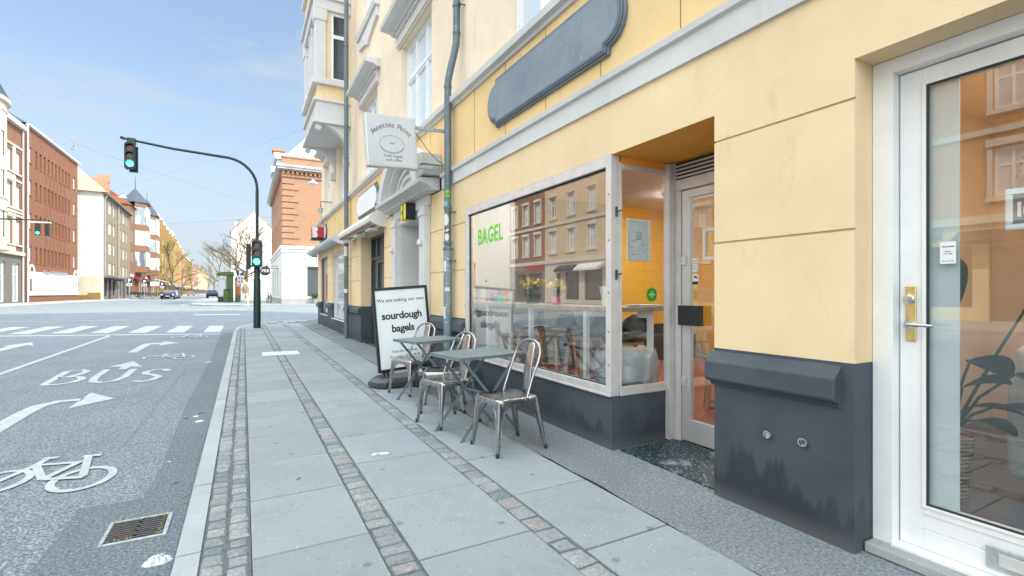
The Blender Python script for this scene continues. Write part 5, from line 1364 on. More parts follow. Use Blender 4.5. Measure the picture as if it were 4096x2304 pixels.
# --- pale corner house with a round bay, cut by the left edge of the picture
H = 16.0
rows = [(5.2,7.3),(8.4,10.4),(11.5,13.4),(14.0,15.6)]
hl = [(x, x+1.15, a, b) for x in (5.2,7.2,9.1) for a, b in rows[:3]]
gh_ = [(.6,2.0,.1,3.4), (2.6,4.3,.1,3.4), (5.0,7.0,.1,3.5), (8.4,10.0,.1,3.5)]
t, W = block('apartment_building', 'pale stone house with a round turreted bay, cut by the left edge of the view', (-17.7,50.0), (-17.7,60.5), GF, H, 12, 'brick_brown', hl, ground=('stone_dark',4.4), ghole=gh_, sidem='stone')
windows(t, hl, 1, .62, .10, pm='pane_curtain'); windows(t, gh_, 1, .7, .09, pm='pane')
def fill(mb):
    n = 14; cx_, r0 = 2.3, 2.25
    P = [(cx_+r0*math.cos(a), -r0*.62*math.sin(a)) for a in [math.pi*i/n for i in range(n+1)]]
    for (a, b) in ((4.3,5.2),(7.3,8.4),(10.4,11.5),(13.4,15.9)):
        for i in range(n): mb.quad((*P[i],a),(*P[i+1],a),(*P[i+1],b),(*P[i],b))
    for i in range(0,n,1):
        if i % 3 != 1:
            for (a, b) in rows[:3]: mb.quad((*P[i],a),(*P[i+1],a),(*P[i+1],b),(*P[i],b))
part(t, 'round_bay', 'stone', fill)
def fill(mb):
    n = 28; cx_ = 2.3
    for z0, z1, r0 in ((4.2,4.45,2.45),(7.25,7.42,2.34),(8.2,8.34,2.34),(15.7,16.0,2.6),(15.0,15.15,2.33)):
        P = [(cx_+r0*math.cos(a), -r0*.62*math.sin(a)) for a in [math.pi*i/n for i in range(n+1)]]
        mb.prism(P, lambda a, b, d: (a, b, d), z0, z1)
    for z0, z1, p in ((4.2,4.5,.25),(7.9,8.1,.12),(15.6,16.0,.35)): mb.box(4.6,10.5,-p,-.005,z0,z1)
part(t, 'cornices', 'stone', fill)
part(t, 'stone_piers', 'stone', lambda mb: [mb.box(4.55,9.05,-.05,-.004,a-.9,a-.25) or mb.box(4.55,5.15,-.06,-.004,a-.05,b+.3) or mb.box(6.45,7.1,-.06,-.004,a-.05,b+.3) or mb.box(8.4,9.0,-.06,-.004,a-.05,b+.3) or mb.box(5.15,10.3,-.08,-.004,b+.32,b+.5) or mb.box(4.5,10.4,-.14,-.004,a-.2,a-.06) for a, b in rows[:3]])
def fill(mb):
    n = 14
    P = [(2.3+2.14*math.cos(a), -2.14*.62*math.sin(a)) for a in [math.pi*i/n for i in range(n+1)]]
    for i in range(n): mb.quad((*P[i],4.5),(*P[i+1],4.5),(*P[i+1],15.6),(*P[i],15.6))
part(t, 'bay_glass', 'pane_curtain', fill)
def fill(mb):
    n = 14; P = [(2.3+2.6*math.cos(a), -2.6*.62*math.sin(a)) for a in [math.pi*i/n for i in range(n+1)]]
    for i in range(n):
        mb.quad((*P[i],16.0),(*P[i+1],16.0),(2.3+(P[i+1][0]-2.3)*.55,P[i+1][1]*.55,17.6),(2.3+(P[i][0]-2.3)*.55,P[i][1]*.55,17.6)); mb.poly([(2.3+(P[i+1][0]-2.3)*.55,P[i+1][1]*.55,17.6),(2.3+(P[i][0]-2.3)*.55,P[i][1]*.55,17.6),(2.3,1.5,21.5)])
part(t, 'turret_roof', 'slate_blue', fill)
roofprism(t, W, 12, 16.0, 3.6, 'slate')
part(t, 'downpipe', 'greywhite', lambda mb: mb.tube([(10.42,-.12,0),(10.42,-.12,15.6)], .07, 8))

# --- red brick office house
H = 16.45; tops = [14.62,11.55,8.4,5.3]
hl = [(.3,1.5,z-1.45,z) for z in tops] + [(14.45,15.35,z-1.45,z) for z in tops]
nar = [(x0+k*.0, x0+.58, z-1.55, z) for z in tops for x0 in [2.45+1.13*i for i in range(10)]]
t, W = block('apartment_building', 'red brick house with rows of narrow windows and a long white framed street window', (-17.7,61.4), (-17.7,77.6), GF, H, 12, 'brick_red', hl+nar)
windows(t, hl, 1, .0, .09, pm='pane'); windows(t, nar, 0, .0, .04, 'brick_brown', 'pane_dark', .16)
part(t, 'window_sills', 'tile_red', lambda mb: [mb.box(x[0]-.05,x[1]+.05,-.06,-.004,x[2]-.1,x[2]-.01) for x in hl+nar])
part(t, 'brick_ribs', 'brick_brown', lambda mb: [mb.box(2.45+1.13*i+.75,2.45+1.13*i+.86,-.07,-.003,3.95,13.0) for i in range(2,8)])
def fill(mb):
    for a, b, c, d in ((.35,16.05,.62,.88),(.35,.62,.88,2.35),(15.78,16.05,.88,2.35),(2.1,14.3,2.12,2.35)): mb.box(a,b,-.12,-.004,c,d)
    for x in (1.25,15.2):
        w = .9 if x < 5 else .85
        P = [(x+w*math.cos(a), 2.35+1.25*math.sin(a)) for a in [math.pi*i/12 for i in range(13)]] + [(x-(w-.22)*math.cos(a), 2.35+1.02*math.sin(a)) for a in [math.pi*i/12 for i in range(13)]]
        mb.prism(P, lambda a, b, d: (a, d, b), -.12, -.004); mb.box(x+w-.22,x+w,-.12,-.004,.88,2.35)
    for i in range(11): mb.box(2.5+1.13*i,2.78+1.13*i,-.34,-.004,.88,2.12)
part(t, 'white_window_frame', 'white', fill, bevel=.02)
part(t, 'frosted_glazing', 'sofa', lambda mb: mb.box(.62,15.78,-.05,-.004,.88,2.9))
part(t, 'side_panes', 'pane_dark', lambda mb: (mb.box(.75,1.3,-.07,-.052,1.05,2.2), mb.box(15.0,15.5,-.07,-.052,1.05,2.2)))
mb = MB(); put_text(mb, 'Danhostel & LÅN KØBENHAVN' if False else 'Boliger & LÅN KØBENHAVN', (8.2,-.05,2.72), (1,0,0), (0,0,1), .62, bold=.012, ext=.02); mb.build('lettering', M['galv'], t)
part(t, 'eaves_gutter', 'greywhite', lambda mb: mb.box(0,W,-.28,-.003,H-.02,H+.16))
part(t, 'downpipe', 'greywhite', lambda mb: mb.tube([(.05,-.14,0),(.05,-.14,H)], .08, 8))
roofprism(t, W, 12, H+.16, 4.2, 'slate', .1, 3, 0)
part(t, 'chimney', 'brick_red', lambda mb: mb.box(.1,.8,2.0,2.7,16.5,18.2))

# --- white end wall and grey brown street front
H = 13.85
cols = [(.4,1.3),(3.3,5.3),(6.6,7.9),(12.0,13.0),(14.2,16.2),(17.4,18.6)]
hl = [(a, b, z-1.65, z) for a, b in cols for z in (13.25,10.45,7.7,5.0)]
sh = [(.5,2.2,.4,2.6),(2.9,5.2,.05,2.6),(6.0,8.0,.5,2.5),(11.5,13,.4,2.6),(14.0,16.5,.05,2.6),(17.5,20,.5,2.6)]
t, W = block('apartment_building', 'house with a blank white end wall and a grey brown street front', (-15.9,81), (-16.6,102.1), GF, H, 13, 'brick_grey', hl, ground=('stone_dark',3.2), ghole=sh, sidem='render_white')
windows(t, hl, 1, .0, .09, pm='pane_curtain'); windows(t, sh, 0, .75, .07, 'dark_frame', 'pane_dark')
roofprism(t, W, 13, H, 7.0, 'tile_beige', .45, 4.5, 0)
part(t, 'eaves', 'stone_dark', lambda mb: mb.box(-.3,W,-.5,-.003,H-.25,H-.02))
part(t, 'stained_base', 'stone', lambda mb: mb.box(-.04,-.003,.1,12.9,-.4,3.0))
part(t, 'low_hatch', 'ochre', lambda mb: (mb.box(-.14,-.045,.3,1.5,.05,.9), mb.box(-.12,-.045,1.55,3.1,.05,.6)))
part(t, 'shop_awning', 'cloth_dark', lambda mb: (mb.box(.2,5.4,-1.0,-.01,2.62,2.85), mb.box(6.0,9.2,-.9,-.01,2.55,2.85)))
part(t, 'downpipes', 'galv', lambda mb: (mb.tube([(9.9,-.12,0),(9.9,-.12,13.5)],.08,8), mb.tube([(.1,-.12,3),(.1,-.12,13),(.1,-.4,13.6)],.07,8)))
mb = MB(); r = random.Random(5); y = 3.0
for i in range(6):
    P = [(-.010, 4.3+i*.55+ .5*r.random(), 3.35+.45*r.random()) for _ in range(5)]; mb.tube(P, .03, 4)
mb.build('graffiti', M['red'], t)
part(t, 'chimney', 'brick_orange', lambda mb: (mb.box(15.5,21.0,2.6,3.8,14,18.6), mb.box(19.4,20.4,2.5,3.9,18.601,19.8)))

# --- brown brick house with two spired bays
H = 15.6
t, W = block('apartment_building', 'dark brown brick house with two glazed bays under blue pointed roofs', (-16.6,102.1), (-18.07,139.8), GF, H, 13, 'brick_brown', hl2 := [(x, x+1.2, z-2.1, z) for x in (1.2,3.2,14.6,16.8,19.0,31.5,34) for z in (15.0,11.6,8.2)], ground=('brick_brown',4.4), ghole=(g2 := shopfronts(None, 37.5, 4.0, 4)))
windows(t, hl2, 1, .6, .09, pm='pane'); dress_shops(t, g2, W, 4.2, 4)
for i, xc in enumerate((8.6, 25.5)):
    P = [(xc-3.0,0),(xc-1.9,-1.6),(xc+1.9,-1.6),(xc+3.0,0)]
    b = part(t, 'bay_window', 'brick_brown', lambda mb: [mb.prism(P, lambda a, b_, d: (a, b_, d), z0, z1) for z0, z1 in ((4.5,5.6),(8.2,9.3),(12.0,13.0),(16.2,16.9))])
    part(b, 'glazing', 'pane', lambda mb: [mb.prism([(xc+(a-xc)*.96, b_*.96) for a, b_ in P], lambda a, b_, d: (a, b_, d), z0, z1) for z0, z1 in ((5.6,8.2),(9.3,12.0),(13.0,16.2))])
    part(b, 'posts', 'white', lambda mb: [mb.box(x-.09,x+.09,y-.09,y+.09,z0,z1) for (x, y) in P[1:3]+[(xc,-1.6)] for z0, z1 in ((5.6,8.2),(9.3,12.0),(13.0,16.2))] + [mb.box(xc-1.9,xc+1.9,-1.66,-1.56,z0-.05,z0+.12) for z0 in (5.6,7.3,9.3,11.1,13.0,15.3,16.1)])
    def fill(mb):
        Q = [(xc-3.3,.2),(xc-2.1,-1.9),(xc+2.1,-1.9),(xc+3.3,.2),(xc+2.1,2.2),(xc-2.1,2.2)]
        for k in range(6): mb.poly([(*Q[k],16.9),(*Q[(k+1)%6],16.9),(xc,.3,20.6 if i else 19.8)])
        mb.poly([(*q,16.9) for q in Q][::-1]); mb.tube([(xc,.3,19.5),(xc,.3,22.0)], [.08,.02], 6)
    part(t, 'pointed_roof', 'slate_blue', fill)
roofprism(t, W, 13, H, 5.0, 'tile_red', .3)
part(t, 'balcony', 'cloth_dark', lambda mb: (mb.box(11.2,13.4,-.9,-.01,4.6,4.75), [mb.box(11.2+.25*k,11.23+.25*k,-.9,-.87,4.75,5.6) for k in range(9)], mb.box(11.2,13.4,-.92,-.86,5.6,5.68)))

def terrace(label, p0, p1, h, wall, ground, seed, roofm, bays=(), pm='pane_dark', name='apartment_building', fl=3.35, gh=4.0, sp=2.9):
    W0 = math.dist(p0, p1); n = int(W0//sp); st_ = W0/n; nf = int((h-gh)//fl)
    hl = [(st_*(i+.5)-.6, st_*(i+.5)+.6, gh+fl*k+.75, gh+fl*k+2.75) for i in range(n) for k in range(nf)]
    hl = hl[:98]; g_ = shopfronts(None, W0, gh-.1, seed)
    t, W = block(name, label, p0, p1, GF, h, 13, wall, hl, ground=(ground, gh), ghole=g_)
    windows(t, hl, 1, .62, .11, pm=pm); dress_shops(t, g_, W, gh, seed)
    part(t, 'cornice', 'stone', lambda mb: (mb.box(0,W,-.4,-.003,h-.1,h+.35), mb.box(0,W,-.14,-.003,gh-.1,gh+.2), *[mb.box(x[0]-.12,x[1]+.12,-.14,-.003,x[3]+.05,x[3]+.28) for x in hl], *[mb.box(x[0]-.12,x[1]+.12,-.12,-.003,x[2]-.2,x[2]-.03) for x in hl]))
    for xc in bays:
        P = [(xc-1.7,0),(xc-1.1,-1.1),(xc+1.1,-1.1),(xc+1.7,0)]
        b = part(t, 'bay_window', wall, lambda mb: mb.prism(P, lambda a, b_, d: (a, b_, d), gh+.4, h+1.2))
        part(b, 'panes', 'pane', lambda mb: [mb.box(xc+dx-.34,xc+dx+.34,-1.12,-1.09,gh+fl*k+1.2,gh+fl*k+2.9) for k in range(nf) for dx in (-.55,.55)])
        part(b, 'cap_roof', 'zinc', lambda mb: [mb.poly([(*a_, h+1.2),(*b_, h+1.2),(xc,-.2,h+3.0)]) for a_, b_ in zip(P, P[1:]+P[:1])])
    roofprism(t, W, 13, h+.35, 3.6, roofm, .2)
    return t
terrace('golden ochre house with zinc capped bays beyond the two blue spires', (-18.07,139.8), (-20.54,189.2), 17.2, 'ochre', 'ochre', 11, 'slate', (5,15,26,37,46))
terrace('bright yellow house further down the far street with shallow bays', (-20.54,189.2), (-23.5,240), 18.4, 'ochre2', 'stone_dark', 12, 'slate', (6,20,36))
terrace('brown brick house behind the yellow one down the far street', (-23.5,240), (-27.0,300), 18.6, 'brick_orange', 'stone_dark', 13, 'zinc', (8,26,44))
terrace('pale yellow house near the end of the far street', (-27.0,300), (-29.6,380), 19.6, 'ochre2', 'ochre', 14, 'slate', (), sp=4.2)
terrace('pink house near the end of the far street', (-29.6,380), (-31.0,450), 20.5, 'pink', 'stone_dark', 15, 'tile_red', (), sp=4.2)
terrace('last pale house visible at the end of the far street', (-31.0,450), (-33.5,620), 21.0, 'cream', 'stone_dark', 16, 'slate', (), sp=7)

# --- brick corner house on the right of the junction
H = 11.2; gh = 4.35
shd = [(1.2+2.3*k, 2.3+2.3*k, z, z+1.9) for k in range(7) for z in (5.2,8.2)]
t, W = block('corner_house', 'orange brick corner house with dentil cornice, quoins and a white street floor beside the junction', (2.7,42.4), (16,42.4), GF, H, 18, 'brick_orange', [], side=shd, zmin=gh-.3)
for x in shd: put_window(t, (.12, x[1], x[2]), window_kind(x[1]-x[0], x[3]-x[2], 1, .62, .09, 'white', 'pane_curtain'), -math.pi/2)
sg = [(1.74,4.9,.55,3.0)]
def fill(mb):
    fn = lambda u, z, d: (u, d-.05, z); wallgrid(mb, -.05, W, -.5, gh, sg, fn, .3)
    fs = lambda u, z, d: (d-.05, u, z); wallgrid(mb, -.05, 18, -.5, gh, [(2,3.2,-.1,2.6),(5,7,.6,3),(9,11,.6,3),(13,15,.6,3)], fs, .3)
part(t, 'ground_floor', 'white', fill)
put_window(t, (1.74,.12,.55), window_kind(3.16,2.45,0,0,.06,'galv','pane_dark'))
put_window(t, (.15,3.2,-.1), window_kind(1.2,2.7,0,.8,.1,'stone_dark','pane_dark'), -math.pi/2)
for y in (7,11,15): put_window(t, (.15,y,.6), window_kind(2.0,2.4,1,.75,.07,'dark_frame','pane_dark'), -math.pi/2)
def fill(mb):
    z = gh+.32; k = 0
    while z < 10.0:
        w = 1.15 if k % 2 else .82; mb.box(-.07,w,-.07,-.004,z,z+.40); mb.box(-.07,-.004,-.0035,w*.8,z,z+.40); z += .48; k += 1
part(t, 'quoins', 'brick_orange', fill, bevel=.02)
def fill(mb):
    for z0, z1, p in ((gh-.25,gh-.10,.14),(gh+.0,gh+.22,.20)): mb.box(-p,W,-p,-.003,z0,z1); mb.box(-p,-.003,-.0025,18,z0,z1)
part(t, 'string_course', 'white', fill)
def fill(mb):
    for z0, z1, p in ((10.55,10.72,.42),(10.72,10.9,.5)): mb.box(-p,W,-p,-.003,z0,z1); mb.box(-p,-.003,-.0025,18,z0,z1)
part(t, 'cornice', 'zinc', fill)
def fill(mb):
    mb.box(-.12,W,-.12,-.0035,10.0,10.2); mb.box(-.30,W,-.30,-.0036,10.44,10.549); x = -.05
    while x < 9: mb.box(x,x+.16,-.24,-.0037,10.22,10.43); x += .33
    y = .1
    while y < 17: mb.box(-.24,-.0037,y,y+.16,10.22,10.43); y += .33
    mb.box(-.10,W,-.10,.3,10.91,11.5); mb.box(-.16,W,-.16,.3,11.5,11.62)
part(t, 'dentils', 'brick_orange', fill)
def fill(mb):
    v = [(0,.3,11.5),(W,.3,11.5),(W,17.7,11.5),(.0,17.7,11.5),(2.6,5,15.2),(W-2,5,15.2),(W-2,15,15.2),(2.6,15,15.2)]
    for f in ((0,1,5,4),(3,0,4,7),(2,3,7,6),(1,2,6,5),(4,5,6,7)): mb.poly([v[i] for i in f])
part(t, 'mansard_roof', 'zinc', fill)
for y in (6.0,11.5):
    d_ = part(t, 'dormer', 'greywhite', lambda mb: (mb.box(-.1,1.6,y,y+2.6,10.95,12.8), mb.prism([(y-.25,12.8),(y+1.3,13.7),(y+2.85,12.8)], lambda a, b, d: (d,a,b), -.3, 1.8)), bevel=.03)
    part(d_, 'dormer_pane', 'pane', lambda mb: mb.box(-.14,-.102,y+.6,y+2.0,11.5,12.6))
part(t, 'chimney', 'brick_orange', lambda mb: (mb.box(.1,1.1,16.4,17.6,11,16.2), mb.box(0,1.2,16.3,17.7,16.2,16.5)))
part(t, 'plinth', 'concrete', lambda mb: (mb.box(-.10,W,-.10,-.051,-.5,.42), mb.box(-.10,-.051,-.05,18,-.5,.42)))
fs_ = thing('round_shop_sign', 'round black sign with pale letters on a bracket at the brick corner house', 'sign', (1.62,47,GF+2.4))
g = MB(); g.lathe([(0,-.05),(.38,-.05),(.40,0),(.38,.05),(0,.05)], (1.62,47,3.06), 28, 'y'); g.build('disc', M['black'], fs_)
g = MB(); put_text(g, 'FRB', (1.62,46.93,2.96), (1,0,0), (0,0,1), .36, bold=.012, ext=.006); g.build('lettering', M['poster'], fs_)
g = MB(); g.box(1.50,1.74,46.93,46.945,3.25,3.28); g.build('red_line', M['red'], fs_); g = MB(); put_text(g, 'BYENS KAFFE' if False else 'KAFFE', (1.62,46.93,2.83), (1,0,0), (0,0,1), .09, ext=.004); g.build('small_lettering', M['teal'], fs_)
g = MB(); g.tube([(1.9,47,3.30),(2.66,47,3.30)], .025, 6); g.tube([(1.62,47,3.46),(2.66,47,3.52)], .02, 6); g.build('bracket', M['black'], fs_)
pl_ = MB(); pl_.lathe([(.18,0),(.24,.32),(.2,.3)], (5.2,42.72,1.0), 12)
t = thing('potted_plant', 'leafy plant in the window of the brick corner house', 'plant', (5.05,42.2,GF)); pl_ = MB(); pl_.lathe([(.16,0),(.22,.34),(.18,.3)], (5.05,42.12,GF), 12); pl_.build('pot', M['galv'], t)
g = MB(); r = random.Random(3)
for _ in range(60): a = r.uniform(0,6.3); leafblade(g, (5.05+.1*math.cos(a),42.12+.1*math.sin(a),GF+.4+r.uniform(0,.4)), (math.cos(a),math.sin(a),r.uniform(.1,.9)), .28, .10)
g.build('foliage', M['leaf'], t)

# --- pale gable with faded advertising
t = thing('gable_house', 'tall pale gable with faded painted writing behind the bare trees', 'building', (-1.96,100,GF), local=True)
W = 7.3
part(t, 'gable_wall', 'render_white', lambda mb: mb.prism([(0,-.5),(W,-.5),(W,11.8),(W/2,15.5),(0,11.8)], lambda a, b, d: (a,d,b), 0, 14))
part(t, 'roof', 'tile_beige', lambda mb: (mb.hexa([(-.2,-.1,11.75),(W/2,-.1,15.55),(W/2,14.2,15.55),(-.2,14.2,11.75),(-.25,-.1,11.9),(W/2,-.1,15.72),(W/2,14.2,15.72),(-.25,14.2,11.9)]), mb.hexa([(W/2,-.1,15.55),(W+.2,-.1,11.75),(W+.2,14.2,11.75),(W/2,14.2,15.55),(W/2,-.1,15.72),(W+.25,-.1,11.9),(W+.25,14.2,11.9),(W/2,14.2,15.72)])))
part(t, 'chimney', 'render_white', lambda mb: mb.box(.5,1.6,3,4,11,13.9))
M['fade_green'] = plain('faded_green_paint', (.22,.36,.26), .9)
for s_, z, sz in (('PETER MILLER %', 10.3, .80), ('38 19 40 40', 9.2, .72), ('MALER OG TAPETSERER', 8.1, .45), ('pm.dk', 5.6, .6)):
    mb = MB(); put_text(mb, s_, (W/2+(.0 if z > 6 else 1.6),-.02,z), (1,0,0), (0,0,1), sz, bold=.004, ext=.008); mb.build('painted_writing', M['fade_green'], t)
part(t, 'lower_annex', 'white', lambda mb: (mb.box(-.5,W+4,-1.2,-.05,-.5,3.2), mb.box(-.6,W+4,-1.3,-.04,3.2,3.35)))

# --- the sunny side of the near street, seen mirrored in the shop glass
def facade_row(label, p0, p1, h, wall, ground, seed, wins, gh=4.2, hoods=True, pm='pane'):
    # p0 -> p1 with the front facing +X
    W0 = math.dist(p0, p1); g_ = shopfronts(None, W0, gh-.2, seed)
    t, W = block('opposite_house', label, p0, p1, .0, h, 10, wall, wins, ground=(ground, gh), ghole=g_)
    windows(t, wins, 1, .64, .11, pm=pm); dress_shops(t, g_, W, gh, seed)
    part(t, 'trim', 'stone', lambda mb: (mb.box(0,W,-.45,-.003,h-.3,h+.3), mb.box(0,W,-.16,-.003,gh-.1,gh+.25), mb.box(0,W,-.12,-.003,gh+3.6,gh+3.85), *[mb.box(x[0]-.2,x[1]+.2,-.16,-.003,x[3]+.06,x[3]+.34) for x in wins], *[mb.box(x[0]-.2,x[1]+.2,-.14,-.003,x[2]-.22,x[2]-.03) for x in wins], *[mb.box(x[0]-.2,x[0]-.02,-.06,-.002,x[2],x[3]+.05) for x in wins], *[mb.box(x[1]+.02,x[1]+.2,-.06,-.002,x[2],x[3]+.05) for x in wins]))
    roofprism(t, W, 10, h+.3, 3.6, 'slate', .2); return t
def wgrid(W0, n, floors, w=1.15, hh=2.0): return [(W0/n*(i+.5)-w/2, W0/n*(i+.5)+w/2, z, z+hh) for i in range(n) for z in floors]
facade_row('brick house across the near street, mirrored in the white door', (-22,-8), (-22,20), 15.5, 'brick_warm', 'cream', 31, wgrid(28,8,(5.2,8.8,12.2)))
facade_row('dark brown brick house across the near street, between the brick one and the pale corner', (-22,20), (-22,30), 14.5, 'brick_orange', 'stone', 32, wgrid(10,4,(5.2,8.6,11.9),1.0))
facade_row('pale stone corner house across the near street, mirrored in the cafe window', (-22,30), (-22,42.4), 15.0, 'tan', 'stone', 33, wgrid(12.4,4,(5.2,8.6,11.9),1.0))
facade_row('brown house at the far side of the side street, mirrored in the cafe window', (-22,42.5), (-22,49.9), 14.0, 'brick_brown', 'stone_dark', 34, wgrid(7.4,3,(5.2,8.6,11.9),1.0))

# ------------------------------------------------------------------ traffic lights
def signal_head(t, p, front, s_=1.0, lit=True):
    """housing with three lenses; p = centre, front = unit vector it faces"""
    f = Vector(front).normalized(); r = Vector((0,0,1)).cross(f).normalized(); p = Vector(p)
    fn = lambda a, b, d: tuple(p + r*a*s_ + Vector((0,0,b*s_)) + f*d*s_)
    w, h = .155, .45
    g = MB(); o = [(-w,-h+.05),(-w+.05,-h),(w-.05,-h),(w,-h+.05),(w,h-.05),(w-.05,h),(-w+.05,h),(-w,h-.05)]; g.prism(o, fn, -.10, .10); hs = g.build('signal_housing', M['pole_green'], t, bevel=.01)
    for i, (zc, m) in enumerate(((.27,'red_lens'),(0,'amber_lens'),(-.27,'green_lamp'))):
        g = MB(); n = 20; ring = [(.105*math.cos(2*math.pi*k/n), zc+.105*math.sin(2*math.pi*k/n)) for k in range(n)]
        g.poly([fn(a, b, .108) for a, b in ring]); g.build('lens', M[m], hs)
        g = MB()
        for k in range(n):
            a0, a1 = 2*math.pi*k/n, 2*math.pi*(k+1)/n
            if -.3 < math.sin((a0+a1)/2): q = .118; g.quad(fn(q*math.cos(a0),zc+q*math.sin(a0),.10), fn(q*math.cos(a1),zc+q*math.sin(a1),.10), fn(q*math.cos(a1),zc+q*math.sin(a1)-.01,.27), fn(q*math.cos(a0),zc+q*math.sin(a0)-.01,.27))
        v = g.build('visor', M['black'], hs); v.modifiers.new('s','SOLIDIFY').thickness = .006
    return hs
cd_ = Vector((0,-1,0))
tl = thing('traffic_light', 'dark green traffic light with a long curved arm on the near pavement corner, showing green', 'traffic light', (.40,18.87,0))
g = MB(); PX, PY = .40, 18.87
g.tube([(PX,PY,-.05),(PX,PY,.9),(PX,PY,1.62),(PX,PY,1.72),(PX,PY,2.05),(PX,PY,2.15),(PX,PY,2.3)], [.115,.115,.112,.095,.095,.07,.06], 20)
g.build('base_sleeve', M['pole_green'], tl, smooth=True)
g = MB(); pts = [(PX,PY,2.3),(PX,PY,4.6)]
for i in range(9):
    a = math.pi/2*i/8*.92; pts.append((PX-.95+.95*math.cos(a), PY, 4.75+.95*math.sin(a)))
pts += [(-2.0,PY,5.78),(-3.22,PY,5.92)]
g.tube(pts, [.052]*2+[.045]*9+[.040,.034], 12); g.build('pole_arm', M['pole_green'], tl, smooth=True)
signal_head(tl, (PX+.0,PY-.20,2.52), (-.15,-1,0), 1.0)
g = MB(); g.box(PX-.33,PX-.19,PY-.2,PY+.05,2.0,2.85); g.box(PX-.2,PX-.05,PY-.03,PY+.03,2.08,2.14); g.build('side_signal', M['black'], tl, bevel=.02)
signal_head(tl, (-3.04,PY-.16,5.36), (.12,-1,0), .90)
g = MB(); g.box(-3.08,-2.86,PY-.04,PY+.0,4.90,5.70); g.build('backboard', M['navy'], tl, bevel=.01)
g = MB(); g.box(-3.13,-2.92,PY-.10,PY+.08,5.77,5.94); g.tube([(-3.22,PY,5.92),(-3.30,PY,5.95)], .045, 10); g.build('arm_clamp', M['pole_green'], tl)
tl2 = thing('traffic_light', 'distant traffic light hanging on an arm in front of the red brick house', 'traffic light', (-19.0,50.2,GF))
g = MB(); g.tube([(-19,50.2,.2),(-19,50.2,5.5),(-18.6,50.2,6.3),(-17.6,50.3,6.65),(-13.6,50.6,6.80)], [.1,.08,.07,.06,.05], 10); g.build('pole_arm', M['pole_green'], tl2, smooth=True)
signal_head(tl2, (-13.85,50.4,6.05), (.25,-1,0), 1.0)
g = MB(); g.box(-13.40,-13.18,50.3,50.65,5.58,6.55); g.build('side_signal', M['black'], tl2, bevel=.03)
g = MB(); g.box(-14.3,-13.1,50.35,50.65,6.56,6.66); g.build('clamp', M['greywhite'], tl2)

# ------------------------------------------------------------------ hanging lamps and wires
def wire(pts, sag, r, lab):
    P = []; a, b = Vector(pts[0]), Vector(pts[1])
    for i in range(17): q = i/16; c = a.lerp(b, q); c.z -= sag*4*q*(1-q); P.append(c)
    g = MB(); g.tube(P, r, 5); return single('span_wire', g, M['table_paint'], lab, 'wire')
wire([(-17.6,54,19.6), (-8.51,36.55,9.75)], .15, .016, 'long wire running up from the hanging lamp over the junction')
wire([(-8.51,36.55,9.75), (4.0,66,11.5)], .4, .008, 'wire running from the hanging lamp towards the brick corner house')
wire([(-17.7,76,9.3), (2.6,50,8.2)], .3, .010, 'wire crossing the far street low before the houses')
def span_lamp(p, kind, lab, s_=1.0):
    t = thing('street_lamp', lab, 'street lamp', p)
    g = MB(); x, y, z = p
    if kind == 'cone': g.lathe([(.03*s_,.42*s_),(.10*s_,.36*s_),(.12*s_,.24*s_),(.42*s_,.02*s_),(.44*s_,-.02*s_),(.40*s_,-.02*s_),(.1*s_,.2*s_)], p, 20)
    else: g.lathe([(.05*s_,.20*s_),(.28*s_,.14*s_),(.32*s_,.08*s_),(.06*s_,.0)], p, 18)
    g.build('shade', M['white' if kind == 'cone' else 'galv'], t, smooth=True, angle=40)
    g = MB(); g.lathe([(.0,-.16*s_),(.22*s_,-.14*s_),(.28*s_,-.02*s_),(.1*s_,.02*s_)], p, 18); g.build('diffuser', M['paper'], t, smooth=True)
    g = MB(); g.tube([(x,y,z+.2*s_),(x,y,z+.55*s_)], .02, 6); g.build('hanger', M['cast_iron'], t)
span_lamp((-8.51,36.55,9.38), 'drum', 'small metal lamp hanging from the long wire over the junction', .42)
span_lamp((-5.83,33.95,6.43), 'cone', 'white cone shaped lamp hanging in front of the grey brown house roof', .45)
span_lamp((4.2,36.4,8.75), 'cone', 'white cone lamp hanging before the orange brick corner house', .75)
wire([(-17.7,54.4,8.0), (2.5,19.75,7.6)], .72, .003, 'wire that carries the white cone lamp diagonally over the junction')
wire([(2.9,42.3,9.9), (5.2,19.75,9.6)], .35, .010, 'wire between the yellow building and the orange brick corner house')

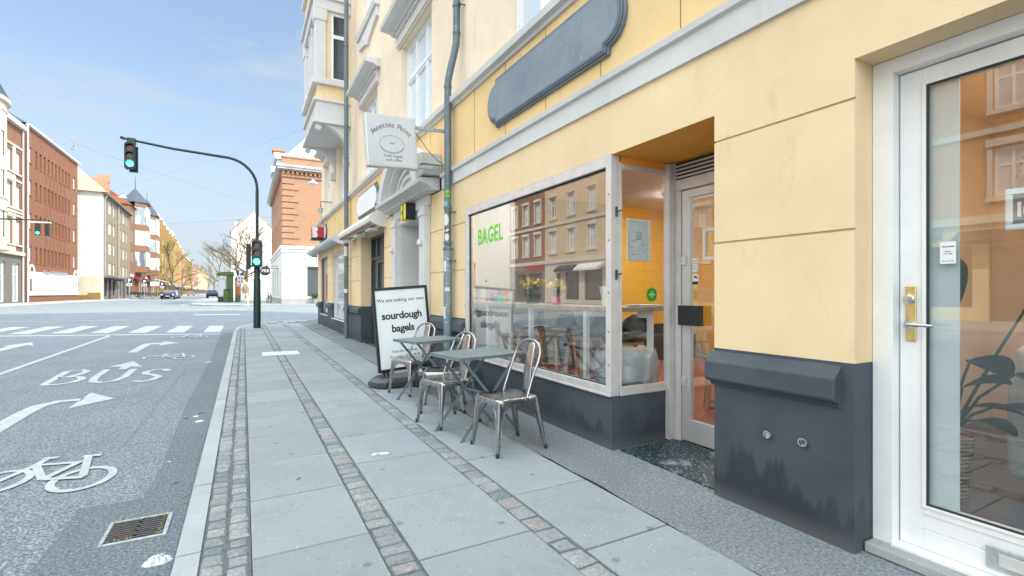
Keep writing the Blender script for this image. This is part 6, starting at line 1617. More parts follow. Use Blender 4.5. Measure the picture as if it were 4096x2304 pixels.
# ------------------------------------------------------------------ bare trees
def tree(name, lab, x, y, h, r0, seed, mat='bark', spread=.5, depth=5, wrap=None, n0=3, buds=None, first=.28):
    z = gz(y)+.10; t = thing(name, lab, 'tree', (x,y,z)); rr = random.Random(seed)
    tr = MB(); cr = MB(); bd = MB()
    trunk = [Vector((x,y,z-.1)), Vector((x+rr.uniform(-.05,.05),y,z+h*first*.5)), Vector((x+rr.uniform(-.1,.1),y+rr.uniform(-.1,.1),z+h*first))]
    tr.tube(trunk, [r0*1.15,r0,r0*.85], 9)
    def grow(p, d, L, r, k):
        q = p + d*L*.5 + Vector((rr.uniform(-1,1),rr.uniform(-1,1),rr.uniform(-.3,.6)))*L*.07; e = p + d*L + Vector((rr.uniform(-1,1),rr.uniform(-1,1),rr.uniform(-.2,.8)))*L*.10
        cr.tube([p,q,e], [r,r*.82,r*.62], 6 if k > 2 else 4, caps=False)
        if k == 0:
            if buds:
                for _ in range(3): c = e+Vector((rr.uniform(-.3,.3),rr.uniform(-.3,.3),rr.uniform(-.3,.2))); leafblade(bd, c, (rr.uniform(-1,1),rr.uniform(-1,1),rr.uniform(-1,1)), .16, .11)
            return
        for i in range(n0 if k > 1 else 3):
            a = rr.uniform(0,6.28); dd = (d + Vector((math.cos(a),math.sin(a),rr.uniform(-.25,.35)))*spread*rr.uniform(.7,1.35)).normalized(); grow(e if i < 2 else q, dd, L*rr.uniform(.62,.82), r*.62, k-1)
    grow(trunk[-1], Vector((0,0,1)), h*.26, r0*.8, depth)
    for i in range(3):
        a = rr.uniform(0,6.28)+i*2.1; grow(trunk[-1]-Vector((0,0,.1)), Vector((math.cos(a),math.sin(a),.55)).normalized(), h*.22, r0*.5, depth-1)
    tr.build('trunk', M[mat], t, smooth=True); cr.build('crown', M[mat], t)
    if buds: bd.build('buds', M['bud'], t)['kind'] = 'stuff'
    if wrap:
        g = MB(); g.lathe([(r0*1.35,.0),(r0*1.3,2.1)], (x,y,z), 12); g.build('trunk_wrap', M['cloth_brown'], t)
        g = MB()
        for k in range(4): g.lathe([(r0*1.38,.0),(r0*1.38,.16)], (x,y,z+1.1+.38*k), 12)
        g.build('white_bands', M['white'], t)
    return t
tree('bare_tree', 'bare tree with a dark trunk, left of the two before the pale gable', -.95, 90, 9.5, .20, 3, 'bark_dark', .62, 5)
tree('bare_tree', 'bare tree with wrapped, white banded trunk before the pale gable', .35, 84, 12.0, .24, 8, 'bark', .55, 5, wrap=True)
tree('street_tree', 'thin tree coming into yellow bud before the bright yellow house', -12.6, 118, 10.5, .16, 5, 'bark', .45, 5, buds=True)
tree('street_tree', 'young budding tree further down the left side of the far street', -15.2, 165, 9.5, .15, 6, 'bark', .45, 4, buds=True)
tree('street_tree', 'budding tree far down the street in front of the pink house', -19.5, 250, 11, .2, 7, 'bark', .5, 4, buds=True)
tree('street_tree', 'budding tree closing the view at the end of the far street', -18.0, 330, 13, .25, 9, 'bark', .6, 4, buds=True)
tree('street_tree', 'pale bare tree rising behind the green kiosk', -5.6, 150, 14, .2, 10, 'bark', .5, 5)
tree('street_tree', 'budding tree on the right side of the far street beyond the kiosk', -9.5, 210, 11, .2, 12, 'bark', .6, 4, buds=True)

# ------------------------------------------------------------------ kiosk, signs, bins
z = gz(54)+.10; kx, ky = -1.15, 54
k = thing('advertising_kiosk', 'green advertising kiosk with rounded roof and posters on the far pavement', 'kiosk', (kx,ky,z))
g = MB(); g.box(kx-.28,kx+.28,ky-.9,ky+.9,z,z+2.75); g.build('column', M['kiosk_green'], k, bevel=.04)
g = MB(); g.prism([(-1.10,2.50),(-1.06,2.70),(-.7,2.82),(.25,2.86),(.34,2.76),(.34,2.50)], lambda a, b, d: (kx+a,d,z+b), ky-1.0, ky+1.0); g.build('canopy', M['kiosk_green'], k, bevel=.03)
g = MB(); g.box(kx-.92,kx-.30,ky-.75,ky-.55,z+.5,z+2.2); g.build('poster_case', M['galv'], k); g = MB(); g.box(kx-.86,kx-.36,ky-.765,ky-.751,z+.6,z+2.1); g.build('poster', M['paper'], k)
g = MB(); g.box(kx-.96,kx-.3,ky-.8,ky-.5,z,z+.49); g.build('base', M['black'], k)
g = MB(); g.box(kx+.42,kx+.95,ky-.2,ky+.1,z,z+2.35); g.build('side_panel', M['stone_dark'], k, bevel=.03); g = MB(); g.box(kx+.48,kx+.90,ky-.215,ky-.201,z+.7,z+2.2); g.build('side_poster', M['orange'], k); g = MB(); g.box(kx+.55,kx+.8,ky-.225,ky-.216,z+1.5,z+1.9); g.build('poster_spot', M['paper'], k)
def litter_bin(x, y, h, m, lab):
    z = gz(y)+.10; t = thing('litter_bin', lab, 'bin', (x,y,z)); g = MB(); g.lathe([(.26,0),(.28,.1),(.28,h-.1),(.24,h)], (x,y,z), 14); g.build('body', M[m], t); g = MB(); g.lathe([(.22,h),(.30,h+.01),(.28,h+.06),(0,h+.08)], (x,y,z), 14); g.build('lid', M['black'], t); return t
litter_bin(-1.35, 51.6, 1.15, 'kiosk_green', 'olive green litter bin in front of the kiosk')
def parking_sign(x, y, zt, lab, w=.62, extra=2, grp=None):
    z = gz(y)+.10; t = thing('parking_sign', lab, 'sign', (x,y,z)); g = MB(); g.tube([(x,y,z),(x,y,zt)], .035, 8); g.build('post', M['galv'], t)
    g = MB(); g.box(x-w/2,x+w/2,y-.06,y-.04,zt-w*1.0,zt); g.build('blue_plate', M['navy'], t)
    g = MB(); put_text(g, 'P', (x,y-.075,zt-w*.86), (1,0,0), (0,0,1), w*1.05, bold=.02, ext=.005); g.build('lettering', M['white'], t)
    g = MB()
    for i in range(extra): g.box(x-w/2,x+w/2,y-.06,y-.04,zt-w*1.0-.36*(i+1),zt-w*1.0-.36*i-.03)
    g.build('lower_plates', M['greywhite'], t); g = MB()
    for i in range(extra):
        for q in (-.15,.06): g.box(x+q,x+q+.09,y-.068,y-.061,zt-w-.36*(i+1)+.08,zt-w-.36*(i+1)+.24)
    g.build('plate_marks', M['ink'], t); return t
parking_sign(-.25, 50.5, 3.25, 'tall blue parking sign with two lower plates between kiosk and bare trees', .5)
GP = 'parking signs along the left side of the far street'
parking_sign(-12.25, 75, 2.95, 'blue parking sign before the grey brown house, nearest on the left pavement', .55, 1, GP)
parking_sign(-11.75, 82, 2.95, 'blue parking sign before the house with blue spires, second along the left pavement', .52, 1, GP)
parking_sign(-11.0, 92, 2.75, 'blue parking sign beside the dark parked car, third along the left pavement', .5, 1, GP)
g = thing('shop_banner', 'white banner board with green top and red bottom edge on the far left pavement', 'sign', (-12.68,98,GF)); q = MB(); q.box(-13.3,-12.1,98,98.08,2.2,3.2); q.build('board', M['white'], g); q = MB(); q.box(-13.3,-12.1,97.95,97.99,3.05,3.2); q.build('green_edge', M['green_film'], g); q = MB(); q.box(-13.3,-12.1,97.95,97.99,2.2,2.3); q.build('red_edge', M['red'], g); q = MB(); q.tube([(-13.1,98.1,.3),(-13.1,98.1,2.3)],.05,6); q.tube([(-12.3,98.1,.3),(-12.3,98.1,2.3)],.05,6); q.build('posts', M['galv'], g)
for x, y, lab in [(-14.0,88,'leafy planter tub nearer the junction on the left pavement'), (-13.4,91,'leafy planter tub further along the left pavement')]:
    z = gz(y)+.1; t = thing('planter', lab, 'planter', (x,y,z)); q = MB(); q.lathe([(.35,0),(.5,.6),(.42,.58)], (x,y,z), 12); q.build('tub', M['concrete'], t); q = MB(); r = random.Random(int(y))
    for _ in range(120): a = r.uniform(0,6.3); leafblade(q, (x+.3*math.cos(a),y+.3*math.sin(a),z+.6+r.uniform(0,.35)), (math.cos(a),math.sin(a),r.uniform(.1,1)), .3, .12)
    q.build('foliage', M['leaf'], t)
def make_bike():
    t = thing('parked_bicycle', 'dark bicycle parked on the left pavement, nearest the junction', 'bicycle', local=True)
    for sx in (-.52,.52):
        g = MB(); g.tube([(sx+.33*math.cos(a),0,.34+.33*math.sin(a)) for a in [2*math.pi*i/18 for i in range(18)]], .022, 5, closed=True); w = g.build('wheel', M['rubber'], t)
        g = MB()
        for i in range(6): a = math.pi*i/6; g.tube([(sx+.31*math.cos(a),0,.34+.31*math.sin(a)),(sx-.31*math.cos(a),0,.34-.31*math.sin(a))], .006, 4)
        g.build('spokes', M['galv'], w)
    g = MB()
    for a, b in (((-.52,.34),(-.15,.34)),((-.15,.34),(-.25,.85)),((-.52,.34),(-.22,.72)),((-.15,.34),(.38,.78)),((-.22,.76),(.36,.86)),((.36,.92),(.52,.34))): g.tube([(a[0],0,a[1]),(b[0],0,b[1])], .022, 6)
    g.build('frame', M['cloth_dark'], t); g = MB(); g.tube([(.34,0,.92),(.33,0,1.02)], .018, 6); g.tube([(.28,-.27,1.04),(.36,-.1,1.02),(.36,.1,1.02),(.28,.27,1.04)], .015, 6); g.build('handlebar', M['galv'], t)
    g = MB(); g.box(-.38,-.12,-.07,.07,.86,.92); g.build('saddle', M['black'], t, bevel=.02); return t
bk_ = make_bike(); GB = 'bicycles parked along the left pavement of the far street'
L0 = (-12.9,84.5,gz(84)+.1); bk_.location = L0; bk_.rotation_euler.z = .3; bk_['group'] = GB
for i, (x, y, rz, lab) in enumerate([(-12.7,85.6,.2,'second'),(-12.5,86.8,.5,'third'),(-12.3,88.2,.1,'fourth'),(-12.2,89.6,.4,'fifth'),(-12.1,94,.2,'sixth'),(-12.0,95.5,.35,'seventh')]):
    dup(bk_, (x,y,gz(y)+.1), rz, 'dark bicycle parked on the left pavement, %s from the junction' % lab, GB)
dup(bk_, (1.9,46.5,gz(46)+.1), 1.3, 'dark bicycle leaning at the side of the brick corner house', None)

def make_car(lab, x, y, rz, m, grp):
    t = thing('parked_car', lab, 'car', (x,y,gz(y)), rz, grp, local=True)
    # length along local y, front at -y
    prof = [(-2.15,.35),(-2.2,.62),(-2.05,.80),(-1.15,.95),(-.55,1.38),(.85,1.42),(1.75,1.02),(2.12,.92),(2.18,.55),(2.1,.32)]
    g = MB(); n = len(prof); secs = []
    for xx, k in ((-.88,0),(-.84,.5),(-.55,1),(.55,1),(.84,.5),(.88,0)):
        secs.append([(xx*(1 if z_ < .96 else .80), y_, (z_ if z_ < .96 else z_) - (0.04 if k < .4 else 0)) for y_, z_ in prof])
    for s0, s1 in zip(secs, secs[1:]):
        for i in range(n): g.quad(s0[i], s0[(i+1)%n], s1[(i+1)%n], s1[i])
    g.poly(secs[0]); g.poly(secs[-1]); g.build('body', M[m], t, smooth=True, angle=35)
    g = MB(); g.hexa([(-.66,-1.10,.97),(.66,-1.10,.97),(.62,-.60,1.35),(-.62,-.60,1.35),(-.66,-1.14,.99),(.66,-1.14,.99),(.62,-.64,1.38),(-.62,-.64,1.38)])
    for s_ in (-1,1): g.hexa([(s_*.715,-.9,1.0),(s_*.72,1.5,1.0),(s_*.70,.8,1.34),(s_*.70,-.45,1.34),(s_*.735,-.9,1.0),(s_*.74,1.5,1.0),(s_*.715,.8,1.34),(s_*.715,-.45,1.34)])
    g.build('windows', M['pane_dark'], t)
    for sx in (-1,1):
        for sy in (-1.35,1.35):
            g = MB(); g.lathe([(.20,-.1),(.32,-.1),(.33,0),(.32,.1),(.2,.1)], (sx*.80,sy,.33), 16, 'x'); w = g.build('wheel', M['rubber'], t); g = MB(); g.lathe([(0,-.105),(.2,-.105),(.2,.105),(0,.105)], (sx*.80,sy,.33), 12, 'x'); g.build('rim', M['galv'], w)
        g = MB(); g.box(sx*.70-.14,sx*.70+.14,-2.215,-2.12,.60,.74); g.build('headlight', M['white'], t)
    g = MB(); g.box(-.26,.26,-2.225,-2.19,.42,.53); g.build('number_plate', M['paper'], t); return t
GC = 'cars parked down the far street'
make_car('dark car facing us, nearest of the cars parked down the far street', -10.2, 92, .05, 'car_dark', GC)
make_car('silver car parked right behind the nearest dark one', -10.5, 98.6, .05, 'car_silver', GC)
make_car('dark car third in the left parked row of the far street', -10.9, 105.5, .05, 'car_dark', GC)
make_car('dark car parked alone on the right side left of the kiosk', -5.0, 105, 3.14, 'car_dark', GC)
make_car('red car far down the left side of the far street', -15.0, 190, .05, 'car_red', GC)
# cargo bicycle with a turquoise box
t = thing('cargo_bike', 'cargo bicycle with a turquoise box beside the wrapped tree', 'bicycle', (1.45,82,gz(82)+.1)); zz = gz(82)+.1
g = MB(); g.hexa([(1.2,81.6,zz+.35),(2.0,81.6,zz+.35),(2.0,82.3,zz+.35),(1.2,82.3,zz+.35),(1.1,81.5,zz+.95),(2.1,81.5,zz+.95),(2.1,82.4,zz+.95),(1.1,82.4,zz+.95)]); g.build('box', M['teal'], t)
for x in (1.1,2.1,2.9): g = MB(); g.tube([(x+.28*math.cos(a),81.9,zz+.29+.28*math.sin(a)) for a in [2*math.pi*i/14 for i in range(14)]], .03, 5, closed=True); g.build('wheel', M['rubber'], t)
g = MB(); g.tube([(2.0,81.9,zz+.4),(2.5,81.9,zz+.35),(2.9,81.9,zz+.3)], .03, 6); g.tube([(2.5,81.9,zz+.35),(2.6,81.9,zz+.95)], .025, 6); g.build('frame', M['black'], t)

# ------------------------------------------------------------------ people
def person(lab, loc, rz, H, joints, radii, edges, cloth, extra):
    """joints in metres, feet at z=0, facing -y"""
    me = bpy.data.meshes.new('person'); me.from_pydata([joints[k] for k in joints], [(list(joints).index(a), list(joints).index(b)) for a, b in edges], [])
    o = bpy.data.objects.new('tmp', me); COL.objects.link(o)
    sk = o.modifiers.new('skin', 'SKIN'); sk.use_smooth_shade = True
    for i, k in enumerate(joints):
        v = me.skin_vertices[0].data[i]; r = radii[k]; v.radius = r if isinstance(r, tuple) else (r, r); v.use_root = (k == 'pelvis')
    sb = o.modifiers.new('sub', 'SUBSURF'); sb.levels = 1; sb.render_levels = 1
    dg = bpy.context.evaluated_depsgraph_get(); m2 = bpy.data.meshes.new_from_object(o.evaluated_get(dg)); bpy.data.objects.remove(o)
    m2.materials.clear(); m2.name = 'person'
    for m in cloth: m2.materials.append(M[m])
    for p in m2.polygons:
        c = p.center; p.use_smooth = True; p.material_index = extra(c)
    b = bpy.data.objects.new('person', m2); COL.objects.link(b); b.location = loc; b.rotation_euler = (0,0,rz); return tag(b, lab, 'person')
def walk(arm=.1, stride=.22, lean=.03, H=1.0):
    J = dict(pelvis=(0,0,.95), belly=(0,-.01,1.10), chest=(0,-lean,1.32), neck=(0,-lean,1.49), jaw=(0,-lean-.02,1.56), head=(0,-lean-.015,1.66), crown=(0,-lean,1.73),
        hl=(.09,0,.92), kl=(.10,-stride*.7-.03,.50), al=(.10,-stride,.09), tl=(.10,-stride-.16,.03), hr=(-.09,0,.92), kr=(-.10,stride*.25,.50), ar=(-.10,stride,.14), tr=(-.10,stride-.10,.04),
        sl=(.17,-lean,1.42), el=(.23,arm,1.16), wl=(.23,arm*.3,.92), fl=(.22,-.02,.84), sr=(-.17,-lean,1.42), er=(-.23,-arm*.5,1.16), wr=(-.22,-arm*1.8,.95), fr=(-.21,-arm*2.2,.88))
    Rr = dict(pelvis=(.15,.115), belly=(.14,.10), chest=(.165,.11), neck=.055, jaw=.07, head=.095, crown=.06, hl=.09, kl=.06, al=.042, tl=.035, hr=.09, kr=.06, ar=.042, tr=.035, sl=.062, el=.045, wl=.032, fl=.03, sr=.062, er=.045, wr=.032, fr=.03)
    E = [('pelvis','belly'),('belly','chest'),('chest','neck'),('neck','jaw'),('jaw','head'),('head','crown'),('pelvis','hl'),('hl','kl'),('kl','al'),('al','tl'),('pelvis','hr'),('hr','kr'),('kr','ar'),('ar','tr'),('chest','sl'),('sl','el'),('el','wl'),('wl','fl'),('chest','sr'),('sr','er'),('er','wr'),('wr','fr')]
    return J, Rr, E
def fingers_and_face(o, J, skin):
    g = MB()
    for s_ in ('l','r'):
        f = Vector(J['f'+s_]); sx = 1 if s_ == 'l' else -1
        for i, L in enumerate((.055,.065,.06,.045)): y = -.03+.018*i; g.tube([f+Vector((0,y,-.02)), f+Vector((-.006*sx,y,-.02-L*.6)), f+Vector((-.02*sx,y-.004,-.02-L))], [.009,.008,.006], 6)
        g.tube([f+Vector((-.01*sx,-.03,.0)), f+Vector((-.02*sx,-.055,-.03)), f+Vector((-.02*sx,-.06,-.055))], [.010,.009,.007], 6)
    h = Vector(J['head']); g.hexa([tuple(h+Vector(v)) for v in ((-.012,-.09,-.03),(.012,-.09,-.03),(.008,-.09,.01),(-.008,-.09,.01),(-.014,-.118,-.03),(.014,-.118,-.03),(.005,-.10,.01),(-.005,-.10,.01))])
    for sx in (-1,1): g.lathe([(.0,-.012),(.022,-.01),(.026,0),(.018,.012),(0,.012)], tuple(h+Vector((sx*.095,0,-.01))), 8, 'x')
    p = g.build('hands_and_face', M[skin], None); p.parent = o; return p
def hair(o, J, m, long=0):
    h = Vector(J['head']); g = MB()
    g.lathe([(.0,.115),(.06,.10),(.10,.05),(.108,-.01),(.10,-.06-long),(.07,-.08-long),(.0,-.07-long)], tuple(h+Vector((0,.022,.01))), 14); p = g.build('hair', M[m], None, smooth=True); p.parent = o
J, Rr, E_ = walk(.12, .26, .04)
zz = gz(42)+.10
w = person('woman in brown jacket and pale trousers walking in the sun by the brick house', (.10,40.1,gz(40.1)+.0), -2.75+3.0, 1.0, J, Rr, E_, ['cloth_brown','cloth_cream','skin','white'],
    lambda c: 2 if c.z > 1.50 or (abs(c.x) > .17 and c.z < .93 and c.z > .7) else 0 if c.z > .93 else 3 if c.z < .09 else 1)
fingers_and_face(w, J, 'skin'); hair(w, J, 'hair_blond', .08)
tb = thing('tote_bag', 'cream shoulder bag carried by the walking woman', 'bag', (.42,40.2,gz(40)+.6)); g = MB(); g.hexa([(.30,40.0,.78),(.78,40.05,.78),(.78,40.17,.78),(.30,40.12,.78),(.34,40.0,1.12),(.80,40.05,1.22),(.80,40.17,1.22),(.34,40.12,1.12)]); g.build('bag_body', M['cloth_cream'], tb, bevel=.03); g = MB(); g.tube([(.34,40.06,1.1),(.26,40.08,1.62),(.30,40.1,1.66),(.7,40.1,1.2)], .012, 5); g.build('strap', M['cloth_cream'], tb)
J, Rr, E_ = walk(.06, .14, .02)
m_ = person('man in a dark coat seen from behind walking past the wrapped tree', (.05,81,gz(81)+.10), 3.14, 1.0, J, {**Rr, 'pelvis': (.19,.15), 'chest': (.19,.14), 'belly': (.19,.15)}, E_, ['cloth_dark','ink','skin','black'],
    lambda c: 2 if c.z > 1.52 or (abs(c.x) > .17 and c.z < .90 and c.z > .7) else 0 if c.z > .78 else 3 if c.z < .09 else 1)
fingers_and_face(m_, J, 'skin'); hair(m_, J, 'hair_dark')
# ------------------------------------------------------------------ cafe furniture
def make_chair(lab):
    """sheet steel stacking chair, faces -y, width along x"""
    t = thing('metal_chair', lab, 'chair', local=True)
    zs, hw, hd = .405, .165, .165; fw_, ff, fb = .195, -.200, .235
    # seat pan: rounded square with rolled rim
    def rr(w, d, r, n=5):
        P = []
        for cx_, cy_, a0 in ((w-r,d-r,0),(-w+r,d-r,90),(-w+r,-d+r,180),(w-r,-d+r,270)):
            for i in range(n+1): a = R(a0+90*i/n); P.append((cx_+r*math.cos(a), cy_+r*math.sin(a)))
        return P
    g = MB(); rings = [(.182,.182,.05,-.045), (.184,.184,.05,-.012), (.180,.180,.05,-.002), (.168,.168,.045,.002), (.155,.155,.04,-.004), (.10,.10,.05,-.009), (.03,.03,.02,-.011)]
    pr = [[(x,y,zs+z) for x, y in rr(w,d,r)] for w, d, r, z in rings]; k = len(pr[0])
    for a, b in zip(pr, pr[1:]):
        for i in range(k): g.quad(a[i],a[(i+1)%k],b[(i+1)%k],b[i])
    g.poly(pr[-1]); so = g.build('seat', M['raw_steel'], t, smooth=True, angle=50)
    g = MB()
    for x, y in ((-.035,-.02),(-.015,.015),(.01,-.015),(.03,.02),(.05,-.02),(-.05,.02)): g.lathe([(0,0),(.0045,0)], (x,y,zs-.0085), 8, caps=False)
    g.build('drain_holes', M['black'], so)
    corners = [(1,1),(-1,1),(-1,-1),(1,-1)]
    for sx, sy in corners:
        top = Vector((sx*.168, sy*.168, zs-.03)); foot = Vector((sx*fw_, fb if sy > 0 else ff, .0)); g = MB()
        def pt(s_, z, side):   # a point on the leg line, s_ metres inward along x or y
            q = 1 - z/(zs-.03); p = top.lerp(foot, q)
            return Vector((p.x - sx*s_, p.y, z)) if side == 'x' else Vector((p.x, p.y - sy*s_, z))
        for side in 'xy':
            n = 11; prev = None
            for i in range(n+1):
                z = (zs-.03)*(1-i/n)*.999 + .012*(i/n)
                q = i/n; wd = .150 if q < .02 else .018 + .030*(1-q)**1.2 + (.105*max(0,1-q/.26)**2.2)
                cur = (pt(.002,z,side), pt(wd,z,side))
                if prev: g.quad(prev[0], prev[1], cur[1], cur[0])
                prev = cur
            rim = [pt(.018+.030*(1-i/n)**1.2+.105*max(0,1-(i/n)/.26)**2.2 if i else .150, (zs-.03)*(1-i/n)*.999+.012*(i/n), side) for i in range(n+1)]
            g.tube(rim, .0048, 6)
        g.tube([pt(0,zs-.02,'x'), pt(0,.25,'x'), pt(0,.10,'x'), pt(0,.014,'x')], [.017,.014,.011,.009], 10)
        lg = g.build('leg', M['raw_steel'], t, smooth=True, angle=60)
        g = MB(); g.lathe([(.014,0),(.015,.022),(.011,.03)], (foot.x, foot.y, 0), 10); g.build('rubber_foot', M['rubber'], lg)
    g = MB(); P = [(-.172,.075,zs-.015), (-.170,.085,zs+.02), (-.168,.135,zs+.16), (-.172,.185,zs+.27)]
    n = 12
    for i in range(n+1): a = math.pi - math.pi*i/n; P.append((.158*math.cos(a)*1.05, .20+.035*math.sin(a), zs+.31+.105*math.sin(a)))
    P += [(.172,.185,zs+.27), (.168,.135,zs+.16), (.170,.085,zs+.02), (.172,.075,zs-.015)]
    g.tube(P, .0105, 10); g.tube([(-.185,.05,zs-.012),(-.172,.10,zs-.012)], .011, 6); g.tube([(.185,.05,zs-.012),(.172,.10,zs-.012)], .011, 6)
    g.build('back_hoop', M['raw_steel'], t, smooth=True)
    g = MB(); n, m_ = 10, 6; grid = []
    for i in range(n+1):
        q = i/n; w = .052 - .004*q; y = .175 + .065*q - .012*math.sin(math.pi*q); z = zs - .01 + .425*q
        grid.append([(w*(-1+2*j/m_), y + .010*abs(-1+2*j/m_)**2, z) for j in range(m_+1)])
    for i in range(n):
        for j in range(m_): g.quad(grid[i][j], grid[i][j+1], grid[i+1][j+1], grid[i+1][j])
    sp = g.build('splat', M['raw_steel'], t, smooth=True); sp.modifiers.new('s','SOLIDIFY').thickness = .003
    g = MB(); g.tube([(-.022,.222,zs+.12),(-.022,.240,zs+.315),(-.012,.243,zs+.335),(.012,.243,zs+.335),(.022,.240,zs+.315),(.022,.222,zs+.12)], .004, 6); g.tube([(-.022,.198,zs+.12),(-.022,.222,zs+.315),(-.012,.225,zs+.335),(.012,.225,zs+.335),(.022,.222,zs+.315),(.022,.198,zs+.12)], .004, 6)
    g.build('pressed_panel', M['raw_steel'], sp)
    return t
GCH = 'metal chairs at the two folding tables'
ch = make_chair('bare steel chair nearest the camera, at the right end of the front folding table')
ch.location = (1.80,3.385,.002); ch.rotation_euler.z = R(-90+4); ch['group'] = GCH
dup(ch, (1.655,4.29,.002), R(-90+14), 'bare steel chair between the two folding tables, the nearer of the two middle chairs', GCH)
dup(ch, (1.80,4.80,.002), R(-90-24), 'bare steel chair between the two folding tables, behind the other middle chair', GCH)
dup(ch, (1.79,5.78,.002), R(-90+22), 'bare steel chair furthest away, beside the black framed pavement board', GCH)

def make_table(lab):
    t = thing('folding_table', lab, 'table', local=True); a, b, H = .335, .245, .682
    g = MB(); g.box(-a,a,-b,b,H-.010,H); g.build('tabletop', M['table_paint'], t, bevel=.009)
    g = MB()
    for y in (-b+.002,b-.006): g.box(-a+.01,a-.01,y,y+.004,H-.028,H-.0105)
    for x in (-a+.002,a-.006): g.box(x,x+.004,-b+.01,b-.01,H-.028,H-.0105)
    g.build('apron', M['table_paint'], t)
    def bar(p, q, w=.024, th=.006):
        p, q = Vector(p), Vector(q); d = (q-p).normalized(); n = Vector((0,1,0)); s_ = d.cross(n).normalized()
        return [tuple(c + s_*u*w/2 + n*v*th/2) for c in (p,q) for u, v in ((-1,-1),(1,-1),(1,1),(-1,1))]
    for sy in (-1,1):
        for k, (x0, x1) in enumerate(((-.285,.27),(.285,-.27))):
            y = sy*(.205 if k == 0 else .185)
            g = MB(); g.hexa(bar((x0,y,.012),(x1,y,H-.030)))
            s_ = -1 if x0 < 0 else 1; g.box(x0-.02,x0+.02,y-.009,y+.009,.001,.011)
            g.build('leg', M['table_paint'], t)
    g = MB()
    for x, z, h in ((-.235,.085,.183),(.235,.085,.183)):
        g.box(x-.010,x+.010,-.20,.20,z-.004,z+.004)
    g.box(-.005,.012,-.20,.20,.335,.347); g.build('crossbar', M['table_paint'], t)
    g = MB()
    for y in (-.212,.212): g.lathe([(.011,-.004),(.011,.004)], (0,y,.343), 12, 'y')
    g.build('pivot', M['steel'], t); return t
GT = 'folding cafe tables'
tb_ = make_table('slate blue folding table nearer the camera, between the first two chairs'); tb_['group'] = GT
tb_.location = (1.785,3.90,.001); tb_.rotation_euler.z = R(10)
dup(tb_, (1.845,5.32,.001), R(14), 'slate blue folding table further from the camera, in front of the pavement board', GT)

# ------------------------------------------------------------------ pavement board
pb = thing('sandwich_board', 'white pavement poster board in a black frame advertising sourdough bagels', 'sign board', (1.83,6.36,0))
rotb = Matrix.Translation((1.89,6.36,.135)) @ Matrix.Rotation(R(-4.3),4,'Y') @ Matrix.Rotation(R(-2),4,'X') @ Matrix.Rotation(R(3),4,'Z')
def bb(mb, name, m, par=pb, **k): mb.v = [tuple(rotb @ Vector(v)) for v in mb.v]; return mb.build(name, m, par, **k)
w, hh, b0 = .375, 1.09, .06
g = MB(); g.box(-w,w,-.02,.02,b0,b0+.036); g.box(-w,w,-.02,.02,b0+hh-.036,b0+hh); g.box(-w,-w+.036,-.02,.02,b0+.036,b0+hh-.036); g.box(w-.036,w,-.02,.02,b0+.036,b0+hh-.036)
fr_ = bb(g, 'frame', M['black'], bevel=.005)
g = MB(); g.box(-w+.034,w-.034,-.008,.008,b0+.034,b0+hh-.034); bb(g, 'poster', M['poster'])
g = MB()
put_text(g, 'We are making our own', (0,-.0092,b0+hh-.19), (1,0,0), (0,0,1), .064, bold=.0004, ext=.0004)
for s_, z in (('sourdough', .415), ('bagels', .585)): put_text(g, s_, (0,-.0092,b0+hh-z), (1,0,0), (0,0,1), .132, bold=.0040, ext=.0004, sp=.96)
put_text(g, 'Taste the difference.', (0,-.0092,b0+.235), (1,0,0), (0,0,1), .043, bold=.0003, ext=.0004); put_text(g, 'For orders 29 55 38 36', (0,-.0092,b0+.165), (1,0,0), (0,0,1), .043, bold=.0003, ext=.0004)
bb(g, 'lettering', M['ink'])
g = MB()
for x in (-.30,-.25,.25,.30): g.box(x-.011,x+.011,-.012,.012,-.06,b0)
bb(g, 'spring_posts', M['black'])
g = MB(); g.box(-.33,-.22,-.03,.03,b0-.012,b0-.001); g.box(.22,.33,-.03,.03,b0-.012,b0-.001); bb(g, 'clamps', M['black'])
g = MB(); P = []
for z, s_ in ((.0,.93),(.02,1.0),(.075,1.0),(.115,.86),(.125,.78)):
    P.append([(1.85+x*s_, 6.33+y*(s_ if abs(y) > .01 else 1), z) for x, y in ((-.47,0),(-.40,-.17),(-.30,-.235),(.30,-.235),(.40,-.17),(.47,0),(.40,.17),(.30,.235),(-.30,.235),(-.40,.17))])
for a, b in zip(P, P[1:]):
    for i in range(10): g.quad(a[i],a[(i+1)%10],b[(i+1)%10],b[i])
g.poly(P[0][::-1]); g.poly(P[-1]); M['base_grey'] = plain('weathered_base_plastic', (.05,.055,.06), .28, var=.3, scale=5); g.build('water_base', M['base_grey'], pb, bevel=.008)

# ------------------------------------------------------------------ camera
cam = bpy.data.cameras.new('camera'); co = bpy.data.objects.new('camera', cam); COL.objects.link(co); SC.camera = co
co.location = (0,0,1.2); co.rotation_euler = (R(90), 0, -math.atan(1073/1965.))
cam.sensor_width = 36; cam.lens = 36*1965/4096.; cam.shift_y = 19/4096.; cam.clip_start = .05; cam.clip_end = 5000

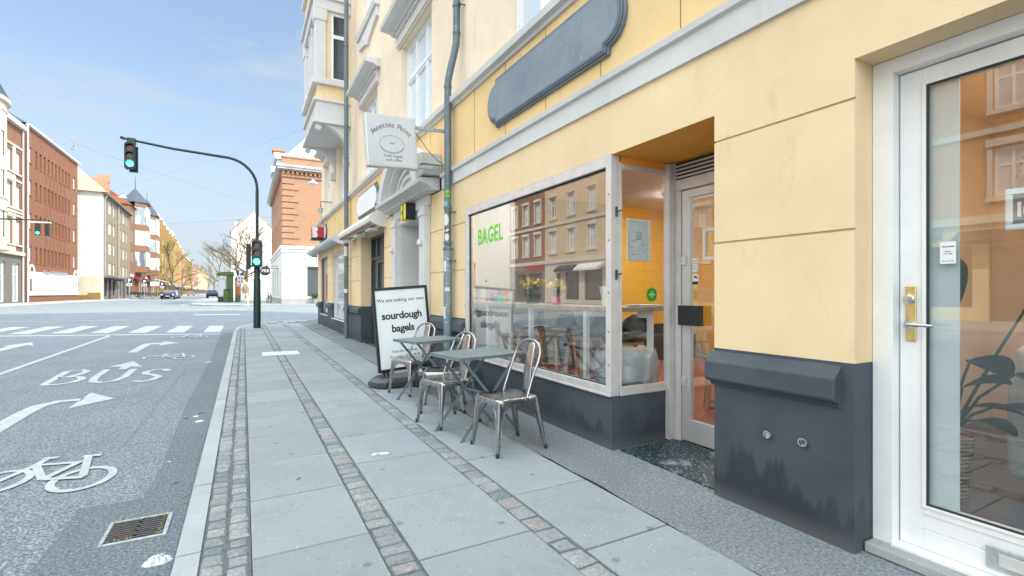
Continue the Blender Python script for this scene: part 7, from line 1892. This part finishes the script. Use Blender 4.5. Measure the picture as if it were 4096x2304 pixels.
# ------------------------------------------------------------------ light
EL, A, B = 43.5, .72, .69          # towards the sun: +x, -y
az = math.atan2(A, -B)             # clockwise from +y
sun = bpy.data.lights.new('sun', 'SUN'); so = bpy.data.objects.new('sun', sun); COL.objects.link(so)
dirv = Vector((A*math.cos(R(EL)), -B*math.cos(R(EL)), math.sin(R(EL)))).normalized()
so.rotation_euler = dirv.to_track_quat('Z', 'Y').to_euler(); so.location = dirv*50
sun.energy = 2.7; sun.angle = R(.55); sun.color = (1, .90, .71)
wd = bpy.data.worlds.new('World'); SC.world = wd; wd.use_nodes = True; nt = wd.node_tree; bg = nt.nodes['Background']
sky = nt.nodes.new('ShaderNodeTexSky'); sky.sky_type = 'NISHITA'; sky.sun_disc = False; sky.sun_elevation = R(EL); sky.sun_rotation = az
sky.air_density = 1.0; sky.dust_density = 1.6; sky.ozone_density = 1.6; sky.altitude = 0
tc = nt.nodes.new('ShaderNodeTexCoord'); sp_n = nt.nodes.new('ShaderNodeSeparateXYZ'); nt.links.new(tc.outputs['Generated'], sp_n.inputs[0])
# thin high cloud, streaked; pale towards the horizon; brightness added overhead and behind the viewer lifts the shaded street
G_ = tc.outputs['Generated']
cl = noise(nt, 2.2, 7, .6, vec=G_, stretch=(1.0, 1.6, 4.5))
clf = ramp(nt, cl, [(.36, 0), (.66, .75)])
hz = ramp(nt, sp_n.outputs[2], [(0.0, .97), (.10, .88), (.22, .62), (.36, .38), (.6, .2)])
mx = nt.nodes.new('ShaderNodeMath'); mx.operation = 'MAXIMUM'; nt.links.new(clf, mx.inputs[0]); nt.links.new(hz, mx.inputs[1])
HZ = 4.7
skc = mixc(nt, 1.0, sky.outputs[0], (1.18, 1.46, 1.55), 'MULTIPLY')
skc = mixc(nt, mx.outputs[0], skc, (HZ*.86, HZ*.96, HZ*1.06))
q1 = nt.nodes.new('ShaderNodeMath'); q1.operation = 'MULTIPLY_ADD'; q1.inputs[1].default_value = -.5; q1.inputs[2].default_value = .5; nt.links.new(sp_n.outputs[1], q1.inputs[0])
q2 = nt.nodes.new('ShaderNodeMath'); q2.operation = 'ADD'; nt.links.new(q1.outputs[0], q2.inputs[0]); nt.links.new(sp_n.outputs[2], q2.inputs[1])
sky_fill = ramp(nt, q2.outputs[0], [(.56, 0), (1.12, 1)])
FILL_K = 17.5
skc = mixc(nt, sky_fill, skc, (FILL_K*.90, FILL_K*1.0, FILL_K*1.06))
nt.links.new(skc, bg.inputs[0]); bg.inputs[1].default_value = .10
SC.view_settings.view_transform = 'Standard'; SC.view_settings.look = 'None'; SC.view_settings.exposure = .76; SC.view_settings.gamma = 1
SC.cycles.use_denoising = True
try: SC.cycles.denoiser = 'OPENIMAGEDENOISE'
except Exception: pass
SC.cycles.max_bounces = 8; SC.cycles.diffuse_bounces = 4; SC.cycles.glossy_bounces = 4; SC.cycles.transparent_max_bounces = 16; SC.cycles.sample_clamp_indirect = 6; SC.cycles.caustics_reflective = False; SC.cycles.caustics_refractive = False
# ------------------------------------------------------------------ one object per separate piece
def split_pieces(o, newname=None):
    me = o.data; n = len(me.vertices); par = list(range(n))
    def find(a):
        while par[a] != a: par[a] = par[par[a]]; a = par[a]
        return a
    for p in me.polygons:
        v = p.vertices
        for w in v[1:]: par[find(w)] = find(v[0])
    isl = {}
    for i in range(n): isl.setdefault(find(i), []).append(i)
    bb = []
    for k, vs in isl.items():
        co_ = [me.vertices[i].co for i in vs]
        bb.append([[k], [min(c[j] for c in co_) for j in range(3)], [max(c[j] for c in co_) for j in range(3)]])
    ch_ = True
    while ch_:
        ch_ = False; out = []
        for b in bb:
            for q in out:
                if all(b[1][j] <= q[2][j] + .012 and q[1][j] <= b[2][j] + .012 for j in range(3)):
                    q[0] += b[0]; q[1] = [min(x, y) for x, y in zip(q[1], b[1])]; q[2] = [max(x, y) for x, y in zip(q[2], b[2])]; ch_ = True; break
            else: out.append(b)
        bb = out
    if newname: o.name = newname
    if len(bb) < 2 or len(bb) > 60: return
    root = {k: i for i, b in enumerate(bb) for k in b[0]}; sm = {}
    for i, b in enumerate(bb):
        ps = [p for p in me.polygons if root[find(p.vertices[0])] == i]; used = sorted({v for p in ps for v in p.vertices}); mp = {v: j for j, v in enumerate(used)}
        m2 = bpy.data.meshes.new(o.name); m2.from_pydata([tuple(me.vertices[v].co) for v in used], [], [[mp[v] for v in p.vertices] for p in ps]); m2.materials.append(me.materials[0])
        if ps and ps[0].use_smooth:
            m2.shade_smooth()
            try: m2.set_sharp_from_angle(angle=R(35))
            except Exception: pass
        c = bpy.data.objects.new(o.name, m2); COL.objects.link(c); c.parent = o.parent; c.location = o.location; c.rotation_euler = o.rotation_euler
        for md in o.modifiers:
            if md.type == 'BEVEL': q = c.modifiers.new('bev','BEVEL'); q.width = md.width; q.segments = md.segments; q.limit_method = 'ANGLE'; q.angle_limit = md.angle_limit
        if i == 0:
            for k in list(o.children): k.parent = c
    bpy.data.objects.remove(o)
PIECES = {'pilasters':'pilaster','cornice_return':None,'chimney':None,'cornices':'cornice','downpipes':'downpipe','collars':'collar','brackets':'bracket','bracket_arms':'bracket_arm','spring_posts':'spring_post','clamps':'clamp','plinth_cap':None,'low_hatch':None,'side_panes':'side_pane','string_course':None,'crossbar':None,'stone_piers':'stone_trim','lock_case':None,'window_sills':'window_sill','brick_ribs':'brick_rib','folding_arms':'folding_arm','end_plate':None,'window_catch':None,'lower_plates':'lower_plate','white_bands':'white_band','posts':'post','pivot':None,'plinth':None,'shop_awning':None,'bay_wall':None,'bay_mouldings':'bay_moulding','rim':None,'rear_wall':None,'base':None,'rubber_foot':None,'dentils':None,'glazing':None,'ground_floor':None,'wall':None,'trim':None,'bay_panel':None,'panel_joints':'panel_joint','bay_window':None,'lever_handle':None}
for o in [x for x in COL.objects if x.type == 'MESH' and x.parent and x.data.users == 1]:
    b_ = o.name.split('.')[0]
    if b_ in PIECES: split_pieces(o, PIECES[b_])
